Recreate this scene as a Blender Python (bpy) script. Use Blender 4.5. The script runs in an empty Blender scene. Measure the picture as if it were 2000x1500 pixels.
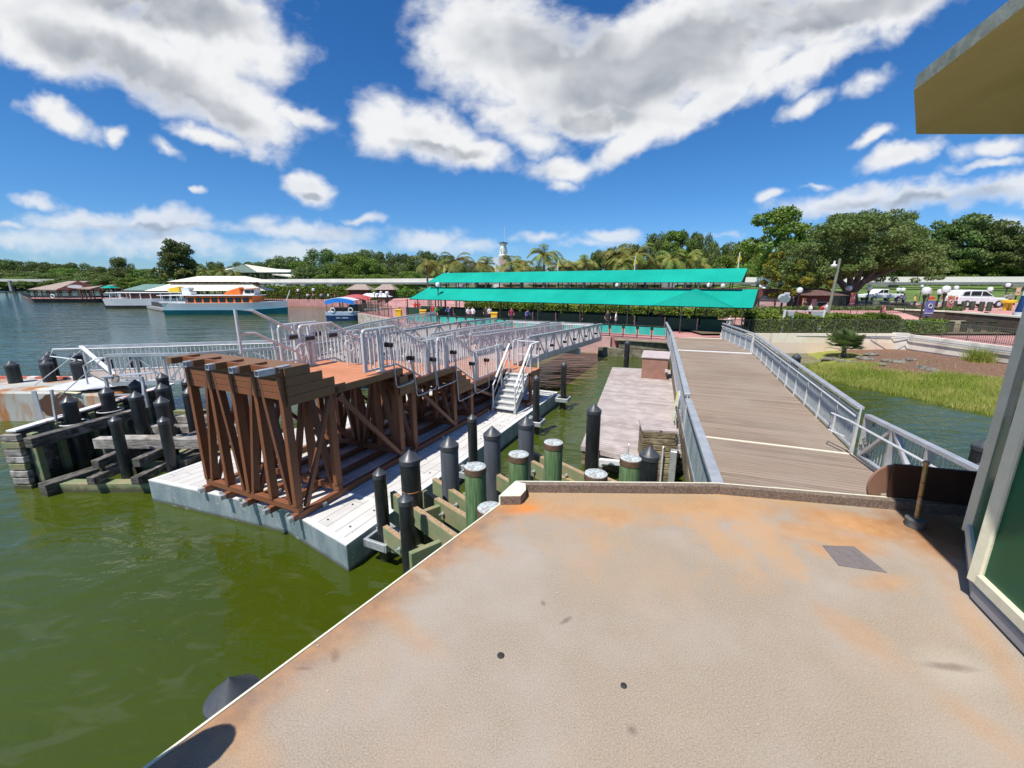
import bpy, bmesh, math, random
import numpy as np
from mathutils import Vector, Matrix
from mathutils.geometry import tessellate_polygon
R = math.radians
rnd = random.Random(7)
sc = bpy.context.scene
COL = sc.collection
# ------------------------------------------------------------------ camera
CZ = 5.2                       # eye height above the lake
FPX = 820.0; TILT = math.atan(197 / FPX)
cd = bpy.data.cameras.new('camera'); cam = bpy.data.objects.new('camera', cd); COL.objects.link(cam)
cd.sensor_width = 36; cd.lens = FPX / 2000 * 36; cd.clip_start = .05; cd.clip_end = 6000
cam.location = (0, 0, CZ); cam.rotation_euler = (math.pi / 2 - TILT, 0, 0)
sc.camera = cam
_c, _s = math.cos(TILT), math.sin(TILT)
def ray(u, v):
    a = (u - 1000) / FPX; b = (v - 750) / FPX
    return (a, _c - b * _s, -_s - b * _c)
def P(u, v, z):                # point of the level z seen at photograph pixel (u, v)
    r = ray(u, v); k = (z - CZ) / r[2]; return (r[0] * k, r[1] * k, z)
def YY(u, v, y):               # point at forward distance y
    r = ray(u, v); k = y / r[1]; return (r[0] * k, y, CZ + r[2] * k)
# ------------------------------------------------------------------ view, sun, sky
sc.view_settings.view_transform = 'Standard'; sc.view_settings.look = 'None'
sc.view_settings.exposure = 0.15; sc.view_settings.gamma = 1.0; sc.view_settings.use_curve_mapping = False
SUNV = Vector((-.318, -.346, .883)).normalized()
EL = math.asin(SUNV.z); AZ = math.atan2(SUNV.x, SUNV.y)
ld = bpy.data.lights.new('sun', 'SUN'); ld.energy = 4.9; ld.angle = R(.55); ld.color = (1, .955, .88)
sun = bpy.data.objects.new('sun', ld); COL.objects.link(sun)
sun.rotation_euler = (-SUNV).to_track_quat('-Z', 'Y').to_euler()
w = bpy.data.worlds.new('World'); sc.world = w; w.use_nodes = True
wt_ = w.node_tree; wt_.nodes.clear()
class NT:
    def __init__(s, nt): s.nt = nt
    def n(s, t, **k):
        nd = s.nt.nodes.new(t)
        ins = k.pop('i', {})
        for a, b in k.items(): setattr(nd, a, b)
        for a, b in ins.items():
            sk = nd.inputs[a]
            if isinstance(b, bpy.types.NodeSocket): s.nt.links.new(b, sk)
            else: sk.default_value = b
        return nd
    def math(s, op, a, b=0., c=0., clamp=False):
        return s.n('ShaderNodeMath', operation=op, use_clamp=clamp, i={0: a, 1: b, 2: c}).outputs[0]
    def vm(s, op, a, b=(0, 0, 0)):
        nd = s.n('ShaderNodeVectorMath', operation=op, i={0: a, 1: b})
        return nd.outputs['Value'] if op in ('LENGTH', 'DOT_PRODUCT') else nd.outputs[0]
    def mix(s, f, a, b, bt='MIX'):
        nd = s.n('ShaderNodeMix', data_type='RGBA', blend_type=bt); nd.clamp_factor = True
        for k, v in ((0, f), (6, a), (7, b)):
            sk = nd.inputs[k]
            if isinstance(v, bpy.types.NodeSocket): s.nt.links.new(v, sk)
            else: sk.default_value = (tuple(v) + (1,))[:4] if k > 1 else v
        return nd.outputs[2]
    def noise(s, vec, scale, detail=4, rough=.55, dist=0., col=False):
        nd = s.n('ShaderNodeTexNoise', i={'Vector': vec, 'Scale': scale, 'Detail': detail, 'Roughness': rough, 'Distortion': dist})
        return nd.outputs['Color' if col else 'Fac']
    def mapr(s, v, a, b, c=0., d=1., smooth=False):
        return s.n('ShaderNodeMapRange', interpolation_type='SMOOTHSTEP' if smooth else 'LINEAR', i={0: v, 1: a, 2: b, 3: c, 4: d}).outputs[0]
    def map(s, vec, loc=(0, 0, 0), rot=(0, 0, 0), scale=(1, 1, 1), t='POINT'):
        return s.n('ShaderNodeMapping', vector_type=t, i={0: vec, 1: loc, 2: rot, 3: scale}).outputs[0]
W = NT(wt_)
tc = W.n('ShaderNodeTexCoord').outputs['Generated']
sky = W.n('ShaderNodeTexSky'); sky.sky_type = 'NISHITA'; sky.sun_disc = False
sky.sun_elevation = EL; sky.sun_rotation = AZ; sky.air_density = 1.0; sky.dust_density = .15; sky.ozone_density = 3.0; sky.altitude = 50
hs = W.n('ShaderNodeHueSaturation', i={'Saturation': 1.25, 'Value': 1.12, 'Fac': 1.0, 'Hue': .5, 'Color': sky.outputs[0]}).outputs[0]
hs = W.mix(1.0, hs, (.56, .86, 1.12), 'MULTIPLY')
# cloud field: soft ellipsoids of cumulus by direction, broken up with noise
sep = W.n('ShaderNodeSeparateXYZ', i={0: tc})
yy = W.math('MAXIMUM', sep.outputs[1], .02)
ga = W.math('DIVIDE', sep.outputs[0], yy); gb = W.math('DIVIDE', sep.outputs[2], yy)
gv = W.n('ShaderNodeCombineXYZ', i={0: ga, 1: gb, 2: 0.}).outputs[0]
def gn(u, v):
    r = ray(u, v); return r[0] / r[1], r[2] / r[1]
CL = [  # centre, half-widths, tilt (degrees, clockwise), strength
 (90,60,230,95,16,1.2),(300,120,260,105,20,1.3),(470,60,135,105,60,1.1),(440,185,190,85,22,1.3),(590,225,80,26,25,.9),(250,-30,330,80,0,1.3),(400,60,180,120,20,1.35),(520,110,70,70,30,1.),(395,262,85,22,10,.8),
 (105,226,74,34,20,.9),(222,262,22,20,0,.7),(322,288,40,20,40,.6),(435,275,38,22,0,.7),
 (755,250,80,66,5,1.05),(850,265,110,66,12,1.1),(930,300,80,36,10,.95),
 (1010,110,200,130,10,1.25),(900,60,110,90,0,1.1),(1700,20,200,60,-16,1.1),(1460,130,200,60,-20,1.1),(1000,230,120,40,15,.9),(1180,150,260,125,-8,1.4),(1380,70,330,120,-12,1.3),(1600,40,290,85,-14,1.2),(1560,130,200,48,-26,1.05),(1130,230,150,48,8,1.1),
 (1110,328,88,34,0,1.0),(1098,360,34,18,0,.7),(1220,285,150,34,-30,1.0),(1050,270,90,40,15,.8),(1390,205,150,40,-28,1.0),(1250,215,130,60,0,1.),(1690,165,58,24,-15,.7),(1570,205,60,22,-25,.7),
 (600,374,52,30,5,1.),(596,355,24,20,0,.8),(68,395,42,14,14,.7),(388,375,12,7,0,.5),
 (140,438,110,24,3,.8),(310,438,165,26,0,.85),(505,432,62,24,0,.8),(560,448,160,20,3,.8),(20,440,30,12,0,.6),(60,470,220,26,0,.5),(350,478,260,26,0,.6),(590,485,120,20,0,.5),
 (710,427,40,9,0,.6),(845,470,90,20,-4,.75),(930,482,80,16,3,.6),(1200,461,66,14,0,.8),(1060,466,60,10,0,.6),(1150,475,90,10,0,.4),
 (1715,262,46,13,-28,.7),(1765,300,88,30,-20,.9),(1935,285,80,24,-4,.8),(1940,318,80,14,-6,.7),(1512,376,42,13,-15,.7),(1590,362,34,10,0,.6),
 (1620,398,150,26,-4,.8),(1800,378,220,32,-4,.95),(1950,372,150,40,-6,.9),(1420,466,70,10,0,.4),(1960,440,90,22,0,.5)]
dens = None
warp = W.n('ShaderNodeVectorMath', operation='MULTIPLY_ADD', i={0: W.noise(gv, 9., 3, .6, col=True), 1: (.10, .07, 0), 2: gv}).outputs[0]
warp = W.vm('SUBTRACT', warp, (.05, .035, 0))
for (u, v, a, b, t, s_) in CL:
    x0, y0 = gn(u, v); x1, _ = gn(u + a, v); _, y1 = gn(u, v - b)
    m = W.map(warp, (x0, y0, 0), (0, 0, -R(t)), (abs(x1 - x0) * 1.04, abs(y1 - y0) * 1.08, 1), 'TEXTURE')
    d = W.math('MULTIPLY_ADD', W.vm('LENGTH', m), -s_, s_)
    dens = d if dens is None else W.math('SMOOTH_MAX', dens, d, .12)
back = W.math('MULTIPLY_ADD', W.noise(tc, 2.2, 3, .5), 3.2, -1.85)
dens = W.mix(W.mapr(sep.outputs[1], .0, .25), back, dens)
cq = W.n('ShaderNodeVectorMath', operation='MULTIPLY', i={0: gv, 1: (1, 1.5, 1)}).outputs[0]
n1 = W.noise(cq, 4.6, 9, .56, .35); 
r1 = W.noise(cq, 7.0, 3, .5, .3); cq2 = W.vm('ADD', cq, (-.018, .040, 0)); r2 = W.noise(cq2, 7.0, 3, .5, .3)
nf = W.noise(cq, 26., 5, .6)
D = W.math('ADD', dens, W.math('MULTIPLY_ADD', n1, 2.0, -1.06))
D = W.math('ADD', D, W.math('MULTIPLY_ADD', nf, .42, -.19))
alpha = W.mapr(D, -.16, .58, 0, 1, True)
relief = W.math('MULTIPLY_ADD', W.math('SUBTRACT', r1, r2), 1.1, 0.)
gm = None
for (u, v, a, b, t) in [(330, 20, 260, 50, 8), (230, 120, 230, 60, 22), (330, 190, 190, 38, 16), (1080, 90, 190, 80, 5), (1230, 150, 230, 80, -14), (1400, 70, 280, 60, -14), (1150, 235, 120, 30, -6), (1620, 30, 220, 40, -14), (1800, 395, 220, 22, -4), (330, 455, 200, 14, 0), (600, 388, 30, 10, 0), (860, 290, 100, 16, 10)]:
    x0, y0 = gn(u, v); x1, _ = gn(u + a, v); _, y1 = gn(u, v - b)
    d = W.math('SUBTRACT', 1.15, W.vm('LENGTH', W.map(warp, (x0, y0, 0), (0, 0, -R(t)), (abs(x1 - x0), abs(y1 - y0), 1), 'TEXTURE'))); gm = d if gm is None else W.math('SMOOTH_MAX', gm, d, .2)
thick = W.math('MULTIPLY', W.mapr(W.math('ADD', gm, W.math('MULTIPLY_ADD', r1, 1.3, -.6)), .0, .75, 0, 1, True), W.mapr(D, .15, .7, 0, 1, True))
shade = W.math('ADD', W.math('MULTIPLY_ADD', thick, -.80, 1.0), relief, clamp=True)
ccol = W.mix(shade, (.40, .44, .50), (.97, .98, 1.0))
ccol = W.n('ShaderNodeVectorMath', operation='SCALE', i={0: ccol, 'Scale': 9.4}).outputs[0]
alpha = W.math('MULTIPLY', alpha, W.mapr(sep.outputs[2], -.01, .22, .52, 1.))
hs = W.mix(W.mapr(sep.outputs[2], .22, .0, 0, 1.), hs, W.mix(1.0, hs, (.86, .86, 1.06), 'MULTIPLY'))
fin = W.mix(alpha, hs, ccol)
bg = W.n('ShaderNodeBackground', i={0: fin, 1: .088})
out = W.n('ShaderNodeOutputWorld', i={0: bg.outputs[0]})
w.cycles.sampling_method = 'MANUAL'; w.cycles.sample_map_resolution = 512
sc.cycles.max_bounces = 6; sc.cycles.diffuse_bounces = 3; sc.cycles.glossy_bounces = 3; sc.cycles.transmission_bounces = 4; sc.cycles.transparent_max_bounces = 6
sc.cycles.use_denoising = True; sc.cycles.sample_clamp_indirect = 4.
# ------------------------------------------------------------------ mesh builder
class MB:
    def __init__(s): s.v = []; s.f = []
    def add(s, vs, fs):
        o = len(s.v); s.v += [tuple(p) for p in vs]; s.f += [tuple(i + o for i in f) for f in fs]; return s
    def box(s, x, y, z, sx, sy, sz, rz=0.):     # z is the bottom
        c, n = math.cos(rz), math.sin(rz); vs = []
        for dz in (0, sz):
            for dx, dy in ((-1, -1), (1, -1), (1, 1), (-1, 1)):
                a, b = dx * sx / 2, dy * sy / 2; vs.append((x + a * c - b * n, y + a * n + b * c, z + dz))
        return s.add(vs, [(3, 2, 1, 0), (4, 5, 6, 7), (0, 1, 5, 4), (1, 2, 6, 5), (2, 3, 7, 6), (3, 0, 4, 7)])
    def beam(s, p, q, wd, h, up=(0, 0, 1)):     # wd across, h along up
        p, q = Vector(p), Vector(q); d = (q - p).normalized(); u = Vector(up)
        if abs(d.dot(u)) > .999: u = Vector((0, 1, 0))
        sd = d.cross(u).normalized(); u = sd.cross(d).normalized(); vs = []
        for e in (p, q):
            for a, b in ((-1, -1), (1, -1), (1, 1), (-1, 1)): vs.append(e + sd * a * wd / 2 + u * b * h / 2)
        return s.add(vs, [(0, 1, 2, 3), (7, 6, 5, 4), (0, 4, 5, 1), (1, 5, 6, 2), (2, 6, 7, 3), (3, 7, 4, 0)])
    def tube(s, pts, r, n=8, closed=False):
        pts = [Vector(p) for p in pts]; m = len(pts); vs = []; fs = []
        for k, p in enumerate(pts):
            if closed: d = pts[(k + 1) % m] - pts[k - 1]
            else: d = pts[min(k + 1, m - 1)] - pts[max(k - 1, 0)]
            d.normalize(); u = Vector((0, 0, 1)) if abs(d.z) < .9 else Vector((0, 1, 0))
            if abs(d.z) >= .9 and m > 2: u = Vector((.3, .95, 0))
            a = d.cross(u).normalized(); b = d.cross(a)
            rr = r[k] if isinstance(r, (list, tuple)) else r
            for j in range(n):
                t = 2 * math.pi * j / n; vs.append(p + (a * math.cos(t) + b * math.sin(t)) * rr)
        K = m if closed else m - 1
        for k in range(K):
            for j in range(n):
                a = k * n + j; b = k * n + (j + 1) % n; k2 = (k + 1) % m
                fs.append((a, b, k2 * n + (j + 1) % n, k2 * n + j))
        if not closed: fs += [tuple(range(n))[::-1], tuple((m - 1) * n + j for j in range(n))]
        return s.add(vs, fs)
    def lathe(s, prof, c=(0, 0, 0), n=16, rx=1, ry=1):
        vs = []; fs = []
        for r, z in prof:
            for j in range(n):
                t = 2 * math.pi * j / n; vs.append((c[0] + r * rx * math.cos(t), c[1] + r * ry * math.sin(t), c[2] + z))
        for k in range(len(prof) - 1):
            for j in range(n):
                fs.append((k * n + j, k * n + (j + 1) % n, (k + 1) * n + (j + 1) % n, (k + 1) * n + j))
        fs += [tuple(range(n))[::-1], tuple((len(prof) - 1) * n + j for j in range(n))]
        return s.add(vs, fs)
    def prism(s, poly, z0, z1, caps=True):
        n = len(poly); A = sum(poly[i][0] * poly[(i + 1) % n][1] - poly[(i + 1) % n][0] * poly[i][1] for i in range(n))
        if A < 0: poly = poly[::-1]
        vs = [(p[0], p[1], z0) for p in poly] + [(p[0], p[1], z1) for p in poly]
        fs = [(i, (i + 1) % n, n + (i + 1) % n, n + i) for i in range(n)]
        if caps:
            tr = tessellate_polygon([[Vector((p[0], p[1], 0)) for p in poly]])
            for t in tr:
                a, b, c = [poly[i] for i in t]
                if (b[0] - a[0]) * (c[1] - a[1]) - (b[1] - a[1]) * (c[0] - a[0]) < 0: t = t[::-1]
                fs.append(tuple(n + i for i in t)); fs.append(tuple(t[::-1]))
        return s.add(vs, fs)
    def poly(s, pts): return s.add(pts, [tuple(range(len(pts)))])
    def slab(s, pts, th):                        # polygon in space given a thickness along its normal
        pts = [Vector(p) for p in pts]; nrm = (pts[1] - pts[0]).cross(pts[-1] - pts[0]).normalized()
        n = len(pts); lo = [p - nrm * th for p in pts]
        return s.add(pts + lo, [tuple(range(n)), tuple(range(2 * n - 1, n - 1, -1))] + [(i, n + i, n + (i + 1) % n, (i + 1) % n) for i in range(n)])
    def o(s, name, mat, par=None, smooth=False, bev=0, **k):
        me = bpy.data.meshes.new(name); me.from_pydata(s.v, [], s.f)
        for m in (mat if isinstance(mat, (list, tuple)) else [mat]): me.materials.append(m)
        if smooth: me.shade_smooth() if hasattr(me, 'shade_smooth') else None
        me.update()
        return link(me, name, par, smooth, bev, **k)
def wloc(o):
    v = Vector((0, 0, 0))
    while o is not None: v += o.location; o = o.parent
    return v
def link(me, name, par=None, smooth=False, bev=0, **k):
    ob = bpy.data.objects.new(name, me); COL.objects.link(ob)
    if par is not None: ob.parent = par; ob.location = -wloc(par)
    if bev:
        b = ob.modifiers.new('bevel', 'BEVEL'); b.width = bev; b.segments = 1; b.limit_method = 'ANGLE'
    if smooth:
        me.set_sharp_from_angle(angle=R(38))
    tag(ob, **k); return ob
def tag(o, label=None, cat=None, group=None, kind=None):
    if label: o['label'] = label
    if cat: o['category'] = cat
    if group: o['group'] = group
    if kind: o['kind'] = kind
    return o
def T(name, label, cat, loc=(0, 0, 0), group=None):
    e = bpy.data.objects.new(name, None); COL.objects.link(e); e.location = loc; e.empty_display_size = .1
    return tag(e, label, cat, group)
def dup(root, loc=None, rz=None, label=None, sc_=None, par=None):
    c = root.copy(); COL.objects.link(c)
    if par is not None: c.parent = par
    if loc is not None: c.location = loc
    if rz is not None: c.rotation_euler = (0, 0, rz)
    if sc_ is not None: c.scale = sc_ if isinstance(sc_, (tuple, list)) else (sc_,) * 3
    if label: c['label'] = label
    for ch in list(root.children): dup(ch, par=c)
    return c
def npmesh(name, V, F, mat):      # V (n,3), F (m,k) arrays
    me = bpy.data.meshes.new(name); me.vertices.add(len(V)); me.vertices.foreach_set('co', V.astype(np.float32).ravel())
    k = F.shape[1]; me.loops.add(F.size); me.loops.foreach_set('vertex_index', F.astype(np.int32).ravel())
    me.polygons.add(len(F)); me.polygons.foreach_set('loop_start', np.arange(0, F.size, k, dtype=np.int32))
    me.update(calc_edges=True); me.validate()
    for m in (mat if isinstance(mat, (list, tuple)) else [mat]): me.materials.append(m)
    return me
# ------------------------------------------------------------------ materials
def mat(name, col=(.5, .5, .5), rough=.6, metal=0., spec=.5):
    m = bpy.data.materials.new(name); m.use_nodes = True; nt = m.node_tree; b = nt.nodes['Principled BSDF']
    b.inputs['Base Color'].default_value = (*col, 1); b.inputs['Roughness'].default_value = rough
    b.inputs['Metallic'].default_value = metal; b.inputs['Specular IOR Level'].default_value = spec
    N = NT(nt); N.b = b; N.m = m; N.tc = N.n('ShaderNodeTexCoord').outputs['Object']
    return N
def setc(N, c): N.nt.links.new(c, N.b.inputs['Base Color'])
def setr(N, c): N.nt.links.new(c, N.b.inputs['Roughness'])
def bump(N, h, st=.3, dist=.01):
    N.nt.links.new(N.n('ShaderNodeBump', i={'Height': h, 'Strength': st, 'Distance': dist}).outputs[0], N.b.inputs['Normal'])
def wetline(N, c, top=.32, soft=.14, col=(.055, .05, .02)):
    pz = N.n('ShaderNodeSeparateXYZ', i={0: N.n('ShaderNodeNewGeometry').outputs['Position']}).outputs[2]
    k = N.mapr(N.math('ADD', pz, N.math('MULTIPLY_ADD', N.noise(N.tc, 5., 4), .3, -.15)), top, top - soft, 0, .85, True)
    return N.mix(k, c, col)
def mtimber(name, dk, md, lt, moss, st=(1, 1, 1), top=.22):
    N = mat(name, md, .9); a = N.noise(N.map(N.tc, scale=(1.2 * st[0], 1.2 * st[1], 7 * st[2])), 2.6, 7, .7, .4); b_ = N.noise(N.tc, 1.3, 5, .65)
    c = N.mix(N.mapr(a, .40, .60), dk, md); c = N.mix(N.mapr(b_, .5, .66), c, lt); c = N.mix(N.mapr(N.noise(N.tc, 2.3, 5, .7), .55, .68, 0, .7), c, moss); c = N.mix(N.mapr(N.noise(N.map(N.tc, scale=(1, 1, .3)), 9., 4), .64, .7, 0, .8), c, (.03, .028, .022))
    setc(N, wetline(N, c, top, .16)); bump(N, a, .8, .02); return N.m
def mpile(name, c1, c2, rough, bmp):
    N = mat(name, c1, rough); c = N.mix(N.mapr(N.noise(N.map(N.tc, scale=(1, 1, .25)), 4., 6, .65), .3, .7), c1, c2)
    sc_ = N.mapr(N.noise(N.map(N.tc, scale=(1, 1, .12)), 22., 4, .6), .62, .72, 0, .35); c = N.mix(sc_, c, (.16, .16, .155))
    dr = N.mapr(N.noise(N.map(N.tc, scale=(1, 1, .35)), 9., 3, .5), .70, .74, 0, .7); c = N.mix(dr, c, (.34, .34, .32))
    setc(N, wetline(N, c)); setr(N, N.mapr(N.noise(N.tc, 6., 3), .3, .7, rough - .08, rough + .2)); bump(N, N.noise(N.tc, 12., 5), bmp, .01); return N.m
def mnoise(name, c1, c2, scale=6, rough=.6, metal=0., bmp=.0, bs=None, detail=5, st=(1, 1, 1), lo=.35, hi=.65, spec=.5, bd=.01):
    N = mat(name, c1, rough, metal, spec); v = N.map(N.tc, scale=st)
    f = N.mapr(N.noise(v, scale, detail), lo, hi); setc(N, N.mix(f, c1, c2))
    if bmp: bump(N, N.noise(v, bs or scale * 4, 4), bmp, bd)
    return N.m
def mplank(name, ang, pitch, c1, c2, gap=.06, gapc=(.03, .025, .02), grain=30, rough=.7, off=0., bmp=.5, weather=None, metal=0., length=0, wsc=.7, gst=.15):
    N = mat(name, c1, rough, metal); v = N.map(N.tc, rot=(0, 0, -ang)); sp = N.n('ShaderNodeSeparateXYZ', i={0: v})
    s = N.math('DIVIDE', N.math('ADD', sp.outputs[0], off), pitch); idx = N.math('FLOOR', s); fr = N.math('FRACT', s)
    idv = N.n('ShaderNodeCombineXYZ', i={0: idx, 1: (N.math('FLOOR', N.math('DIVIDE', N.math('ADD', sp.outputs[1], N.math('MULTIPLY', idx, 1.37)), length)) if length else 0.), 2: 0.}).outputs[0]
    wn = N.n('ShaderNodeTexWhiteNoise', noise_dimensions='3D', i={0: idv}).outputs[0]
    g = N.noise(N.map(v, scale=(1, .06, 1)), grain, 5, .6)
    f = N.math('ADD', N.math('MULTIPLY', wn, .55), N.math('MULTIPLY_ADD', g, 1.1, -.3), clamp=True)
    c = N.mix(f, c1, c2)
    if weather: c = N.mix(N.mapr(N.noise(N.tc, wsc, 5, .6), .45, .7), c, weather)
    e = N.math('LESS_THAN', fr, gap)
    if length:
        fy = N.math('FRACT', N.math('DIVIDE', N.math('ADD', sp.outputs[1], N.math('MULTIPLY', idx, 1.37)), length)); e = N.math('MAXIMUM', e, N.math('LESS_THAN', fy, .012 / length))
    c = N.mix(e, c, gapc); setc(N, wetline(N, c, .22, .16) if 'timber' in name and 'composite' not in name and 'bleach' not in name else c)
    hgt = N.math('SUBTRACT', N.math('MULTIPLY', g, gst), e); bump(N, hgt, bmp, .008)
    return N.m
ANG1 = math.atan2(.9075, .42)   # new dock's long axis
ANGW = math.atan2(.931, .365)   # old walkway's long axis
m_alu = mnoise('aluminium', (.60, .60, .585), (.72, .72, .70), 5, .45, .12)
m_alu2 = mnoise('mill_aluminium', (.48, .485, .49), (.62, .625, .63), 3, .4, .45)
N = mat('galvanised_steel', (.35, .42, .43), .5, .35)
vo = N.n('ShaderNodeTexVoronoi', i={'Vector': N.tc, 'Scale': 34.}).outputs['Color']
f = N.mapr(N.noise(N.map(N.tc, scale=(1, 1, .35)), 2.6, 6, .65), .35, .7)
c = N.mix(f, (.23, .30, .32), (.46, .53, .54)); c = N.mix(.12, c, vo, 'SOFT_LIGHT')
sz = N.n('ShaderNodeSeparateXYZ', i={0: N.tc}).outputs[2]
wl = N.mapr(N.math('ADD', sz, N.math('MULTIPLY_ADD', N.noise(N.tc, 3., 3), .1, -.05)), .03, .10, 1, 0)
c = N.mix(N.math('MULTIPLY', wl, .75), c, (.10, .085, .05))
st_ = N.mapr(N.noise(N.map(N.tc, scale=(1, 1, 2.)), 5., 2, .4), .66, .70); c = N.mix(N.math('MULTIPLY', st_, .5), c, (.62, .64, .60)); setc(N, c); m_galv = N.m
m_galvplain = mnoise('galvanised_bracket', (.45, .48, .49), (.62, .64, .65), 9, .45, .5)
m_brown = mplank('brown_composite_timber', 0, 9., (.19, .068, .028), (.265, .10, .044), 0, grain=16, rough=.55, bmp=.1)
m_brownd = mplank('brown_composite_boards', 0, 9., (.18, .088, .034), (.27, .135, .055), 0, grain=20, rough=.5, bmp=.1)
m_deckor = mplank('orange_brown_deck_boards', ANG1, .14, (.50, .185, .085), (.68, .29, .145), .07, (.10, .04, .025), 22, .6, length=2.4)
m_barge = mplank('barge_grey_decking', ANG1 + math.pi / 2, .29, (.50, .48, .45), (.64, .62, .58), .05, (.22, .21, .19), 14, .75, length=1.6, weather=(.68, .67, .64), wsc=1.2, gst=.05, bmp=.3)
m_curb = mnoise('barge_coping', (.60, .60, .58), (.74, .74, .72), 4, .7)
m_walk = mplank('walkway_planks', ANGW, .145, (.19, .14, .10), (.40, .30, .22), .085, (.06, .045, .035), 26, .85, weather=(.34, .27, .205), wsc=.5)
m_oldwood = mplank('weathered_dock_boards', ANGW, .15, (.30, .24, .21), (.52, .45, .42), .07, (.09, .07, .055), 20, .85, weather=(.58, .50, .47), wsc=2.2)
m_oldside = mtimber('mossy_old_timber', (.09, .065, .035), (.30, .23, .13), (.46, .38, .24), (.12, .12, .05), top=.12)
m_timber = mtimber('grey_weathered_timber', (.035, .032, .028), (.16, .145, .125), (.38, .35, .31), (.07, .10, .06))
m_timberw = mtimber('bleached_timber', (.14, .12, .105), (.40, .37, .33), (.60, .56, .51), (.24, .24, .19), top=-1)
m_timberg = mplank('treated_green_timber', 0, 9., (.13, .20, .095), (.30, .32, .16), 0, grain=9, rough=.85, weather=(.33, .26, .15), wsc=2.6)
m_timbertop = mnoise('timber_top_grain', (.30, .20, .11), (.47, .33, .20), 20, .9, bmp=.3)
m_black = mpile('black_plastic_pile', (.009, .011, .012), (.030, .033, .034), .34, .12)
m_greypile = mpile('faded_pile_wrap', (.055, .064, .078), (.135, .147, .17), .6, .2)
m_cap = mpile('black_cone_cap', (.035, .04, .045), (.075, .08, .088), .36, .05)
N = mat('green_treated_pile', (.1, .2, .08), .85); v = N.map(N.tc, scale=(1, 1, .07)); g = N.noise(v, 24, 6, .65); g2 = N.noise(N.tc, 2.5, 4)
c = N.mix(N.mapr(g, .35, .65), (.045, .115, .045), (.17, .27, .11)); c = N.mix(N.mapr(g2, .5, .75, 0, .6), c, (.26, .27, .13)); setc(N, wetline(N, c)); bump(N, g, .6, .01); m_greenpile = N.m
N = mat('weathered_copper_top', (.5, .55, .55), .7); g = N.noise(N.tc, 16, 6, .7); c = N.mix(N.mapr(g, .38, .62), (.30, .26, .23), (.50, .60, .60)); c = N.mix(N.mapr(N.noise(N.tc, 30, 3), .5, .7), c, (.62, .66, .66)); setc(N, c); m_ptop = N.m
m_band = mnoise('brown_pile_band', (.13, .075, .045), (.19, .115, .07), 8, .6)
m_cream = mnoise('cream_trim_paint', (.74, .71, .52), (.80, .78, .62), 12, .6)
m_frame = mnoise('pale_green_grey_frame', (.70, .66, .47), (.77, .73, .54), 14, .6, bmp=.15, bs=60)
m_green = mnoise('glossy_green_wall', (.005, .085, .036), (.008, .11, .048), 2, .35, spec=.25)
m_white = mnoise('white_paint', (.70, .71, .71), (.80, .80, .79), 3, .5)
m_dark = mnoise('dark_metal', (.025, .025, .022), (.045, .045, .04), 5, .5)
m_olive = mnoise('dark_olive_railing', (.045, .05, .03), (.07, .075, .045), 5, .5)
m_fence = mnoise('pale_bronze_fence', (.10, .105, .075), (.15, .15, .11), 5, .5)
m_pink = mnoise('pink_paving', (.52, .24, .22), (.64, .33, .30), .9, .8, detail=8)
m_pinkw = mnoise('pink_wall', (.55, .30, .28), (.64, .42, .38), 1.5, .8)
m_teal = mnoise('turquoise_canvas', (.0, .41, .30), (.005, .46, .345), .35, .75, spec=.2)
N = mat('turquoise_canvas_seamed', (0, .4, .3), .75, 0, .2); v_ = N.map(N.tc, rot=(0, 0, -math.atan2(.526, -.85))); fx_ = N.math('FRACT', N.math('DIVIDE', N.n('ShaderNodeSeparateXYZ', i={0: v_}).outputs[0], 2.15)); c = N.mix(N.mapr(N.noise(N.tc, .35, 5), .35, .65), (0, .30, .222), (.004, .37, .272)); c = N.mix(N.math('MULTIPLY', N.math('LESS_THAN', fx_, .03), .25), c, (0, .2, .15)); c = N.mix(N.mapr(N.noise(N.map(v_, scale=(1, 1, .3)), 1.7, 5), .6, .75, 0, .18), c, (.04, .27, .21)); setc(N, c); bump(N, N.noise(N.map(v_, scale=(1.2, 1, 1)), .9, 3), .35, .12); m_teal = N.m
m_tealp = mnoise('turquoise_panel', (.03, .42, .34), (.10, .55, .44), 1.3, .5)
m_dgreen = mnoise('dark_green_fabric', (.008, .05, .028), (.014, .075, .042), 1, .7)
m_yellow = mnoise('yellow_plastic', (.75, .48, .02), (.80, .55, .03), 3, .5)
m_orange = mnoise('orange_paint', (.80, .16, .02), (.85, .2, .03), 1, .5)
m_red = mnoise('red_canvas', (.42, .07, .07), (.48, .1, .09), 1, .7)
m_blue = mnoise('blue_canvas', (.02, .22, .75), (.03, .28, .82), 1, .6)
m_navy = mnoise('navy_hull', (.01, .04, .13), (.015, .055, .16), 1, .4)
m_lblue = mnoise('pale_blue_paint', (.35, .48, .62), (.42, .54, .66), 1, .5)
m_hullteal = mnoise('teal_hull', (.0, .13, .17), (.0, .17, .21), 1, .4)
m_tanroof = mnoise('tan_shingle_roof', (.30, .225, .18), (.38, .30, .25), 2, .85)
m_brick = mnoise('dark_red_wood', (.13, .04, .03), (.19, .07, .05), 3, .7)
m_canvas = mnoise('cream_canvas', (.74, .69, .55), (.80, .76, .62), .3, .8)
m_hullw = mnoise('glossy_boat_white', (.86, .87, .87), (.92, .92, .92), 1, .35)
m_conc = mnoise('pale_concrete', (.60, .57, .50), (.72, .69, .62), 1.2, .85, detail=7)
m_concd = mnoise('grey_concrete', (.26, .26, .26), (.34, .34, .34), 1.2, .85)
m_black2 = mnoise('dark_interior', (.012, .012, .012), (.02, .02, .02), 2, .7)
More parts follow.
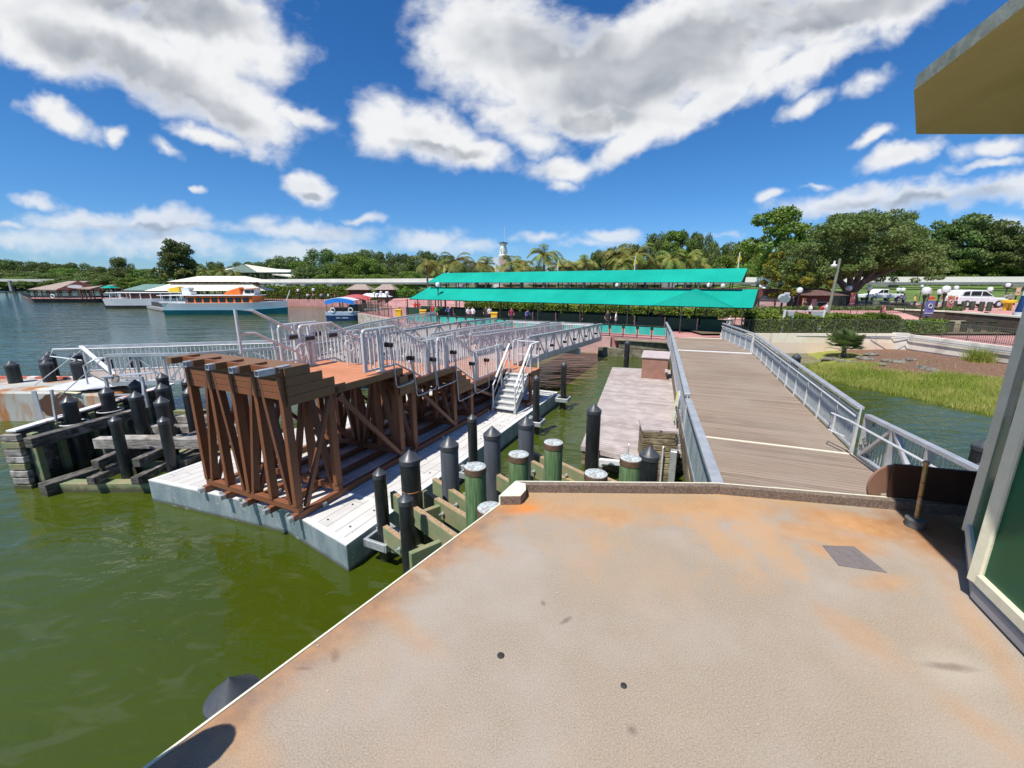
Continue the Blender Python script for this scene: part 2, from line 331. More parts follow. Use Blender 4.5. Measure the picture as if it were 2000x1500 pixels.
N = mat('globe_lamp_glass', (.85, .85, .85), .35); m_globe = N.m; setc(N, N.mix(N.noise(N.tc, 3.), (.80, .80, .80), (.9, .9, .88)))
N = mat('tinted_glass', (.012, .016, .016), .04); m_glass = N.m; setc(N, N.mix(N.noise(N.tc, 2.), (.010, .014, .014), (.02, .024, .024)))
N = mat('window_glass', (1, 1, 1), .02); gl = N.n('ShaderNodeBsdfGlossy', i={'Roughness': .02}); tr = N.n('ShaderNodeBsdfTransparent', i={0: (.72, .80, .76, 1)}); fr = N.n('ShaderNodeFresnel', i={0: 1.5})
mx = N.n('ShaderNodeMixShader', i={0: N.math('MULTIPLY_ADD', fr.outputs[0], 1., .04), 1: tr.outputs[0], 2: gl.outputs[0]}); N.nt.links.new(mx.outputs[0], N.nt.nodes['Material Output'].inputs[0]); m_pane = N.m
def mleaf(name, c1, c2, c3, tr=.25):
    N = mat(name, c1, .6, 0, .25); ge = N.n('ShaderNodeNewGeometry'); oi = N.n('ShaderNodeObjectInfo')
    f = ge.outputs['Random Per Island']; c = N.mix(f, c1, c2)
    c = N.mix(N.mapr(N.noise(N.tc, .45, 3), .42, .62), c, c3)
    c = N.n('ShaderNodeHueSaturation', i={'Hue': N.math('MULTIPLY_ADD', oi.outputs['Random'], .03, .485), 'Saturation': .95, 'Value': N.math('MULTIPLY_ADD', oi.outputs['Random'], .4, .8), 'Fac': 1., 'Color': c}).outputs[0]
    setc(N, c); ts = N.n('ShaderNodeBsdfTranslucent', i={0: c}); mx = N.n('ShaderNodeMixShader', i={0: tr, 1: N.b.outputs[0], 2: ts.outputs[0]})
    N.nt.links.new(mx.outputs[0], N.nt.nodes['Material Output'].inputs[0]); return N.m
m_leafd = mleaf('oak_leaves', (.07, .125, .025), (.15, .22, .05), (.19, .24, .07))
m_leafg = mleaf('bright_leaves', (.075, .16, .016), (.19, .30, .035), (.22, .30, .045))
m_leafy = mleaf('yellowing_leaves', (.16, .16, .015), (.38, .31, .025), (.10, .14, .02))
m_leafo = mleaf('olive_leaves', (.09, .155, .03), (.18, .26, .06), (.23, .29, .085))
m_palm = mleaf('palm_fronds', (.08, .15, .02), (.21, .28, .045), (.30, .27, .06))
m_fan = mleaf('fan_palm_leaves', (.09, .17, .04), (.18, .27, .08), (.22, .30, .10))
m_hedge = mleaf('hedge_leaves', (.05, .12, .01), (.17, .27, .02), (.22, .32, .03))
m_bark = mnoise('bark', (.10, .075, .06), (.19, .15, .12), 6, .95, bmp=.5, st=(1, 1, .3))
m_ptrunk = mnoise('palm_trunk', (.22, .20, .17), (.34, .31, .27), 6, .9)
m_grass = mleaf('grass_blades', (.17, .24, .02), (.36, .40, .05), (.44, .42, .10))
m_skin = mnoise('skin', (.42, .24, .17), (.48, .28, .20), 4, .6)
m_hair = mnoise('hair', (.02, .013, .01), (.035, .022, .015), 8, .6)
m_trous = mnoise('dark_trousers', (.02, .025, .05), (.035, .04, .07), 4, .8)
CLOTH = {k: mnoise(k + '_cloth', c, tuple(min(1, x * 1.15 + .01) for x in c), 5, .8) for k, c in dict(white=(.70, .70, .70), red=(.55, .03, .03), green=(.05, .45, .08), blue=(.05, .10, .35), grey=(.25, .25, .26), purple=(.12, .04, .25), yellow=(.65, .50, .12), maroon=(.22, .02, .05), black=(.02, .02, .02), pink=(.65, .20, .22)).items()}
# ------------------------------------------------------------------ frames of the two docks
OX, OY = -4.3, 7.65
def Q(s, l, z): return (OX + .42 * s - .9075 * l, OY + .9075 * s + .42 * l, z)       # new dock
def Wk(s, l, z): return (8.09 + .365 * s - .931 * l, 9.28 + .931 * s + .365 * l, z)  # old walkway
# ------------------------------------------------------------------ water
N = mat('lake_water', (.05, .07, .01), .035, 0, .5); N.b.inputs['IOR'].default_value = 1.42
big = N.noise(N.tc, .05, 3); c = N.mix(N.mapr(big, .4, .6), (.043, .062, .003), (.056, .078, .007))
cu = N.mapr(N.noise(N.map(N.tc, rot=(0, 0, .4), scale=(.55, 1.2, 1)), 1.9, 4, .55, .8), .54, .66, 0, .5, True)
c = N.mix(cu, c, (.075, .095, .035)); setc(N, c)
h1 = N.noise(N.map(N.tc, rot=(0, 0, .25), scale=(.65, 1.35, 1)), .95, 3, .5, .7); h2 = N.noise(N.map(N.tc, rot=(0, 0, -.3), scale=(.8, 1.2, 1)), 4.2, 3, .55, .4)
hh = N.math('ADD', N.math('MULTIPLY', h1, 1.0), N.math('MULTIPLY', h2, .20))
hh = N.math('ADD', hh, N.math('MULTIPLY', N.noise(N.map(N.tc, scale=(.5, 1.3, 1)), .28, 2), 1.6))
calm = N.mapr(N.noise(N.tc, .035, 3), .35, .65, .55, 1.)
bp = N.n('ShaderNodeBump', i={'Height': N.math('MULTIPLY', N.math('MULTIPLY', hh, calm), N.mapr(N.n('ShaderNodeSeparateXYZ', i={0: N.tc}).outputs[1], 6, 40, .62, 1.5)), 'Strength': .9, 'Distance': .14}); N.nt.links.new(bp.outputs[0], N.b.inputs['Normal'])
m_water = N.m
MB().poly([(-1500, -60, 0), (400, -60, 0), (400, 900, 0), (-1500, 900, 0)]).o('water', m_water, kind='structure')
# ------------------------------------------------------------------ our own deck and the octagonal pilot house
DZ = 3.5
N = mat('speckled_rusty_deck', (.4, .33, .27), .9, 0, .25); t = N.tc
sp = N.noise(t, 150, 3, .7); sp2 = N.noise(t, 42, 3, .6)
base = N.mix(N.mapr(sp, .32, .68), (.215, .168, .122), (.475, .40, .31)); base = N.mix(N.mapr(sp2, .3, .7, 0, .5), base, (.34, .28, .215))
base = N.mix(N.mapr(N.noise(t, 1.6, 5, .6), .42, .7, 0, .6), base, (.43, .37, .32))
def spot(x, y, rx, ry, rot=0., k=1., wob=.35):
    m = N.map(t, (x, y, DZ), (0, 0, rot), (rx, ry, 1.), 'TEXTURE')
    m = N.vm('MULTIPLY', m, (1, 1, 0)); d = N.vm('LENGTH', m)
    d = N.math('ADD', d, N.math('MULTIPLY_ADD', N.noise(t, 3.5, 6, .7), wob * 3.4, -wob * 1.7)); return N.mapr(d, 1.0, .15, 0, k, True)
rust = None
for a in [(.07, 3.06, .20, .13, 0, 1.), (.2, 3.02, .34, .16, 0, .8), (.45, 2.92, .6, .2, -.1, .75), (.75, 2.85, .4, .2, -.35, .85), (1.6, 2.95, .95, .22, .02, .75), (2.5, 2.72, .62, .28, -.35, 1.), (2.1, 2.62, .45, .2, 0, .75),
          (2.0, 2.42, .13, .16, .2, .75), (2.2, 2.12, .30, .10, .2, .5), (1.72, 1.75, .16, .30, .3, .38), (1.85, 1.3, .10, .2, .3, .28), (2.35, 1.75, .10, .7, -.5, .4), (2.3, 2.5, .35, .22, 0, .8), (-.32, 2.6, .12, .5, .9, .5), (-.75, 1.95, .10, .6, .9, .45), (2.9, 2.5, .5, .5, 0, .8), (-1.05, 1.25, .12, .5, .9, .4), (1.05, 2.75, .5, .1, 0, .35)]:
    r_ = spot(*a); rust = r_ if rust is None else N.math('MAXIMUM', rust, r_)
rc = N.mix(N.mapr(N.noise(t, 7, 4), .35, .7), (.44, .19, .055), (.58, .30, .12)); rc = N.mix(N.mapr(sp, .3, .7, 0, .55), rc, (.44, .31, .19))
c = N.mix(rust, base, rc)
c = N.mix(spot(.05, 2.95, .26, .15, 0, 1.), c, (.78, .22, .02))
wash = N.mapr(N.noise(N.map(t, scale=(1, .6, 1)), 1.1, 5, .7), .52, .72, 0, .4); c = N.mix(wash, c, (.46, .31, .19))
edge = N.n('ShaderNodeSeparateXYZ', i={0: N.map(t, rot=(0, 0, -.987))}).outputs[0]
c = N.mix(spot(3.15, 2.55, .62, .75, .3, .92, .25), c, N.mix(sp, (.16, .065, .025), (.30, .135, .05)))  # dark rust tone, painted in to deepen the shade beside the pilot house
c = N.mix(spot(2.0, 1.55, .24, .16, 0, .35, .15), c, (.52, .46, .37)); c = N.mix(spot(-.55, 2.2, .05, .12, .9, .5, .4), c, (.62, .58, .50))
for (x, y, rx, ry, ro) in [(1.99, 1.56, .17, .035, -.1), (.28, 1.83, .05, .02, .7), (.17, 1.95, .02, .03, 0), (-.83, 1.62, .03, .06, .5), (-.95, 1.55, .06, .015, 0), (.47, 1.28, .03, .03, 0)]:
    c = N.mix(spot(x, y, rx, ry, ro, .55, .5), c, (.13, .09, .075))
ed = N.math('SUBTRACT', N.vm('DOT_PRODUCT', t, (.835, -.55, 0)), .835 * -.1 - .55 * 3.0)
eb = N.math('ADD', ed, N.math('MULTIPLY_ADD', N.noise(N.map(t, rot=(0, 0, -.987), scale=(.5, 2, 1)), 3., 5, .65), .34, -.17))
c = N.mix(N.math('MULTIPLY', N.mapr(eb, .26, .03, 0, 1, True), .7), c, N.mix(N.mapr(N.noise(t, 9, 4), .35, .65), (.24, .13, .075), (.44, .22, .09)))
cb = N.math('SUBTRACT', 3.2, N.n('ShaderNodeSeparateXYZ', i={0: t}).outputs[1]); cb = N.math('ADD', cb, N.math('MULTIPLY_ADD', N.noise(N.map(t, scale=(.7, 1.6, 1)), 2.2, 6, .68), .9, -.45))
c = N.mix(N.math('MULTIPLY', N.mapr(cb, .42, .05, 0, 1, True), .62), c, N.mix(sp2, (.36, .20, .085), (.54, .36, .19)))
stk = N.math('MULTIPLY', N.mapr(N.math('ADD', N.n('ShaderNodeSeparateXYZ', i={0: t}).outputs[1], N.math('MULTIPLY', N.n('ShaderNodeSeparateXYZ', i={0: t}).outputs[0], .35)), 2.2, 3.0), N.mapr(N.noise(N.map(t, scale=(.8, .5, 1), loc=(3, 1, 0)), 1.5, 6, .7), .52, .64, 0, .6, True)); c = N.mix(stk, c, (.52, .30, .14))
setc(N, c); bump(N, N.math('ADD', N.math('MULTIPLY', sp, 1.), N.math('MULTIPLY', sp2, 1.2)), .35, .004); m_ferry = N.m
m_curbdk = mnoise('brown_gritty_curb', (.13, .095, .075), (.27, .20, .15), 60, .9, bmp=.5, detail=3)
E0 = [(-2.845, -1.16), (-.1, 3.0), (.03, 3.25), (1.71, 3.22), (2.92, 2.98), (4.6, 2.62), (6.2, 1.4), (6.2, -3), (-2.845, -3)]
fd = T('ferry_deck', 'sunlit speckled tan upper deck with orange rust stains in the foreground', 'deck', (0, 0, 3.3))
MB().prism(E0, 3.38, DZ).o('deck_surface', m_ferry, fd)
def off(p, q, d):               # strip polygon inside edge p->q
    v = Vector((q[0] - p[0], q[1] - p[1])).normalized(); n_ = Vector((v.y, -v.x)); return [p, q, (q[0] + n_.x * d, q[1] + n_.y * d), (p[0] + n_.x * d, p[1] + n_.y * d)]
b = MB()
for p, q in ((E0[2], E0[3]), (E0[3], E0[4]), (E0[4], E0[5])):
    d = Vector((q[0] - p[0], q[1] - p[1])).normalized(); n_ = Vector((-d.y, d.x)) * .003
    b.prism(off((p[0] + n_.x, p[1] + n_.y), (q[0] - d.x * .002 + n_.x, q[1] - d.y * .002 + n_.y), .055), DZ - .1, DZ + .075)
b.o('curb', m_curbdk, fd, bev=.006)
b = MB()
for p, q in ((E0[2], E0[3]), (E0[3], E0[4]), (E0[4], E0[5])):
    d = Vector((q[0] - p[0], q[1] - p[1])).normalized(); n_ = Vector((-d.y, d.x)) * .004
    b.prism(off((p[0] + n_.x, p[1] + n_.y), (q[0] - d.x * .003 + n_.x, q[1] - d.y * .003 + n_.y), .012), DZ - .11, DZ + .079)
p, q = E0[0], E0[1]; d = Vector((q[0] - p[0], q[1] - p[1])).normalized(); n_ = Vector((-d.y, d.x)) * .004
b.prism(off((p[0] + n_.x, p[1] + n_.y), (q[0] + n_.x, q[1] + n_.y), .011), DZ - .11, DZ + .006)
p, q = E0[1], E0[2]; b.prism(off((p[0] - .004, p[1] + .002), (q[0] - .006, q[1] + .002), .014), DZ - .11, DZ + .074)
b.o('edge_trim', m_cream, fd)
b = MB().prism([(-.095, 2.995), (.028, 3.245), (.115, 3.21), (.115, 3.1), (.07, 3.0)], DZ, DZ + .072); b.o('corner_block', m_curbdk, fd, bev=.004)
MB().prism([(-.092, 2.998), (.028, 3.243), (.112, 3.208), (.112, 3.101), (.068, 3.003)], DZ + .072, DZ + .077).o('corner_block_top', m_cream, fd)
hull = [(-2.78, -1.16), (-.06, 2.94), (.06, 3.18), (1.7, 3.15), (2.9, 2.9), (4.5, 2.55), (6.1, 1.35), (6.1, -2.9), (-2.78, -2.9)]
MB().prism(hull, -.6, 3.378).o('hull_side', m_white, fd)
pp = [P(1606, 1066, DZ), P(1668, 1068, DZ), P(1732, 1119, DZ), P(1638, 1105, DZ)]
MB().prism([(a[0], a[1]) for a in pp], DZ + .0005, DZ + .004).o('grey_patch', mnoise('purple_grey_patch', (.16, .135, .13), (.20, .17, .165), 30, .9), fd)
for i, (u, v, r_) in enumerate([(978, 1281, .017), (1218, 1340, .014)]):
    x, y, _ = P(u, v, DZ); MB().lathe([(r_, 0), (r_, .004), (r_ * .5, .006)], (x, y, DZ + .001), 10).o('deck_plug', m_dark, fd)
# small debris on the deck
b = MB()
for (u, v) in [(902, 1085), (900, 1090), (1200, 1075), (1725, 1041), (1700, 1018), (1098, 1200), (1088, 1158), (1760, 1200), (620, 1262), (640, 1350), (1435, 1202), (1466, 1220), (1283, 1380), (1480, 1415), (1150, 1130), (1350, 1290)]:
    x, y, _ = P(u, v, DZ); a = rnd.random() * 3; r_ = rnd.uniform(.004, .010)
    b.add([(x + r_ * math.cos(a + k * 1.7), y + r_ * .7 * math.sin(a + k * 1.7), DZ + .003) for k in range(4)], [(0, 1, 2, 3)])
b.o('leaf_litter', mnoise('dry_leaf_bits', (.30, .24, .18), (.62, .55, .45), 40, .9), tag(T('leaf_litter', 'tiny dry leaf scraps scattered on the speckled deck', 'litter', (0, 2, DZ)), kind='stuff'))
ph = T('pilot_house', 'octagonal pilot house with green walls, cream window frames and overhanging roof', 'cabin', (3.2, 1.3, DZ))
fa, fb, fc_ = P(1897, 1037, 3.62), P(1911, 1134, 3.62), P(2003, 1224, 3.62)
fa, fb = Vector(fa[:2]), Vector(fb[:2]); dB = (Vector(fc_[:2]) - fb).normalized(); dA = (fb - fa).normalized()
fz = fa + Vector((.75, .42)); fe = fb + dB * 1.6
foot = [(fz + Vector((2.0, 0))), fz, fa, fb, fe, fe + Vector((2., -1.))]
MB().prism([(p.x + (-.02 if i in (2, 3, 4) else 0), p.y) for i, p in enumerate(foot)], DZ, DZ + .10).o('base_curb', m_concd, ph, bev=.02)
b = MB()
def fr3(b, p, q, z, w_=.06, h=.07): b.beam((p.x, p.y, z), (q.x, q.y, z), w_, h)
fz0, fz1, ztop = 3.64, 3.96, 6.02
for p, q in ((fz, fa), (fa, fb), (fb, fe)):
    fr3(b, p, q, fz0); fr3(b, p, q, ztop - .1, .06, .16)
for p in (fz, fa, fb, fb + dB * .82, fe): b.beam((p.x, p.y, fz0 - .03), (p.x, p.y, ztop), .075, .065)
b.o('window_frame', m_frame, ph, bev=.008)
for nm, p, q, m0, z0, z1 in (('lower_panel', fz, fa, m_green, fz0, 4.45), ('lower_panel', fa, fb, m_green, fz0, 4.42), ('lower_panel', fb, fe, m_green, fz0, 4.42), ('window_pane', fz, fa, m_pane, 4.45, 5.95), ('window_pane', fa, fb, m_pane, 4.42, 5.95), ('window_pane', fb, fe, m_pane, 4.42, 5.95)):
    bb = MB(); bb.beam((p.x, p.y, (z0 + z1) / 2), (q.x, q.y, (z0 + z1) / 2), .012, z1 - z0); bb.o(nm, m0, ph)
cabin_in = [(p.x, p.y) for p in (fz + Vector((1.9, -.2)), fz + Vector((.1, -.12)), fa + Vector((.2, -.05)), fb + Vector((.2, .02)), fe + Vector((.25, 0)), fe + Vector((2., -.9)))]
MB().prism(cabin_in, DZ + .1, 4.9).o('inner_wall', m_green, ph)
rh = 1.05; rp = [(2.04, 2.42), (2.65, 3.06), (4.6, 3.06), (5.3, 2.3), (5.3, -.4), (4.4, -1.2), (2.2, -1.2), (1.45, -.4), (1.52, .95), (1.81, 1.76)]
m_soff = mnoise('ochre_soffit_paint', (.56, .48, .20), (.62, .53, .26), 2.5, .8, bmp=.2, bs=60)
rp = [(x * 1.105, y * 1.105) for x, y in rp]; zt = CZ + rh; ctr = Vector((3.8, 1.05)); b = MB(); n_ = len(rp)
vs = [(x, y, zt) for x, y in rp] + [(ctr.x + (x - ctr.x) * .42, ctr.y + (y - ctr.y) * .42, zt + .40) for x, y in rp]
b.add(vs, [(i, i + n_, (i + 1) % n_ + n_, (i + 1) % n_) for i in range(n_)] + [tuple(range(n_, 2 * n_))]); b.o('soffit', m_soff, ph)
b = MB(); vs = [(x, y, zt) for x, y in rp] + [(x, y, zt + .075) for x, y in rp] + [(ctr.x, ctr.y, zt + 1.3)]
b.add(vs, [((i + 1) % n_, i, i + n_, (i + 1) % n_ + n_) for i in range(n_)] + [(i + n_, (i + 1) % n_ + n_, 2 * n_) for i in range(n_)]); b.o('roof', mnoise('grey_stained_fascia', (.22, .24, .19), (.36, .38, .31), 12, .85, bmp=.2), ph)
# brown rounded panel at the bow and the short staff in front of it
bp_ = T('bow_panel', 'dark brown steel panel with a rounded left end beside the pilot house', 'panel', (3.1, 2.8, DZ))
pz0 = DZ + .08; y0 = 2.99; xa, _, za = YY(1745, 905, y0); xb, yb_, zb = YY(1745, 985, y0)
ln = Vector((3.85 - xa, -.22)); b = MB(); b.slab([(xa, y0, pz0), (3.85, y0 - .22, pz0), (3.85, y0 - .22, za - .015), (xa, y0, za)], -.02)
b.o('plate', mnoise('dark_brown_steel', (.045, .02, .012), (.075, .034, .02), 3, .6), bp_)
cx, _, cz = YY(1741, 950, y0 + .04); rr = abs(YY(1697, 950, y0 + .04)[0] - cx)
pts = [(cx + rr * math.cos(a), y0 + .045, cz + rr * math.sin(a)) for a in [math.pi / 2 + math.pi * k / 16 * 1.0 for k in range(0, 15)]]
pts += [(cx - .02 - rr * .25, y0 + .045, pz0 - .0), (xa + .2, y0 + .045, pz0), (xa + .2, y0 + .045, cz + rr)]
MB().slab(pts, .018).o('rounded_end', mnoise('mid_brown_steel', (.26, .135, .085), (.33, .18, .12), 3, .6), bp_)
x, y, _ = P(1786, 1028, DZ); st = T('short_staff', 'short weathered brass staff standing in a round grey base', 'pole', (x, y, DZ))
MB().lathe([(.058, 0), (.06, .05), (.062, .058), (.03, .062)], (x, y, DZ + .001), 20).o('base', mnoise('dark_grey_base', (.07, .075, .07), (.13, .135, .125), 20, .85), st, True)
tx, ty, tz = YY(1809, 905, y - .0)
b = MB(); b.tube([(x, y, DZ + .05), (tx, ty, tz)], .0135, 10); b.lathe([(.008, 0), (.021, .006), (.021, .02), (.008, .03)], (tx, ty, tz - .01), 12); b.o('pole', mnoise('tarnished_brass', (.36, .20, .035), (.48, .38, .24), 24, .45, .4), st, True)
b = MB(); d = Vector((tx - x, ty - y, tz - DZ - .05)); 
for k in (.42, .66): c_ = Vector((x, y, DZ + .05)) + d * k; b.tube([c_, c_ + d * .02], .0135, 10)
b.o('fitting', m_dark, st, True)
# unseen round-ended shape added outside the frame to cast the shadow at lower left
dl = T('shadow_caster', 'round-ended black horn on an arm at the deck edge, mostly seen by its shadow', 'horn', (-2.2, .2, DZ))
h_ = .9; sx, sy, _ = P(400, 1462, DZ); hx, hy = sx - .36 * h_, sy - .392 * h_
b = MB(); b.tube([(hx - .62, hy - .62, DZ + h_), (hx, hy, DZ + h_)], .085, 14); b.lathe([(.02, -.09), (.07, -.06), (.086, 0), (.07, .06), (.02, .09)], (hx, hy, DZ + h_), 14); b.o('caster_arm', m_dark, dl, True)
MB().tube([(hx - .6, hy - .6, DZ), (hx - .6, hy - .6, DZ + h_)], .03).o('post', m_dark, dl, True)
# ------------------------------------------------------------------ piles
def pile_proto(kind, r, top):
    """origin at the pile's top"""
    root = T('mooring_pile', '', 'pile')
    if kind == 'green':
        b = MB(); b.lathe([(r * 1.02, -4.4), (r, -.05), (r * .98, -.012)], n=24); b.o('shaft', m_greenpile, root, True)
        MB().lathe([(r * 1.045, -.10), (r * 1.05, -.004), (r * 1.03, 0)], n=24).o('band', m_band, root, True)
        MB().lathe([(r * 1.01, -.012), (r * 1.01, .006), (r * .9, .012)], n=24).o('cap', m_ptop, root, True)
    else:
        b = MB(); b.lathe([(r, -4.6), (r, -.18)], n=20); b.o('shaft', m_greypile if kind == 'grey' else m_black, root, True)
        hc = r * 1.0
        MB().lathe([(r * 1.06, -hc - .09), (r * 1.07, -hc - .005), (r * 1.03, -hc), (r * .06, -.012), (.004, 0)], n=24).o('cap', m_cap, root, True)
    return root
proto = {}
def pile(kind, u, v, z, r, label, group, ring=False):
    x, y, _ = P(u, v, z); key = (kind, round(r, 3))
    if key in proto: e = dup(proto[key], (x, y, z), label=label)
    else: e = pile_proto(kind, r, z); e.location = (x, y, z); e['label'] = label; proto[key] = e
    e['group'] = group
    return e
g1 = 'big cone-capped piles of the dolphin beside the deck'
e = pile('black2', 799, 877, 2.38, .172, 'thick black cone-capped pile with a rusty ring, nearest the barge edge', g1)
x, y, _ = e.location; b = MB(); b.lathe([(.176, 0), (.178, .01), (.176, .022)], n=24); b.o('ring', mnoise('rusty_ring', (.35, .15, .05), (.45, .2, .08), 9, .8), e).location = (0, 0, -.78)
pile('grey', 876.5, 851, 2.38, .172, 'faded grey pile with black cone cap, first grey one right of the rusty-ringed pile', g1)
pile('grey', 961, 831, 2.38, .172, 'faded grey cone-capped pile behind the leftmost green wooden pile', g1)
pile('grey', 1028, 812, 2.38, .172, 'faded grey cone-capped pile farthest from the deck, behind a green pile', g1)
pile('black', 1161, 787, 2.35, .172, 'tall black cone-capped pile at the corner of the old wooden dock', g1)
pile('black', 1270, 870, 2.30, .172, 'black cone-capped pile beside the old walkway, right of the green piles', g1)
pile('black', 447, 1322, 2.35, .172, 'black cone-capped pile close below the deck edge in the lower left', g1)
pile('black', 1557, 689, 2.0, .19, 'black cone-capped pile beyond the right railing of the old walkway', g1)
pile('black', 1931, 854, 2.25, .19, 'tall black cone-capped pile behind the brown bow panel', g1)
pile('black', 1915, 903, 1.9, .19, 'low black cone-capped pile just showing over the brown bow panel', g1)
pile('black', 1226, 664, 2.0, .15, 'slim black pile behind the old dock beside the brown utility box', g1)
g2 = 'green wooden piles by the deck'
for (u, v, lb) in [(928, 911, 'green wooden pile with copper top, largest and leftmost of the green ones'), (1013, 887, 'green wooden pile in front of the farthest grey pile'), (1081, 864, 'green wooden pile standing farthest from the deck'), (1164, 925, 'low green wooden pile in front of the tall black pile'), (1232, 895, 'green wooden pile just left of a black cone-capped pile'), (1083, 951, 'green wooden pile whose copper top just clears the deck edge'), (957, 992, 'green wooden pile almost hidden by the corner of the deck')]:
    pile('green', u, v, 2.35 if v < 945 else (2.3 if v < 980 else 2.2), .172, lb, g2)
g3 = 'slim black guide piles of the floating barge'
GP = [(740, 912, 1.92, 'slim black guide pile at the front corner of the floating barge'), (791, 961, 1.92, 'slim black pile nearest the deck edge in front of the rusty-ringed pile'), (922, 807, 2.05, 'slim black guide pile beside the middle of the barge'), (1048, 731, 2.16, 'slim black guide pile beyond the aluminium stairs'), (1102, 706, 2.05, 'slim black guide pile at the far corner of the barge')]
GPP = []
for (u, v, z, lb) in GP:
    e = pile('black', u, v, z, .118, lb, g3); GPP.append(tuple(e.location))
g4 = 'piles of the left timber dolphin'
LP = [((-12.42, 11.31), 2.15, 'on the end of the timber wall, carrying a steel bracket'), ((-12.36, 12.37), 2.15, 'second along the timber wall, with a rope ring'), ((-12.37, 13.41), 2.15, 'third along the timber wall beside the steel frame'), ((-12.34, 14.45), 2.15, 'farthest along the timber wall by the gangway'), ((-11.03, 11.88), 2.15, 'in the middle row, nearest the camera'), ((-11.1, 12.9), 2.15, 'in the middle row, behind two others'), ((-10.96, 13.79), 2.15, 'at the far end of the middle row'), ((-9.81, 11.31), 2.15, 'in the row nearest the brown trestle, first'), ((-9.84, 12.37), 2.15, 'in the row nearest the brown trestle, partly behind its leg')]
for (xy, z, lb) in LP:
    e = dup(proto[('black', .172)], (xy[0], xy[1], z), label='thick black cone-capped pile ' + lb); e['group'] = g4
for i, (q) in enumerate([(222, 811), (317, 812)]):
    x, y, _ = P(*q, 1.95); e = dup(proto[('black', .118)], (x, y, 1.95), label='slim black leaning pile in front of the timber dolphin, ' + ('left one' if i == 0 else 'right one')); e['group'] = 'slim piles in front of the left dolphin'
    e.scale = (1.05, 1.05, 1)
g5 = 'piles of the far left dolphin'
for (u, v, lb) in [(19, 704, 'standing alone at the left edge of the picture'), (93, 686, 'at the back of the group of three'), (86, 694, 'in the middle of the group of three'), (87, 702, 'in front of the group of three'), (147, 686, 'behind another at the gangway end'), (147, 700, 'in front at the gangway end'), (205, 690, 'seen through the gangway railing, left'), (260, 686, 'seen through the gangway railing, right')]:
    x, y, _ = P(u, v, 2.1); e = dup(proto[('black', .172)], (x, y, 2.1), label='black cone-capped pile ' + lb); e['group'] = g5
    e.scale = (1.25, 1.25, 1)
# timber frame among the green piles
tf = T('timber_dolphin', 'bolted green treated timbers running between the piles beside the deck', 'timber frame', (-.5, 5.8, .6))
ZT = 1.35
TB = [((766, 959), (905, 1055)), ((829, 958), (950, 1030)), ((848, 934), (1000, 1032)), ((935, 905), (1015, 951)), ((955, 915), (1000, 941)), ((1025, 893), (1090, 928)), ((1085, 900), (1160, 935)), ((1040, 884), (1070, 900)), ((1095, 931), (1160, 955)), ((1175, 932), (1262, 968)), ((752, 1030), (850, 1100))]
for k, (a, b_) in enumerate(TB):
    z = ZT if k != 10 else .8
    if k in (4, 8): z = ZT - .25
    p, q = Vector(P(*a, z)), Vector(P(*b_, z)); p.z = q.z = z - .18 + .004 * k
    MB().beam(p, q, .10, .34).o('timber', m_timberg, tf, bev=.008)
    d = (q - p).normalized(); nn = Vector((d.y, -d.x, 0)); up = Vector((0, 0, .1725))
    MB().beam(p + up, q + up, .094, .006).o('timber_top', m_timbertop, tf)
    m = MB(); c_ = p + d * ((q - p).length * .38) + nn * .06; m.tube([c_, c_ + nn * .09], .018, 8); m.tube([c_ + nn * .01, c_ + nn * .03], .04, 8); m.o('bolt', m_galvplain, tf, True)
for a, b_ in (((824, 994), (866, 979)), ((905, 960), (940, 950)), ((800, 1075), (860, 1050))):
    p, q = Vector(P(*a, ZT - .03)), Vector(P(*b_, ZT - .03)); p.z = q.z = ZT - .25
    MB().beam(p, q, .09, .36).o('cross_timber', m_timberg, tf, bev=.008)
for k in range(4):
    p, q = Vector(P(760 + k * 60, 1062 - k * 38, .45)), Vector(P(905 + k * 60, 1100 - k * 30, .45)); MB().beam(p, q, .12, .25).o('lower_timber', m_timberg, tf)
# ------------------------------------------------------------------ left dolphin
ldp = T('timber_wall_dolphin', 'old weathered timber dolphin with plank wall and stepped grey beams on the left', 'timber frame', (-11, 12, 0))
x0, y0 = -12.75, 10.1
b = MB()
for k in range(9): b.box(x0, (y0 + 15.2) / 2, -.25 + k * .195, .10, 15.2 - y0, .185)
b.o('plank_wall', m_timber, ldp, bev=.006)
b = MB(); b.box(x0 + .42, y0 + .1, -.4, .16, .16, 1.86); b.o('wall_post', m_timberg, ldp, bev=.01)
for k in range(9): MB().box(x0 + .06, y0 - .07, -.25 + k * .195, .46 if k % 2 else .42, .13, .165).o('end_block', m_timberg if k % 3 == 1 else m_timberw, ldp, bev=.01)
for k in range(1, 6): MB().box(x0 + .14, y0 + k * .95, -.4, .14, .16, 1.85).o('wall_post', m_timberg, ldp, bev=.01)
N = mat('white_cap_red_marks', (.75, .74, .70), .7); rm = N.mapr(N.noise(N.map(N.tc, scale=(.3, 4, 1)), 2., 2), .6, .62); setc(N, N.mix(rm, (.72, .71, .68), (.65, .22, .15)))
MB().box(x0, (y0 + 15.3) / 2, 1.51, .26, 15.3 - y0, .05).o('wall_cap', N.m, ldp, bev=.006)
LB = [(-11.3, 10.75, -8.2, 10.75, 1.12, .24, .28), (-11.6, 11.55, -8.0, 11.6, .86, .22, .24), (-11.8, 12.6, -8.2, 12.6, .84, .22, .24), (-11.6, 13.5, -8.4, 13.5, .86, .22, .24), (-11.6, 9.9, -8.9, 9.92, .25, .28, .36), (-11.6, 11.1, -8.9, 11.1, .22, .28, .32), (-12.6, 12.1, -8.4, 12.1, .2, .28, .3), (-11.9, 14.2, -8.6, 14.2, .84, .2, .24)]
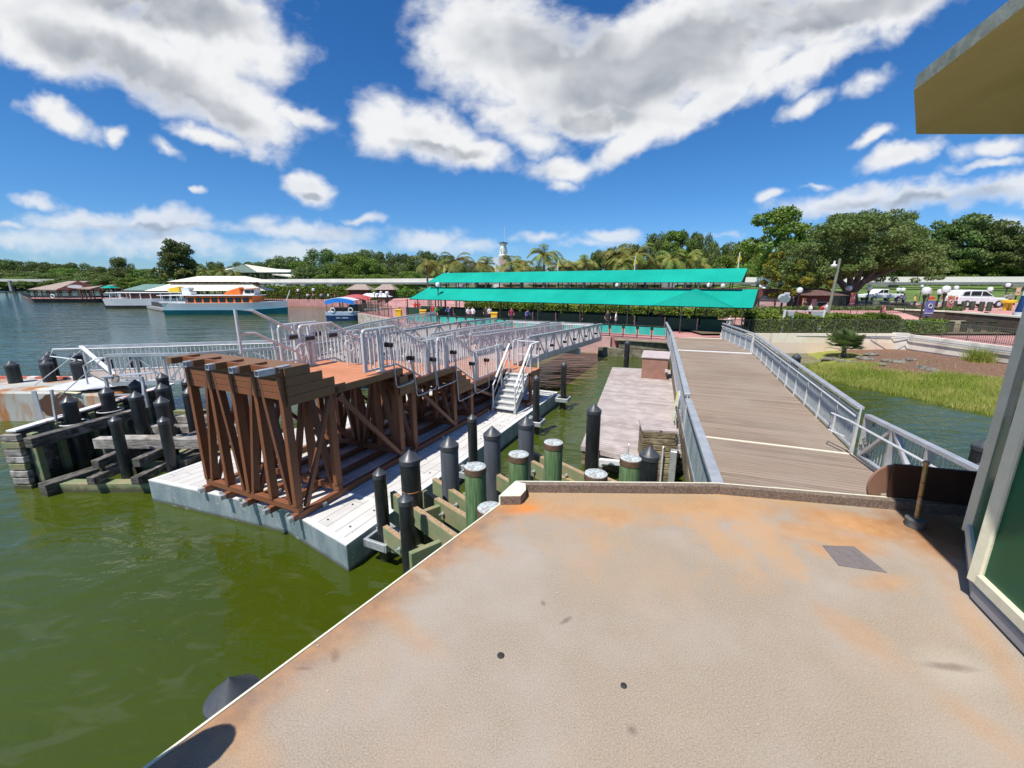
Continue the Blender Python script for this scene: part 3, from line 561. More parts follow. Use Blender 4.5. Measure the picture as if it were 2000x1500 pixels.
for li_, (xa_, ya, xb_, yb_, z, w_, h) in enumerate(LB): MB().beam((xa_, ya, z - h / 2), (xb_, yb_, z - h / 2), w_, h).o('cross_beam', m_timberw if li_ in (0, 1, 2, 3) else m_timberg, ldp, bev=.01)
for (xa_, ya, xb_, yb_, z, w_, h) in [(-12.15, 9.9, -11.6, 12.6, 1.42, .26, .26), (-11.75, 9.6, -11.35, 10.6, .32, .36, .36), (-10.6, 9.9, -10.5, 14.2, .82, .2, .22), (-9.6, 9.95, -9.5, 14.2, .84, .2, .22), (-10.5, 9.6, -10.4, 14.2, .5, .2, .2), (-9.4, 9.6, -9.3, 14.2, .5, .2, .2), (-8.6, 10.2, -8.5, 14.2, .7, .2, .22)]:
    MB().beam((xa_, ya, z - h / 2), (xb_, yb_, z - h / 2), w_, h).o('long_beam', m_timber, ldp, bev=.01)
MB().box(-10.9, 10.9, -.4, .8, .12, 1.2).o('dark_panel', m_timber, ldp)
rg = MB(); rg.tube([(-12.40 + .3 * math.cos(a), 11.3 + .3 * math.sin(a), 1.36) for a in [2 * math.pi * k / 20 for k in range(20)]], .022, 6, True); rg.o('steel_ring', m_alu, ldp, True)
rg = MB(); rg.tube([(-12.36 + .3 * math.cos(a), 12.37 + .3 * math.sin(a), 1.4) for a in [2 * math.pi * k / 20 for k in range(20)]], .018, 6, True); rg.o('steel_ring', m_alu, ldp, True)
# steel bracket frame standing on the dolphin
fr = T('rope_stand', 'light aluminium frame with a rope coil standing among the left piles', 'frame', (-12, 12.6, 1.5))
b = MB()
for (x, y) in ((-12.9, 13.0), (-11.75, 13.0)): b.beam((x, y, 1.3), (x, y, 2.32), .07, .07)
for z in (2.28, 1.72): b.beam((-12.9, 13.0, z), (-11.75, 13.0, z), .06, .05)
b.beam((-12.95, 13.0, 2.32), (-11.7, 13.4, 2.36), .3, .02); b.beam((-13.0, 11.05, 1.5), (-13.0, 11.05, 2.35), .12, .03); b.beam((-12.55, 11.0, 1.5), (-12.45, 11.0, 2.4), .05, .05); b.beam((-11.75, 13.0, 2.2), (-11.55, 12.6, 1.0), .05, .05)
b.o('frame', m_alu2, fr)
b = MB(); b.tube([(-12.55 + .10 * math.cos(a), 12.97, 2.25 + .12 * math.sin(a) + .004 * a) for a in [k * .5 for k in range(26)]], .02, 6); b.o('rope_coil', mnoise('brown_rope', (.25, .15, .09), (.4, .26, .18), 20, .9), tag(T('rope_coil', 'coil of brown rope hung on the aluminium frame', 'rope', (-12.55, 12.97, 2.2))), True)
# rusty apron
N = mat('rusty_steel_apron', (.5, .5, .45), .6); f = N.noise(N.map(N.tc, scale=(1, 1, .3)), 1.1, 6, .65); rs = N.mapr(f, .50, .62)
c = N.mix(N.mapr(N.noise(N.tc, .8, 3), .3, .7), (.40, .40, .35), (.52, .52, .47)); c = N.mix(rs, c, (.42, .17, .05))
mm = N.map(N.tc, (-17.2, 15.5, .62), (0, 0, 0), (1.15, 9, .5), 'TEXTURE'); dd = N.math('ADD', N.vm('LENGTH', mm), N.math('MULTIPLY_ADD', N.noise(N.tc, 3, 4), .8, -.4)); c = N.mix(N.mapr(dd, 1., .9), c, (.10, .045, .025)); setc(N, c); m_apron = N.m
ap = T('rusty_apron', 'pale steel boarding apron streaked with rust, afloat at the left edge', 'barge', (-19, 16.3, 0))
MB().prism([(-27, 15.6), (-17.1, 15.45), (-15.3, 15.05), (-14.9, 15.3), (-15.0, 16.0), (-17.0, 17.9), (-27, 18.2)], -.4, 1.16).o('hull', m_apron, ap, bev=.06)
N = mat('red_white_edge', (.7, .7, .68), .7); xx = N.n('ShaderNodeSeparateXYZ', i={0: N.tc}).outputs[0]; setc(N, N.mix(N.math('LESS_THAN', N.math('FRACT', N.math('DIVIDE', xx, .9)), .6), (.70, .68, .64), (.50, .12, .08)))
MB().beam((-27, 18.0, 1.2), (-17.3, 17.8, 1.2), .22, .08).o('striped_edge', N.m, ap)
MB().slab([(-18.4, 15.75, 1.165), (-16.2, 15.25, 1.30), (-14.9, 15.55, 1.42), (-15.6, 17.6, 1.42), (-18.0, 17.6, 1.30)], .03).o('ramp_plate', mnoise('pale_ramp_plate', (.55, .55, .56), (.68, .68, .70), 2, .6), ap)
MB().slab([(-18.7, 15.95, 1.17), (-16.25, 15.15, 1.20), (-16.2, 15.3, 1.215), (-18.5, 16.1, 1.185)], .03).o('hazard_strip', mnoise('yellow_strip', (.75, .66, .40), (.8, .72, .5), 3, .6), ap)
# ------------------------------------------------------------------ floating barge
A, B_, C_ = (-8.83, 9.36), (-4.76, 7.97), (-3.02, 6.74)
D_ = Q(11.9, -1.46, 0)[:2]; F_ = Q(11.9, 4.83, 0)[:2]
bg_ = T('floating_barge', 'floating galvanised steel work barge with pale plank deck under the brown trestle', 'barge', (-3, 12, 0))
outl = [A, B_, C_, D_, F_]
MB().prism(outl, -.45, .54).o('hull', m_galv, bg_, bev=.01)
ins = [Q(-.22, 4.7, 0)[:2], Q(.22, .55, 0)[:2], Q(-.12, -1.36, 0)[:2], Q(11.8, -1.33, 0)[:2], Q(11.8, 4.7, 0)[:2]]
MB().prism(ins, .52, .552).o('plank_deck', m_barge, bg_)
b = MB()
for k in range(len(outl)):
    p, q = outl[k], outl[(k + 1) % len(outl)]; pi, qi = ins[k], ins[(k + 1) % len(outl)]
    b.prism([p, q, (qi[0], qi[1]), (pi[0], pi[1])], .535, .560)
b.o('coping', m_curb, bg_)
b = MB()
for k in range(8):
    s = 1.2 + k * 1.45; p, q = Q(s, 4.68, .556), Q(s, -1.33, .556); b.beam(p, q, .09, .012)
b.o('seam_strip', m_curb, bg_)
for k in range(34):
    b = MB()
    s = .2 + (k % 17) * .66; l = -.55 if k < 17 else -1.15; x, y, z = Q(s, l, .556); b.box(x, y, z, .03, .03, .015)
    b.o('deck_bolt', m_dark, bg_)
for (x, y, z) in (GPP[0], GPP[2], GPP[3], GPP[4]):
    b = MB(); a = ANG1
    for sx_, sy_, w_, h_ in ((.24, 0, .06, .5), (-.24, 0, .06, .5), (0, .24, .54, .06), (0, -.24, .54, .06)):
        ca, sa = math.cos(a), math.sin(a); b.box(x + sx_ * ca - sy_ * sa, y + sx_ * sa + sy_ * ca, .36 + abs(sy_) * .01, w_, h_, .16, a)
    b.beam((x - .16, y + .30, .43), (x - .42, y + .42, .43), .1, .12); b.beam((x + .1, y + .30, .43), (x - .2, y + .58, .43), .1, .12)
    b.o('pile_bracket', m_galvplain, bg_, bev=.006)
# ------------------------------------------------------------------ brown trestle with three deck levels
tr = T('boarding_trestle', 'tall brown boarding trestle with three stepped orange-brown deck levels on the barge', 'boarding platform', Q(5, 1.5, .55))
lats = [0., .72, 1.43, 2.15, 2.9]
LEN = 11.6
for l in lats: MB().beam(Q(-.16, l, .645), Q(LEN, l, .645), .12, .13, (0, 0, 1)).o('runner', m_brown, tr, bev=.006)
for l in lats: MB().beam(Q(-.27, l, .645), Q(-.15, l, .645), .09, .10).o('runner_end', m_galvplain, tr)
b = MB()
for l in (0., 1.43, 2.9):
    for s in (.55, 2.1, 3.6, 5.0, 6.5, 8.0, 9.6):
        x, y, z = Q(s, l - .085, .556); b.box(x, y, z, .09, .04, .09, ANG1)
for l in (.3, 1.0, 1.8, 2.5):
    x, y, z = Q(-.05, l, .556); b.box(x, y, z, .06, .04, .06, ANG1)
b.o('anchor_bracket', m_galvplain, tr)
def dz(s): return 3.07 if s < 3.3 else (2.66 if s < 5.87 else 1.87)
bents = [0.0, 1.02, 3.2, 3.76, 5.82, 6.88, 9.3, 11.3]
m_br2 = mplank('brace_composite', 0, 9., (.15, .058, .028), (.21, .084, .042), 0, grain=16, rough=.5, bmp=.1)
for bi, s in enumerate(bents):
    top = 3.52 if bi == 0 else dz(s - .06 if s in (3.2, 5.82) else s) - .22
    MB().beam(Q(s, -.06, .785), Q(s, 2.96, .785), .12, .14).o('sill', m_brown, tr, bev=.006)
    for i, l in enumerate(lats): MB().beam(Q(s, l, .855), Q(s, l, top), .105, .17, (.42, .9075, 0)).o('post', m_brown, tr, bev=.006)
    MB().beam(Q(s, -.06, top + .05), Q(s, 2.96, top + .05), .12, .12).o('cap_beam', m_brown, tr)
    hb = top - .86
    for (l0, l1) in ((.80, 1.30), (.60, .16), (2.23, 2.72), (2.02, 1.60)):
        MB().beam(Q(s + .0, l0, top), Q(s + .0, l1, .86), .08, .14, (.42, .9075, 0)).o('brace', m_br2, tr, bev=.004)
for l in (0., 1.43, 2.9):
    for (s0, z0, s1, z1) in ((.95, 2.85, .12, .78), (1.2, 2.85, 3.05, .80), (3.9, 2.38, 5.7, .80), (6.98, 1.68, 9.1, .80), (9.4, 1.68, 11.1, .8)):
        MB().beam(Q(s0, l - .07, z0), Q(s1, l - .07, z1), .08, .10).o('diagonal', m_br2, tr, bev=.004)
# front stair head: cantilever beams, tubes, riser boards
for i, l in enumerate(lats):
    if i > 0: MB().beam(Q(-.36, l, 3.645), Q(.2, l, 3.645), .16, .13).o('head_beam', m_brownd, tr, bev=.005)
for i, l in enumerate(lats[:4]):
    b = MB()
    e0 = -.47; e1_ = .18 if i == 0 else -.34
    p, q = Vector(Q(e0, l, 3.645)), Vector(Q(e1_, l, 3.645)); up = Vector((0, 0, 1)); sd = (q - p).normalized().cross(up)
    for a_, c_, w_, h_ in ((.05, 0, .012, .11), (-.05, 0, .012, .11), (0, .05, .088, .012), (0, -.05, .088, .012)): b.beam(p + sd * a_ + up * c_, q + sd * a_ + up * c_, w_, h_)
    b.o('steel_tube_end', m_galvplain, tr)
for k in range(4): MB().beam(Q(-.045, -.04, 3.515 - .132 * k), Q(-.045, 2.96, 3.515 - .132 * k), .035, .122).o('front_board', m_brown, tr, bev=.003)
tz_ = [3.66, 3.46, 3.26]
MB().beam(Q(-.118, 1.43 - 1.5, 3.70 - .06), Q(-.118, 2.98, 3.70 - .06), .06, .125).o('front_fascia', m_brown, tr, bev=.003)
for k, (s0, s1) in enumerate(((-.085, .54), (.52, .82), (.80, 1.11))):
    b = MB(); c4 = [Q(s0, -.06, 0)[:2], Q(s1, -.06, 0)[:2], Q(s1, 2.96, 0)[:2], Q(s0, 2.96, 0)[:2]]; b.prism(c4, tz_[k] - .035, tz_[k]); b.o('tread', m_brownd if k == 0 else m_deckor, tr)
    MB().beam(Q(s1 - .012, -.06, tz_[k] - .12), Q(s1 - .012, 2.96, tz_[k] - .12), .02, .165).o('riser', m_brownd, tr)
def side_boards(l, s0, ends, z_bot, h=.185):    # stacked boards closing the side of a flight
    for k, s1 in enumerate(ends):
        z = z_bot + h * k; MB().beam(Q(s0, l, z + h / 2), Q(s1, l, z + h / 2), .03, h - .006).o('side_board', m_brownd, tr, bev=.003)
for l in (-.085, 2.985):
    side_boards(l, .0, (1.4, 1.12, .83, .55), 2.93)
decks = [(1.10, 3.32, 3.07), (3.86, 5.88, 2.66), (6.70, LEN, 1.87)]
for s0, s1, z in decks:
    MB().prism([Q(s0, -.07, 0)[:2], Q(s1, -.07, 0)[:2], Q(s1, 2.97, 0)[:2], Q(s0, 2.97, 0)[:2]], z - .035, z).o('deck', m_deckor, tr)
    for l in (-.085, 2.985): MB().beam(Q(s0, l, z - .072), Q(s1, l, z - .072), .03, .145).o('fascia', m_brownd, tr, bev=.003)
    for l in lats: MB().beam(Q(s0, l, z - .11), Q(s1, l, z - .11), .06, .14).o('joist', m_brown, tr)
    MB().beam(Q(s1 + .012, -.07, z - .11), Q(s1 + .012, 2.97, z - .11), .02, .2).o('riser', m_brownd, tr)
# intermediate treads B->C and A->B
for (s0, s1, z) in ((3.34, 3.87, 2.87), (5.90, 6.18, 2.46), (6.18, 6.45, 2.26), (6.44, 6.72, 2.065)):
    MB().prism([Q(s0, -.05, 0)[:2], Q(s1, -.05, 0)[:2], Q(s1, 2.95, 0)[:2], Q(s0, 2.95, 0)[:2]], z - .035, z).o('tread', m_deckor, tr)
    MB().beam(Q(s1 - .012, -.05, z - .12), Q(s1 - .012, 2.95, z - .12), .02, .165).o('riser', m_brownd, tr)
for l in (-.087, 2.987):
    side_boards(l, 3.17, (3.9, 3.87, 3.5), 2.35, .17); side_boards(l, 5.87, (6.75, 6.72, 6.45, 6.18), 1.72, .19)
# small landing at the stair
MB().prism([Q(9.5, -1.15, 0)[:2], Q(10.45, -1.15, 0)[:2], Q(10.45, -.1, 0)[:2], Q(9.5, -.1, 0)[:2]], 1.82, 1.868).o('landing_deck', m_deckor, tr)
MB().beam(Q(9.5, -1.16, 1.77), Q(10.45, -1.16, 1.77), .03, .18).o('fascia', m_brownd, tr)
for s in (9.62, 10.35): MB().beam(Q(s, -1.08, .56), Q(s, -1.08, 1.8), .11, .11, (.42, .9, 0)).o('post', m_brown, tr)
MB().beam(Q(9.2, -1.08, .63), Q(10.6, -1.08, .63), .11, .11).o('sill', m_brown, tr)
MB().beam(Q(9.6, -1.08, .65), Q(9.6, 0, .65), .1, .11).o('sill', m_brown, tr)
# ---- guard rails (parts of the trestle)
def arc(c, a, b_, r, n=5):
    """rounded corner at c between directions a and b_"""
    c, a, b_ = Vector(c), Vector(a), Vector(b_); da, db = (a - c).normalized(), (b_ - c).normalized()
    p0, p1 = c + da * r, c + db * r; return [p0.lerp(c, t).lerp(c.lerp(p1, t), t) for t in [k / n for k in range(n + 1)]]
def guard(par, base, h=1.06, lift=.09, pitch=.125, posts=(), r=.034, pr=.0135, close=True, nm='guardrail', mt=None, both=True):
    mt = mt or m_alu; base = [Vector(p) for p in base]; up = Vector((0, 0, h)); lo = Vector((0, 0, lift)); pts = []
    topc = [p + up for p in base]; botc = [p + lo for p in base]
    loop = []
    if close:
        loop += arc(topc[0], botc[0], topc[1], .11); loop += topc[1:-1]; loop += arc(topc[-1], topc[-2], botc[-1], .11)
        path = [botc[0]] + loop + [botc[-1]]
        b = MB(); b.tube(path, r, 8); b.tube(botc, r * .8, 6)
    else:
        b = MB(); b.tube(topc, r, 8); b.tube(botc, r * .8, 6); b.tube([botc[0], topc[0]], r, 6); b.tube([botc[-1], topc[-1]], r, 6)
    g = b.o(nm, mt, par, True)
    b = MB()
    for i in range(len(base) - 1):
        p, q = base[i], base[i + 1]; L_ = math.hypot(q.x - p.x, q.y - p.y); n = max(1, int(L_ / pitch))
        for k in range(n):
            t = (k + .5) / n; c_ = p.lerp(q, t); b.beam(c_ + lo, c_ + up, pr * 2, pr * 2, (.42, .9, 0))
    b.o('pickets', mt, g)
    for (i, t) in posts:
        c_ = base[i].lerp(base[i + 1], t); b = MB(); b.beam(c_ + Vector((0, 0, -.02)), c_ + up * .99, .14, .075, (.42, .9, 0)); b.box(c_.x, c_.y, c_.z + .002, .22, .18, .014, ANG1); b.o('post', mt, g, bev=.004)
    return g
def rl(*pts): return [Q(s, l, z) for s, l, z in pts]
lr = .07
guard(tr, rl((2.17, lr, 3.08), (3.29, lr, 3.08), (4.3, lr, 2.55), (4.93, lr, 2.55)), posts=((0, .5), (2, .45)))
guard(tr, rl((5.12, lr, 2.55), (6.02, lr, 2.55), (7.23, lr, 1.83), (9.45, lr, 1.83)), posts=((0, .45), (2, .06), (2, .82)))
guard(tr, rl((2.17, 2.9, 3.08), (3.33, 2.9, 3.08), (4.25, 2.9, 2.55), (4.93, 2.9, 2.55)), posts=((0, .4), (2, .45)))
guard(tr, rl((5.12, 2.9, 2.55), (6.02, 2.9, 2.55), (7.23, 2.9, 1.83), (11.3, 2.9, 1.83)), posts=((0, .45), (2, .06), (2, .7)))
guard(tr, rl((2.3, 2.3, 3.08), (3.33, 2.3, 3.08), (4.25, 2.3, 2.55), (4.8, 2.3, 2.55)), posts=((0, .3), (2, .4)))
guard(tr, rl((10.5, lr, 1.83), (11.5, lr, 1.83)), posts=())
for l in (2.3, 2.9):
    for s in (2.55, 3.3): 
        x, y, z = Q(s, l - .05, 3.72); b = MB(); b.box(x, y, z, .04, .34, .17, ANG1 - math.pi / 2); b.o('step_light', m_galvplain, tr); x, y, z = Q(s, l - .075, 3.755); b = MB(); b.box(x, y, z, .02, .27, .10, ANG1 - math.pi / 2); b.o('step_light_lens', m_dark, tr)
# curved return loops and the two-rail handrails
def hand(par, pts, r=.026, nm='handrail'): return MB().tube(pts, r, 8).o(nm, m_alu, par, True)
hl = 2.35
top_ = rl((.80, hl, 3.66), (.80, hl, 4.63), (1.17, hl, 4.60), (2.5, hl, 3.86), (2.5, hl, 3.08)); hand(tr, top_, .034)
hand(tr, rl((.80, hl, 4.10), (1.17, hl, 4.08), (2.5, hl, 3.32), (2.5, hl, 3.31)), .028); hand(tr, rl((1.62, hl, 3.07), (1.62, hl, 4.33)), .03)
for l, s in ((1.45, 3.0), (1.05, 5.0), (1.6, 5.7)):
    z = dz(s); zz = z + .9
    hand(tr, [Vector(p) for p in rl((s, l, z), (s, l, zz - .1))] + [Vector(p) for p in rl((s + .05, l, zz), (s + .45, l, zz), (s + 1.35, l, zz - .52), (s + 1.6, l, zz - .52), (s + 1.68, l, zz - .6), (s + 1.68, l, zz - 1.0))], .02)
    hand(tr, rl((s, l, zz - .33), (s + .4, l, zz - .33), (s + 1.35, l, zz - .88), (s + 1.68, l, zz - .88)), .017)
for (s, l, z) in ((2.25, 2.2, 3.55), (3.0, 1.35, 3.6), (4.35, .6, 3.1), (6.1, 1.0, 3.1), (5.2, 2.2, 3.2)):
    lp = [Q(s + .16 * math.cos(a), l, z + .15 * math.sin(a)) for a in [2 * math.pi * k / 14 for k in range(14)]]; MB().tube(lp, .017, 6, True).o('return_loop', m_alu, tr, True)
# conduits with junction boxes
BX = [(2.95, 3.66), (3.75, 3.2), (4.75, 3.0), (5.85, 3.05), (6.95, 2.5), (8.0, 2.45)]
for (s, z) in BX:
    b = MB(); x, y, zc = Q(s, -.01, z); b.box(x, y, zc, .10, .22, .11, ANG1 - math.pi / 2 + math.pi / 2); b.o('junction_box', m_black2, tr, bev=.01)
for (i, j, zb) in ((0, 1, 2.62), (1, 2, 2.2), (2, 3, 2.2), (3, 4, 1.5), (4, 5, 1.5)):
    (s0, z0), (s1, z1) = BX[i], BX[j]; s0 += .05; s1 -= .02
    path = [Q(s0, -.06, z0)] + arc(Q(s0, -.13, zb), Q(s0, -.10, z0), Q(s1, -.13, zb + .02), .12) + arc(Q(s1, -.13, zb + .02), Q(s0, -.13, zb), Q(s1, -.10, z1), .12) + [Q(s1, -.06, z1)]
    MB().tube(path, .017, 7).o('conduit', m_galvplain, tr, True)
# stray things under the trestle
x, y, _ = Q(4.6, 1.1, .56); cb = T('cardboard_box', 'white and brown cardboard box lying in the shade under the trestle', 'box', (x, y, .56)); MB().box(x, y, .562, .34, .3, .2, .5).o('carton', m_white, cb); MB().box(x + .01, y, .763, .36, .28, .12, .55).o('upper_carton', mnoise('cardboard', (.30, .2, .1), (.4, .27, .15), 4, .8), cb)
b = MB(); b.tube([Q(3.9, .55, .60), Q(6.2, .4, .60)], .03, 6); b.tube([Q(3.9, .67, .60), Q(6.2, .52, .60)], .02, 6); b.o('steel_pipes', m_galvplain, tag(T('steel_pipes', 'pair of long steel pipes lying on the barge under the trestle', 'pipe', Q(5, .5, .6))), True)
# ------------------------------------------------------------------ aluminium stair from barge to trestle
stt = T('aluminium_stairs', 'open aluminium stairs rising from the barge to the trestle landing', 'stairs', Q(8.8, -.6, .56))
zb_, zt_, sb, se = .56, 1.86, 8.12, 9.5; la, lb_ = -.15, -1.05
for l in (la, lb_): MB().slab([Q(sb, l, zb_), Q(sb + .22, l, zb_), Q(se + .12, l, zt_ - .28), Q(se + .12, l, zt_ + .0), Q(se - .02, l, zt_), Q(sb, l, zb_ + .2)], .02).o('stringer', m_alu2, stt)
for k in range(7):
    t = (k + .5) / 7; s = sb + (se - sb) * t; z = zb_ + (zt_ - zb_) * (k + 1) / 7.4
    MB().prism([Q(s - .11, la, 0)[:2], Q(s + .13, la, 0)[:2], Q(s + .13, lb_, 0)[:2], Q(s - .11, lb_, 0)[:2]], z - .035, z).o('tread', m_alu, stt)
    MB().beam(Q(s + .13, la, z + .06), Q(s + .13, lb_, z + .06), .008, .11).o('riser', m_galvplain, stt)
for l in (la - .03, lb_ - .03):
    h = 1.0; a0, a1 = Vector(Q(sb + .05, l, zb_)), Vector(Q(se + .1, l, zt_))
    b = MB(); b.beam(a0 + Vector((0, 0, h)), a1 + Vector((0, 0, h + .05)), .075, .04); b.beam(a0 + Vector((0, 0, h * .62)), a1 + Vector((0, 0, h * .68)), .04, .03)
    for t in (.0, .5, 1.): c_ = a0.lerp(a1, t); b.beam(c_ + Vector((0, 0, 0)), c_ + Vector((0, 0, h + .03)), .05, .05, (.42, .9, 0))
    b.o('handrail', m_alu, stt, bev=.006)
b = MB(); 
for (s, l) in ((10.4, -.2), (10.4, -1.1), (9.62, -1.1)): b.beam(Q(s, l, 1.87), Q(s, l, 2.95), .055, .055, (.42, .9, 0))
for z in (2.93, 2.38): b.beam(Q(10.4, -.2, z), Q(10.4, -1.1, z), .10 if z > 2.9 else .05, .035)
b.beam(Q(10.4, -1.1, 2.93), Q(9.62, -1.1, 2.93), .1, .035); b.beam(Q(10.4, -1.1, 2.38), Q(9.62, -1.1, 2.38), .05, .035); b.o('landing_rail', m_alu, stt, bev=.004)
# ------------------------------------------------------------------ gangways (trusses)
def truss(par, p, q, h, n, pitch=.135, nm='truss', hb=.16, side=1, inner=.12):
    p, q = Vector(p), Vector(q); d = q - p; up = Vector((0, 0, h)); nn = Vector((d.y, -d.x, 0)).normalized() * inner * side
    b = MB(); b.beam(p + up, q + up, .15, .11); b.beam(p, q, .11, hb)
    for k in range(n + 1): c_ = p + d * (k / n); b.beam(c_, c_ + up, .07, .07, (.42, .9, 0))
    for k in range(n):
        a_, c_ = p + d * (k / n), p + d * ((k + 1) / n)
        if k % 2: a_, c_ = c_, a_
        b.beam(a_, c_ + up, .05, .06)
    g = b.o(nm, m_alu2, par)
    b = MB(); m = int(d.length / pitch)
    for k in range(m): c_ = p + d * ((k + .5) / m) + nn; b.beam(c_ + Vector((0, 0, .06)), c_ + up * .93, .024, .024, (.42, .9, 0))
    b.tube([p + nn + up * .93, q + nn + up * .93], .022, 6); b.tube([p + nn + Vector((0, 0, .08)), q + nn + Vector((0, 0, .08))], .018, 6)
    b.o('pickets', m_alu, g); return g
gw = T('new_gangway', 'new aluminium truss gangway sloping from the trestle down to the quay', 'gangway', Q(18, 1.2, 1.6))
gA, gB = (11.4, 1.92), (25.2, 1.30)
m_gdeck = mplank('gangway_pink_deck', ANG1, .15, (.42, .26, .22), (.55, .36, .31), .06, (.15, .1, .09), 20, .7)
MB().slab([Q(gA[0], -.15, gA[1] - .02), Q(gB[0], -.15, gB[1]), Q(gB[0], 2.6, gB[1]), Q(gA[0], 2.6, gA[1] - .02)], .05).o('deck', m_gdeck, gw)
truss(gw, Q(gA[0], -.2, gA[1] - .02), Q(gB[0], -.2, gB[1]), 1.03, 12, side=-1, hb=.3); truss(gw, Q(gA[0], 2.65, gA[1] - .02), Q(gB[0], 2.65, gB[1]), 1.03, 12, side=1)
b = MB(); b.beam(Q(19.3, -.3, 1.2), Q(19.3, 2.7, 1.2), .3, .3); b.o('cross_beam', m_conc, gw)
b = MB()
for s in (12.4, 14.2, 16.2, 18.0, 20.5, 23): x, y, z = Q(s, -.33, 2.3 - (s - 11.4) * .04); b.box(x, y, z, .09, .18, .11, ANG1)
b.o('junction_box', m_black2, gw)
# older gangway on the left with its bend toward the quay
og = T('left_gangway', 'older grey truss gangway crossing behind the trestle from the rusty apron', 'gangway', (-12, 18, 1.5))
m_ogdeck = mplank('grey_brown_gangway_deck', math.atan2(.3, 1), .16, (.30, .25, .22), (.42, .36, .32), .06, (.1, .08, .07), 20, .8)
fr_ = [(-15.2, 15.55), (-12.3, 15.9), (-9.0, 18.0), (-6.3, 23.5), (-3.6, 29.4), (-1.2, 33.0)]
bk_ = [(-18.3, 17.75), (-11.0, 19.6), (-9.95, 22.6), (-9.9, 28.0), (-9.0, 33.5), (-7.2, 40.0)]
zg = 1.5
b = MB(); n = len(fr_)
for i in range(n - 1): b.slab([(*fr_[i], zg), (*fr_[i + 1], zg), (*bk_[i + 1], zg), (*bk_[i], zg)], .08)
b.o('deck', m_ogdeck, og)
for i in range(n - 1):
    truss(og, (*fr_[i], zg - .02), (*fr_[i + 1], zg - .02), 1.08, 3 if i < 2 else 5, .17, side=-1, nm='front_truss')
    truss(og, (*bk_[i], zg - .02), (*bk_[i + 1], zg - .02), 1.08, 4, .17, side=1, nm='rear_truss')
b = MB(); b.tube([(-14.9, 15.6, 2.5), (-15.6, 15.5, 2.45), (-16.0, 15.4, 2.2), (-16.0, 15.4, 1.5)], .03); b.tube([(-18.2, 17.7, 2.5), (-19.3, 17.5, 2.5), (-19.5, 17.5, 2.2), (-18.3, 17.6, 2.0)], .03)
b.beam((-18.3, 17.7, 2.6), (-16.0, 16.6, 1.5), .14, .06); b.o('hoop_rail', m_white, og, True)
MB().tube([(-18.2, 17.7, 2.5), (-19.2, 16.4, 1.2)], .018, 5).o('mooring_chain', m_galvplain, tag(T('mooring_chain', 'thin chain slanting from the left gangway to the apron, rear one', 'chain', (-18.6, 17, 2)), group='chains holding the apron'))
MB().tube([(-15.2, 15.5, 2.55), (-16.7, 14.9, 1.1)], .018, 5).o('mooring_chain', m_galvplain, tag(T('mooring_chain', 'thin chain slanting from the left gangway to the apron, front one', 'chain', (-16, 15.2, 2)), group='chains holding the apron'))
# middle landing rails seen behind the trestle
md = T('middle_gangway', 'middle aluminium gangway between the left gangway and the new one', 'gangway', (-2, 24, 1.5))
pL, pR = Q(13.5, 6.3, 1.5), Q(13.5, 3.3, 1.5); qL, qR = Q(24.5, 6.6, 1.35), Q(24.5, 3.6, 1.35)
MB().slab([pL, pR, qR, qL], .06).o('deck', m_gdeck, md); truss(md, pR, qR, 1.03, 9, side=-1); truss(md, pL, qL, 1.03, 9, side=1)
MB().slab([Q(11.7, 2.9, 1.6), Q(13.6, 2.9, 1.5), Q(13.6, 7.0, 1.5), Q(11.7, 7.0, 1.6)], .06).o('landing', m_gdeck, md)
truss(md, Q(11.8, 3.0, 1.55), Q(11.8, 7.0, 1.55), 1.03, 3, side=1)
truss(md, Q(24.5, 6.6, 1.35), Q(24.5, .2, 1.35), 1.0, 7, side=1)
# ------------------------------------------------------------------ old walkway
wk = T('old_walkway', 'wide walkway of weathered brown planks with galvanised railings leading to the canopy', 'walkway', Wk(8, 2, 1.2))
def wpoly(pts, z0, z1): return MB().prism([Wk(s, l, 0)[:2] for s, l in pts], z0, z1)
MB().slab([Wk(-6.2, 0, 1.66), Wk(0, 0, 1.25), Wk(0, 3.74, 1.25), Wk(-6.2, 3.48, 1.66)], .15).o('near_deck', m_walk, wk)
wpoly([(.05, 0), (.05, 3.76), (15.7, 4.47), (15.9, 0)], 1.1, 1.25).o('main_deck', m_walk, wk)
wpoly([(15.95, .02), (15.75, 4.47), (22.3, 4.95), (22.7, 1.08)], 1.1, 1.25).o('far_deck', m_walk, wk)
b = wpoly([(-.03, .02), (-.03, 3.72), (.045, 3.72), (.045, .02)], 1.251, 1.262); b.o('joint_strip', m_cream, wk)
b = wpoly([(15.55, .02), (15.4, 4.4), (15.75, 4.42), (15.93, .02)], 1.251, 1.26); b.o('joint_strip', m_curb, wk)
b = wpoly([(22.3, 1.06), (21.95, 4.9), (22.25, 4.95), (22.62, 1.06)], 1.251, 1.26); b.o('joint_strip', m_cream, wk)
wpoly([(-6.2, 3.25), (-6.2, 3.47), (0, 3.72), (15.7, 4.45), (15.7, 4.2), (0, 3.5)], .55, 1.09).o('side_beam', m_oldside, wk)
wpoly([(-6.2, .02), (-6.2, .25), (15.7, .25), (15.7, .02)], .55, 1.09).o('side_beam', m_oldside, wk)
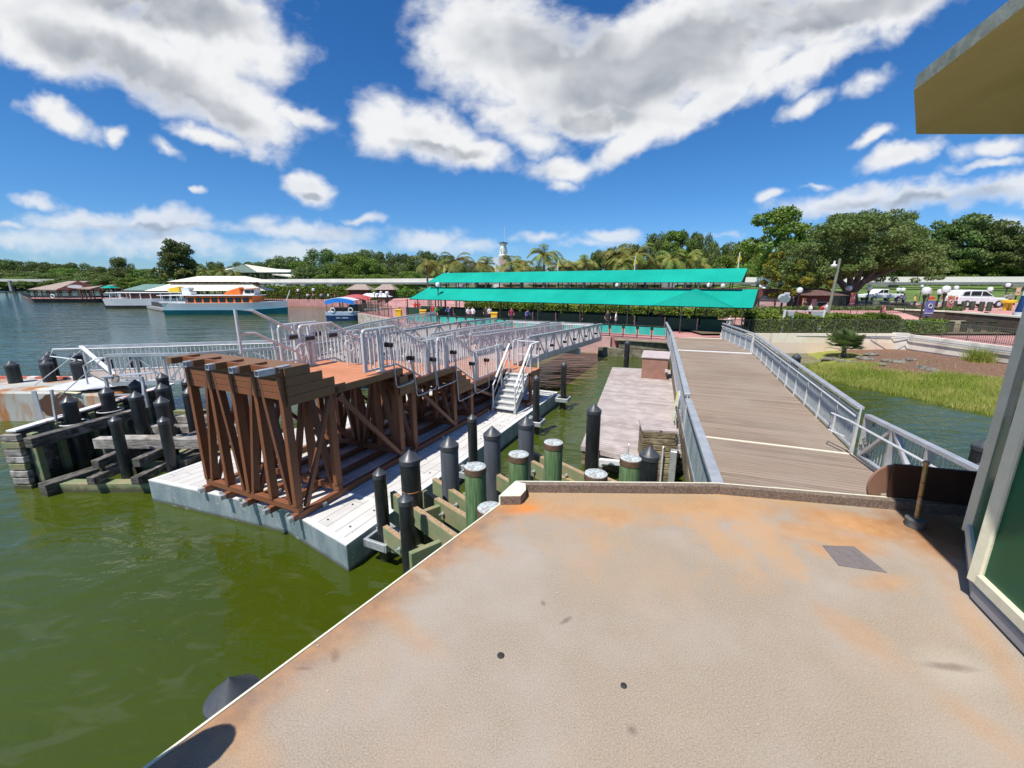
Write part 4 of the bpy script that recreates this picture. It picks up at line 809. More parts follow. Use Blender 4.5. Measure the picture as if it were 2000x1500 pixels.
def wrail(l, s0, s1, hgt, nm, inner, n, l1=None, mesh=False, z0=1.25, z1=1.25):
    l1 = l if l1 is None else l1; p, q = Vector(Wk(s0, l, z0)), Vector(Wk(s1, l1, z1)); d = q - p; up = Vector((0, 0, hgt)); ii = Vector(Wk(0, inner, 0)) - Vector(Wk(0, 0, 0))
    b = MB(); b.beam(p + up, q + up, .15, .07); b.beam(p + Vector((0, 0, .06)), q + Vector((0, 0, .06)), .06, .08); b.beam(p + up * .86, q + up * .86, .03, .03); g = b.o(nm, m_alu2, wk, bev=.006)
    for k in range(n + 1):
        c_ = p + d * (k / n) - ii * .02; MB().slab([c_ + Vector((0, 0, -.05)) + ii * .0, c_ + Vector((0, 0, -.05)) + ii * .16, c_ + up + ii * .04, c_ + up], .05).o('post', m_alu, g)
    b = MB(); b.tube([p + up * .82 + ii * .16, q + up * .82 + ii * .16], .022, 6); b.o('handrail', m_alu, g, True)
    b = MB(); m = int(d.length / (.075 if mesh else .10))
    for k in range(m): c_ = p + d * ((k + .5) / m); b.beam(c_ + Vector((0, 0, .06)), c_ + up * .86, .03 if not mesh else .045, .012, d)
    b.o('pickets', m_galvplain if not mesh else m_galv, g); return g
wrail(-.05, .25, 15.9, 1.08, 'right_railing', .5, 11)
wrail(0.0, 16.2, 22.7, 1.10, 'far_right_railing', .5, 6, l1=1.06)
wrail(3.74, .1, 15.6, 1.08, 'left_railing', -.5, 11, l1=4.45)
wrail(4.48, 15.8, 22.3, 1.08, 'far_left_railing', -.5, 6, l1=4.95)
wrail(3.46, -6.2, -.15, 1.0, 'near_left_railing', -.5, 5, l1=3.72, mesh=True, z0=1.64, z1=1.26)
# near right railing with diagonals
p, q = Vector(Wk(-.05, -.10, 1.24)), Vector(Wk(-5.0, -.22, 1.60)); nr = None
d = q - p; up = Vector((0, 0, 1.0)); b = MB(); b.beam(p + up, q + up, .13, .08); b.beam(p, q, .10, .12)
for k in range(4):
    a_, c_ = p + d * (k / 4), p + d * ((k + 1) / 4); b.beam(a_, a_ + up, .11, .08, (.4, .9, 0))
    if k % 2: a_, c_ = c_, a_
    b.beam(a_, c_ + up, .09, .08)
nr = b.o('near_right_railing', m_alu2, wk, bev=.006); b = MB(); m = 40
for k in range(m): c_ = p + d * ((k + .5) / m) + Vector((.06, -.02, 0)); b.beam(c_ + Vector((0, 0, .03)), c_ + up * .97, .018, .018, (.4, .9, 0))
b.o('pickets', m_galvplain, nr); 
b = MB(); b.tube([p + up * .86 + Vector((-.35, -.05, 0)), p + up * .86 + Vector((-.36, .6, .02)), p + up * .45 + Vector((-.36, .62, 0)), p + up * .45 + Vector((-.35, .1, 0))], .022, 6); b.tube([p + up * .86 + Vector((-.35, .05, 0)), q + up * .86 + Vector((-.3, 0, 0))], .024, 6); b.o('hoop_handrail', m_alu, nr, True)
N = mat('tangled_chain', (.1, .1, .09), .7); f = N.noise(N.tc, 30, 3, .7); setc(N, N.mix(N.mapr(f, .4, .6), (.02, .02, .018), (.42, .42, .38))); m_chain = N.m
ch = T('chain_bundle', 'tangled dirty chain hanging at the gap of the right walkway railing', 'chain', Wk(-.1, -.1, 1.3)); b = MB()
for k in range(26):
    x, y, z = Wk(-.12 + rnd.uniform(-.14, .14), -.15 + rnd.uniform(-.12, .08), 1.2 + rnd.random() * .9 * (k / 26)); b.tube([(x, y, z), (x + rnd.uniform(-.05, .05), y + rnd.uniform(-.05, .05), z + .14)], .03, 5)
b.o('links', m_chain, ch)
ch = T('chain_bundle', 'chain and cables hanging outside the left walkway railing above the old dock', 'chain', Wk(0, 4.1, 1.3)); b = MB(); b2 = MB(); b3 = MB()
for k in range(34):
    x, y, z = Wk(.1 + rnd.uniform(-.35, .5), 3.92 + rnd.uniform(-.04, .08), .35 + 1.7 * k / 34); b.tube([(x, y, z), (x + rnd.uniform(-.03, .03), y + rnd.uniform(-.03, .03), z + .13)], .022, 5)
for k in range(5): b2.tube([Wk(.5 + k * .12, 3.92, 2.2), Wk(.55 + k * .12, 4.01, 1.5), Wk(.5 + k * .13, 3.96, .8)], .025, 6)
b3.tube([Wk(1.3, 3.96, 2.1), Wk(1.25, 4.01, 1.4), Wk(1.1, 4.04, .7)], .035, 6); b3.tube([Wk(1.45, 3.96, 1.7), Wk(1.4, 4.01, 1.0)], .03, 6)
b.o('links', m_chain, ch); b2.o('cables', m_white, ch, True); b3.o('yellow_cables', mnoise('yellow_cable', (.62, .66, .12), (.7, .72, .2), 3, .6), ch, True)
b = MB(); b.beam(Wk(-.75, 3.95, -.3), Wk(-.75, 3.95, 1.05), .16, .2, (.4, .9, 0)); b.o('fender_post', m_galvplain, wk, bev=.01)
# old wooden dock beneath
od = T('old_floating_dock', 'low sun-bleached wooden dock left of the old walkway', 'dock', (5, 16, .4))
dp = [(2.0, 11.45), (5.65, 23.2), (8.9, 22.4), (5.2, 10.9), (4.6, 10.9), (3.3, 10.55)]
MB().prism(dp, .46, .6).o('plank_top', m_oldwood, od)
dq = [(2.05, 11.48), (5.68, 23.15), (8.85, 22.35), (5.2, 10.95), (4.6, 10.95), (3.3, 10.6)]
MB().prism(dq, -.4, .458).o('side_timbers', m_oldside, od)
pa, pb, pc_, pd = P(1256, 838, 1.5), P(1322, 842, 1.5), P(1322, 822, 1.5), P(1257, 822, 1.5)
p, q = Vector(pa[:2]), Vector(pb[:2]); d = (q - p).normalized(); n_ = Vector((-d.y, d.x)) * .8
MB().prism([p - d * .03 - n_ * .04, q + d * .03 - n_ * .04, q + d * .03 + n_, p - d * .03 + n_], 1.45, 1.5).o('step_top', m_oldwood, od)
b = MB()
for k in range(10): z = 1.365 - k * .172; b.beam((p.x, p.y, z), (q.x, q.y, z), .08, .150)
o_ = n_ * .06; b.prism([p + o_, q + o_, q + n_ * .98, p + n_ * .98], -.3, 1.44); b.o('step_boards', m_oldside, od, bev=.008)
b = MB()
for dx in (0, .85): x, y = 3.05 + dx, 10.33 - dx * .22; b.tube([(x, y, -.2), (x, y, 1.0), (x + .03, y + .08, 1.06), (x + .06, y + .2, 1.04), (x + .06, y + .25, .6)], .025, 8)
b.o('ladder', m_alu, tag(T('dock_ladder', 'pair of bent steel ladder rails at the near end of the old dock', 'ladder', (3.4, 10.2, .6))), True)
b = MB(); b.beam((2.45, 10.95, .35), (3.2, 10.6, .42), .12, .14); b.beam((2.45, 10.9, .25), (2.7, 11.0, .25), .1, .1); b.o('hinge_bracket', m_white, od, bev=.01)
ub = T('utility_box', 'brown cabinet with pale sloping lid on the old dock', 'cabinet', (7, 20.3, .6)); bx = [P(1252, 738, .6)[:2], P(1302, 742, .6)[:2]]; p, q = Vector(bx[0]), Vector(bx[1]); n_ = Vector((-(q - p).y, (q - p).x)).normalized() * .85
MB().prism([p, q, q + n_, p + n_], .6, 1.62).o('body', mnoise('terracotta_box', (.30, .155, .11), (.36, .19, .14), 3, .7), ub, bev=.01)
e_ = (q - p).normalized() * .05; f_ = n_.normalized() * .05
b = MB(); b.add([(*(p - e_ - f_), 1.62), (*(q + e_ - f_), 1.62), (*(q + e_ + n_ + f_), 1.80), (*(p - e_ + n_ + f_), 1.80), (*(p - e_ - f_), 1.68), (*(q + e_ - f_), 1.68), (*(q + e_ + n_ + f_), 1.87), (*(p - e_ + n_ + f_), 1.87)], [(3, 2, 1, 0), (4, 5, 6, 7), (0, 1, 5, 4), (1, 2, 6, 5), (2, 3, 7, 6), (3, 0, 4, 7)]); b.o('lid', mnoise('pale_pink_lid', (.42, .35, .34), (.52, .44, .42), 2, .6), ub, bev=.01)
x, y = q + Vector((-.08, -.07)); MB().box(x, y, 1.0, .1, .08, .14).o('handle', m_white, ub)
# ------------------------------------------------------------------ shore
G0 = 1.3
shore = [(15.8, 31.0), (11.75, 31.3), (11.55, 29.05), (-10.6, 41.8), (-14, 48), (-16.6, 51.8), (-20.5, 57), (-20.5, 60), (-17, 72), (-22, 96), (-60, 103), (-78, 118), (-105, 150), (-150, 200), (-260, 300), (-900, 330), (-900, 1500), (1200, 1500), (1200, 16), (31, 16), (30.2, 31.9), (15.8, 31.9)]
N = mat('shore_ground', (.2, .2, .15), .9); sp_ = N.n('ShaderNodeSeparateXYZ', i={0: N.tc}); f1 = N.noise(N.tc, .25, 6)
pk = N.mix(N.mapr(f1, .35, .65), (.40, .18, .165), (.54, .27, .245)); gr = N.mix(N.mapr(f1, .35, .65), (.06, .10, .02), (.13, .17, .045))
far = N.math('MAXIMUM', N.mapr(sp_.outputs[1], 108, 118), N.mapr(sp_.outputs[0], -75, -95)); setc(N, N.mix(far, pk, gr))
MB().prism(shore, -.6, G0).o('ground', N.m, kind='structure')
m_stone = mnoise('dark_wet_seawall', (.10, .09, .06), (.26, .24, .17), 3, .9, bmp=.6, detail=8)
sw = T('stone_seawall', 'rough mossy stone ledge under the quay left of the old walkway', 'seawall', (9, 30.5, .4))
MB().prism([(11.5, 28.6), (11.5, 29.3), (6.6, 31.9), (6.4, 31.0)], -.6, .55).o('lower_ledge', m_stone, sw, bev=.05)
MB().prism([(11.52, 28.8), (11.52, 29.2), (8.0, 31.1), (7.8, 30.5)], .56, 1.14).o('upper_ledge', m_stone, sw, bev=.05)
MB().prism([(11.55, 28.5), (11.56, 29.0), (7.6, 31.2), (7.5, 30.5)], 1.145, 1.22).o('ledge_slab', mnoise('mossy_slab', (.20, .17, .12), (.34, .30, .22), 2, .9), sw)
def ww(a, b_, z0, z1, th, m, name, par=None): bb = MB(); bb.beam((*a, (z0 + z1) / 2), (*b_, (z0 + z1) / 2), th, z1 - z0); return bb.o(name, m, par)
m_qe = mnoise('stained_quay_edge', (.30, .25, .20), (.62, .55, .47), 1.6, .9, detail=8)
q_ = T('quay_wall', 'pale pink concrete quay edge below the turquoise railing', 'quay wall', (-5, 38, .6))
ww((7.4, 31.3), (-10.7, 41.75), -.5, 1.31, .25, m_pinkw, 'edge', q_); ww((-14.1, 47.9), (-16.7, 51.75), -.5, 1.31, .25, m_qe, 'edge', q_); ww((-16.7, 51.75), (-20.6, 57), -.5, 1.31, .25, m_qe, 'edge', q_)
# retaining wall
m_rw = mnoise('stained_sand_wall', (.56, .44, .31), (.72, .62, .48), .55, .85, detail=8, lo=.4, hi=.6)
N = mat('two_tone_retaining_wall', (.6, .5, .4), .85); z_ = N.n('ShaderNodeSeparateXYZ', i={0: N.tc}); f = N.noise(N.tc, .8, 7, .65)
c = N.mix(N.mapr(f, .4, .65), (.95, .84, .64), (.88, .73, .55)); low = N.mapr(N.math('ADD', z_.outputs[2], N.math('MULTIPLY_ADD', f, .15, -.07)), .78, .83, 1, 0); c = N.mix(N.math('MULTIPLY', low, .6), c, (.84, .62, .48)); stn = N.mapr(N.noise(N.map(N.tc, scale=(1, 1, .25)), 2.5, 5), .58, .70, 0, .3); c = N.mix(stn, c, (.30, .25, .19)); setc(N, c); m_rw1 = N.m
rw = T('retaining_wall', 'sandy coloured retaining wall below the hedge and black fence', 'wall', (22, 32, .8))
ww((15.9, 31.95), (28.9, 31.7), -.4, 1.5, .28, m_rw1, 'wall', rw); ww((28.9, 31.9), (29.6, 31.2), -.4, 1.56, .55, m_conc, 'pilaster', rw)
ww((29.55, 31.2), (30.1, 15), -.4, 1.5, .3, mnoise('stained_pale_wall', (.60, .55, .46), (.82, .77, .66), 1.0, .85, detail=8, lo=.42, hi=.56), 'side_wall', rw)
b = MB(); b.tube([(21.5, 31.72, 1.32), (28.5, 31.5, 1.32), (29.25, 31.0, 1.3), (29.8, 15.5, 1.28)], .04, 6); b.tube([(27, 31.52, 1.2), (29.1, 30.9, 1.2), (29.72, 15.5, 1.17)], .03, 6); b.o('conduit_pipe', m_galvplain, rw, True)
# raised terrace and grassy hill on the right as one height sheet
def sm(t): t = min(1, max(0, t)); return t * t * (3 - 2 * t)
def hz(x, y):
    z = 1.45 + 1.15 * sm((y - 38) / 4) * sm((x - 18) / 6)
    return z + 2.2 * sm((y - 60) / 26) * sm((x - 34) / 12)
xs = [14.5 + 2.6 * i for i in range(60)]; ys = [32.05 + 1.6 * j for j in range(60)]
N = mat('terrace', (.3, .3, .3), .85); sp_ = N.n('ShaderNodeSeparateXYZ', i={0: N.tc}); f1 = N.noise(N.tc, .35, 6)
pk = N.mix(N.mapr(f1, .35, .65), (.44, .21, .19), (.58, .32, .285)); gr = N.mix(N.mapr(f1, .35, .65), (.07, .13, .02), (.14, .21, .045)); rd = N.mix(f1, (.36, .33, .31), (.44, .40, .38))
c = N.mix(N.mapr(sp_.outputs[1], 54, 55), pk, rd); c = N.mix(N.mapr(sp_.outputs[1], 59, 60), c, gr); dirt = N.math('MULTIPLY', N.mapr(sp_.outputs[1], 36.5, 37, 1, 0), 1.); c = N.mix(dirt, c, (.16, .12, .07)); setc(N, c)
MB().add([(x, y, hz(x, y)) for y in ys for x in xs], [(j * 60 + i, j * 60 + i + 1, (j + 1) * 60 + i + 1, (j + 1) * 60 + i) for j in range(59) for i in range(59)]).o('terrace', N.m, smooth=True, kind='structure')
# bank of mulch and grass in front of the retaining wall
def sx_(y):
    pts = [(14, 20.6), (16, 20.1), (18, 19.2), (20, 18.7), (22, 18.1), (24, 17.7), (26, 18.5), (27, 19.4), (28, 20.4), (30, 21.5), (32, 22)]
    for (a, b_), (c_, d_) in zip(pts, pts[1:]):
        if y <= c_: return b_ + (d_ - b_) * (y - a) / (c_ - a)
    return 21
def bz(x, y):
    d = x - sx_(y); n = math.sin(x * 1.3 + y) * .03 + math.sin(x * .7 - y * 1.9) * .03 + math.sin(x * 3.1 + y * 2.3) * .02
    k = .036 + .05 * sm((y - 21.5) / 3)
    z = -.04 + k * d + n * min(1, max(0, d / 2))
    return max(-.35, min(z, .24 + (z - .24) * .35) if z > .24 else z)
xs = [15.5 + .32 * i for i in range(47)]; ys = [13 + .42 * j for j in range(46)]
N = mat('mulch_and_grass_bank', (.2, .1, .05), .95); z_ = N.n('ShaderNodeSeparateXYZ', i={0: N.tc}); nz = N.noise(N.tc, 1.2, 5); hgt = N.math('ADD', z_.outputs[2], N.math('MULTIPLY_ADD', nz, .10, -.05))
mu = N.mix(N.mapr(N.noise(N.tc, 9, 6, .7), .35, .65), (.11, .055, .03), (.28, .16, .10)); gs = N.mix(N.mapr(N.noise(N.tc, 5, 5), .35, .65), (.17, .21, .025), (.34, .33, .07))
c = N.mix(N.mapr(hgt, .225, .25), gs, mu); c = N.mix(N.mapr(hgt, -.03, .03, 1, 0), c, (.34, .29, .06)); setc(N, c); bump(N, N.noise(N.tc, 14, 5), .8, .05)
MB().add([(x, y, bz(x, y)) for y in ys for x in xs], [(j * 47 + i, j * 47 + i + 1, (j + 1) * 47 + i + 1, (j + 1) * 47 + i) for j in range(45) for i in range(46)]).o('bank', N.m, smooth=True, kind='structure')
rng = np.random.default_rng(5)
def blades(name, pts, h, w_, m, label, cat, lean=.5, kind='stuff'):
    n = len(pts); p = np.array(pts); a = rng.uniform(0, 6.28, n); hh_ = h * rng.uniform(.5, 1.2, n); d = np.stack([np.cos(a), np.sin(a), np.zeros(n)], 1); ln_ = rng.normal(0, lean, (n, 2))
    v0 = p - d * w_; v1 = p + d * w_; v2 = p + np.stack([ln_[:, 0] * hh_, ln_[:, 1] * hh_, hh_], 1)
    V = np.stack([v0, v1, v2], 1).reshape(-1, 3); F = np.arange(3 * n).reshape(-1, 3); me = npmesh(name, V, F, m); ob = link(me, name); tag(ob, label, cat, kind=kind); return ob
pts = []
while len(pts) < 46000:
    y = rnd.uniform(14.5, 29.5); x = sx_(y) + rnd.uniform(-.7, 8.5); z = bz(x, y)
    dens_ = 1. if -.08 < z + .03 * math.sin(x * 3 + y * 2) < .235 else .015
    if y > 25.5: dens_ *= max(0, (27 - y) / 1.5) * .6
    if rnd.random() < dens_ and True: pts.append((x, y, z - .02))
blades('shore_grass', pts, .30, .014, m_grass, 'bright green and straw coloured grass along the waterline', 'grass', .35)
def rocks(n_, pos, s, label):
    for k, (x, y, z) in enumerate(pos):
        me = bpy.data.meshes.new('rock'); bm = bmesh.new(); bmesh.ops.create_icosphere(bm, subdivisions=3, radius=1)
        from mathutils import noise as mn
        for v in bm.verts: v.co *= 1 + .35 * mn.noise(v.co * 1.3 + Vector((k * 7, 0, 0))) + .12 * mn.noise(v.co * 4 + Vector((k, 3, 0)))
        for v in bm.verts: v.co = Vector((v.co.x * s * rs_[k % 5], v.co.y * s * .7, v.co.z * s * .42))
        bm.to_mesh(me); bm.free(); me.materials.append(m_rock); ob = link(me, 'rock'); ob.location = (x, y, z); ob.rotation_euler = (0, 0, k * 1.1); tag(ob, label[k], 'rock', 'rocks on the mulch bank')
rs_ = [1.6, 1.1, 1.9, 1.3, .9]; m_rock = mnoise('lichen_rock', (.07, .06, .045), (.27, .25, .20), 5, .95, bmp=.8, detail=8)
rp_ = []; 
for (u, v) in [(1625, 697), (1645, 691), (1660, 705), (1700, 693), (1720, 712), (1745, 708), (1775, 705), (1810, 722), (1690, 701)]:
    x, y, _ = P(u, v, .3); rp_.append((x, y, bz(x, y) + .03))
rocks(9, rp_, .42, ['grey rock at the left tip of the mulch bank', 'rounded grey rock just left of the fan palm', 'flat rock at the foot of the bank below the fan palm', 'pale rock right of the fan palm', 'long flat rock by the grass, lower right of the fan palm', 'mottled rock in the middle of the mulch', 'rock near the wall pilaster', 'rock at the edge of the bright grass, far right', 'small rock half sunk between two others'])
ORD = 'first second third fourth fifth sixth seventh eighth ninth tenth eleventh twelfth thirteenth fourteenth fifteenth sixteenth'.split()
KN = {'oak': 'dark green', 'round': 'deep green rounded', 'bright': 'bright green', 'olive': 'olive green', 'pine': 'layered dark', 'tall': 'tall'}
def ordlab(items, tail):
    out = {}
    for k in {i[3] for i in items}:
        for n, it in enumerate(sorted([i for i in items if i[3] == k])): out[it] = '%s tree, %s such from the left %s' % (KN[k], ORD[n], tail)
    return out
# ------------------------------------------------------------------ leafy things
def leafcloud(centers, radii, n, size, seed=0, squash=.75, shell=.55):
    g = np.random.default_rng(seed); k = g.integers(0, len(centers), n) if radii is None else g.choice(len(centers), n, p=(radii ** 2) / (radii ** 2).sum())
    d = g.normal(size=(n, 3)); d /= np.linalg.norm(d, axis=1)[:, None]; r_ = radii[k] * (shell + (1 - shell) * g.random(n) ** .6) * (1 + .12 * g.normal(size=n))
    c = centers[k] + d * r_[:, None] * np.array([1, 1, squash])
    t1 = g.normal(size=(n, 3)) + d * .4; t1 /= np.linalg.norm(t1, axis=1)[:, None]; t2 = np.cross(t1, g.normal(size=(n, 3))); t2 /= np.linalg.norm(t2, axis=1)[:, None]
    s1 = size * g.uniform(.6, 1.3, n)[:, None]; s2 = s1 * .55
    V = np.stack([c - t1 * s1, c + t2 * s2, c + t1 * s1, c - t2 * s2], 1).reshape(-1, 3); return V, np.arange(4 * n).reshape(-1, 4)
def tree_proto(name, label, h, wd, trunkh, nclump, n, size, lm, seed, shape='round', tr=.3, group=None):
    g = np.random.default_rng(seed); cs = []; rs = []
    for k in range(nclump):
        t = g.random(); a = g.uniform(0, 6.28)
        if shape == 'round': zz = trunkh + (h - trunkh) * (.12 + .80 * t); rad = wd / 2 * math.sin(math.pi * (.16 + .74 * t)) ** .7
        elif shape == 'pine': lv = (g.integers(0, 6) + g.random() * .8) / 5.8; zz = trunkh + (h - trunkh) * (.1 + .82 * lv) + g.normal() * .15; rad = wd / 2 * (1.0 - .62 * lv) * (.6 + .4 * g.random())
        elif shape == 'umbrella': zz = trunkh + (h - trunkh) * (.35 + .55 * t); rad = wd / 2 * (1 - .35 * t)
        else: zz = trunkh + (h - trunkh) * (.08 + .84 * t); rad = wd / 2 * (1 - .62 * t)
        q = g.random() ** .5; cs.append((rad * q * math.cos(a), rad * q * math.sin(a), zz)); rs.append(wd * g.uniform(.09, .17) * (1 if shape != 'pine' else .85))
    cs, rs = np.array(cs), np.array(rs); cs[:, 2] = np.minimum(cs[:, 2], h - rs * .6)
    root = T(name, label, 'tree', group=group)
    V, F = leafcloud(cs, rs, n, size, seed + 1, .72 if shape in ('pine', 'umbrella') else .75); link(npmesh('crown', V, F, lm), 'crown', root)
    b = MB(); rt = wd * .026 + .06; b.tube([(0, 0, -.3), (0, 0, trunkh * .5), (.05 * wd * .2, 0, trunkh), (0, .02, trunkh + (h - trunkh) * .55)], [rt * 1.35, rt, rt * .85, rt * .3], 8)
    for k in g.choice(nclump, min(nclump, 9), replace=False): c_ = cs[k]; b.tube([(0, 0, trunkh * .85), (c_[0] * .5, c_[1] * .5, (trunkh * .85 + c_[2]) / 2 + .2), tuple(c_)], [rt * .5, rt * .32, rt * .1], 5)
    b.o('trunk', m_bark, root, True); return root
protos = {}
def tree(kind, u, vt, d, label, group, ground=None, wpx=None, rz=None):
    """kind's prototype scaled so its top shows at pixel row vt"""
    h0, w0, pr = TP[kind]; x = (u - 1000) / FPX * d * 1.0; r_ = ray(u, vt); yv = d; k = yv / r_[1]; x, zt_ = r_[0] * k, CZ + r_[2] * k
    g = G0 if ground is None else ground; H = zt_ - g; s = H / h0; sw_ = s if wpx is None else (wpx / FPX * d) / w0
    if kind not in protos: protos[kind] = pr(); e = protos[kind]
    else: e = dup(protos[kind])
    e.location = (x, yv, g); e.rotation_euler = (0, 0, rnd.uniform(0, 6.28) if rz is None else rz); e.scale = (sw_, sw_, s); e['label'] = label; e['group'] = group; return e
TP = {'oak': (12, 13, lambda: tree_proto('shade_tree', '', 12, 13, 3.0, 34, 11000, .24, m_leafd, 11)),
      'round': (12, 12, lambda: tree_proto('leafy_tree', '', 12, 12, 2.2, 40, 11000, .26, m_leafd, 23)),
      'bright': (11, 12, lambda: tree_proto('leafy_tree', '', 11, 12, 1.6, 36, 10000, .26, m_leafg, 31)),
      'olive': (11, 12, lambda: tree_proto('leafy_tree', '', 11, 12, 1.8, 30, 9000, .26, m_leafo, 37)),
      'pine': (18, 12, lambda: tree_proto('pine_tree', '', 18, 12, 5.0, 46, 13000, .27, m_leafd, 41, 'pine')),
      'tall': (16, 9, lambda: tree_proto('tall_tree', '', 16, 9, 4.0, 34, 12000, .24, m_leafg, 47, 'round')),
      'shrub': (3, 5, lambda: tree_proto('shrub', '', 3, 5, .3, 22, 6000, .13, m_hedge, 53))}
gl = 'trees on the far shore'
L_ = [(5, 507, 300, 'oak', 62), (40, 510, 310, 'round', 60), (78, 512, 300, 'oak', 60), (20, 527, 285, 'olive', 66), (60, 530, 285, 'olive', 60), (105, 515, 300, 'round', 50), (125, 524, 290, 'bright', 55), (150, 514, 305, 'oak', 58), (165, 530, 280, 'olive', 60), (185, 521, 290, 'round', 60), (205, 524, 290, 'oak', 50), (95, 534, 275, 'olive', 60), (-25, 510, 300, 'oak', 70), (-60, 505, 290, 'round', 70), (-20, 532, 280, 'olive', 60), (35, 541, 270, 'bright', 55), (80, 543, 268, 'olive', 55), (130, 540, 262, 'olive', 55), (-90, 500, 290, 'oak', 90), (5, 545, 266, 'olive', 50), (110, 547, 262, 'bright', 45), (62, 548, 262, 'olive', 45), (150, 545, 255, 'round', 50)]
lb_ = ordlab(L_, 'in the treeline across the lake')
for it in L_:
    u, vt, d, k, wp = it
    tree(k, u, vt, d, lb_[it], gl, .6, wp)
gl2 = 'trees behind the left pavilions'
L_ = [(228, 503, 200, 'oak', 48), (250, 522, 190, 'round', 62), (195, 531, 185, 'olive', 70), (275, 526, 190, 'bright', 55), (300, 528, 180, 'round', 60), (215, 540, 175, 'olive', 62), (255, 543, 170, 'bright', 60), (165, 541, 180, 'olive', 60), (395, 515, 170, 'round', 55), (420, 512, 200, 'oak', 50), (475, 512, 240, 'oak', 60), (450, 520, 230, 'round', 60), (345, 528, 160, 'bright', 60), (500, 512, 255, 'round', 60), (290, 545, 150, 'bright', 60), (380, 540, 150, 'round', 60), (330, 548, 150, 'olive', 60)]
lb_ = ordlab(L_, 'behind the left pavilions')
for it in L_:
    u, vt, d, k, wp = it
    tree(k, u, vt, d, lb_[it], gl2, G0, wp)
tree('pine', 338, 466, 150, 'tall dark tree with layered crown, highest on the left of the picture', 'trees behind the left pavilions', G0, 84)
gl3 = 'trees behind the concrete beamway'
L_ = [(530, 507, 262, 'oak', 62), (560, 500, 262, 'round', 66), (590, 512, 255, 'bright', 55), (625, 487, 170, 'oak', 78), (600, 520, 160, 'round', 60), (650, 512, 165, 'round', 60), (690, 497, 150, 'bright', 88), (665, 516, 145, 'bright', 60), (720, 508, 145, 'bright', 60), (715, 489, 175, 'oak', 66), (750, 493, 170, 'oak', 60), (785, 496, 165, 'oak', 58), (770, 515, 150, 'olive', 66), (810, 505, 160, 'round', 60), (850, 510, 150, 'oak', 60), (800, 530, 140, 'bright', 60), (830, 491, 185, 'oak', 60), (870, 498, 190, 'round', 60), (640, 536, 150, 'bright', 70), (700, 536, 140, 'bright', 70), (745, 536, 140, 'bright', 60), (598, 545, 155, 'round', 40), (900, 515, 170, 'oak', 55), (940, 522, 170, 'round', 60), (1000, 525, 170, 'oak', 60), (1060, 520, 160, 'round', 60), (1110, 518, 150, 'oak', 55)]
lb_ = ordlab(L_, 'behind the left beamway')
for it in L_:
    u, vt, d, k, wp = it
    tree(k, u, vt, d, lb_[it], gl3, G0, wp)
gl4 = 'trees behind the turquoise canopies'
L_ = [(1168, 490, 110, 'oak', 52), (1200, 482, 120, 'round', 60), (1240, 478, 115, 'oak', 60), (1285, 457, 115, 'oak', 70), (1325, 449, 110, 'tall', 60), (1350, 455, 112, 'oak', 62), (1375, 458, 115, 'oak', 55), (1400, 475, 105, 'round', 62), (1440, 472, 105, 'round', 80), (1465, 480, 98, 'bright', 66), (1495, 492, 100, 'oak', 60), (1300, 490, 100, 'olive', 70), (1350, 495, 98, 'olive', 66), (1420, 502, 95, 'bright', 66), (1455, 515, 92, 'bright', 60), (1150, 512, 110, 'oak', 55), (1255, 505, 100, 'round', 62), (1215, 512, 100, 'olive', 60), (1395, 515, 92, 'olive', 60), (1500, 520, 90, 'bright', 60)]
lb_ = ordlab(L_, 'behind the turquoise canopies')
for it in L_:
    u, vt, d, k, wp = it
    tree(k, u, vt, d, lb_[it], gl4, G0, wp)
tree('tall', 1532, 406, 80, 'tall bright green tree with a pointed bough, left of the big oak', 'trees behind the turquoise canopies', 1.6, 112)
gl5 = 'trees behind the road on the right'
L_ = [(1850, 428, 95, 'pine', 90), (1905, 412, 92, 'pine', 110), (1960, 425, 90, 'pine', 100), (2010, 440, 88, 'pine', 100), (1830, 470, 100, 'oak', 90), (1880, 478, 98, 'round', 90), (1930, 480, 98, 'oak', 90), (1985, 470, 96, 'round', 90), (1865, 508, 92, 'bright', 80), (1915, 511, 92, 'bright', 80), (1970, 508, 90, 'bright', 80), (2030, 495, 88, 'oak', 90), (1780, 470, 105, 'oak', 90), (1720, 480, 108, 'oak', 90), (1660, 490, 110, 'round', 90), (1600, 490, 108, 'oak', 80), (1560, 500, 100, 'round', 70), (2060, 430, 80, 'pine', 110)]
lb_ = ordlab(L_, 'beyond the road at right')
for it in L_:
    u, vt, d, k, wp = it
    tree(k, u, vt, d, lb_[it], gl5, 3.5 if u > 1800 else 2., wp)
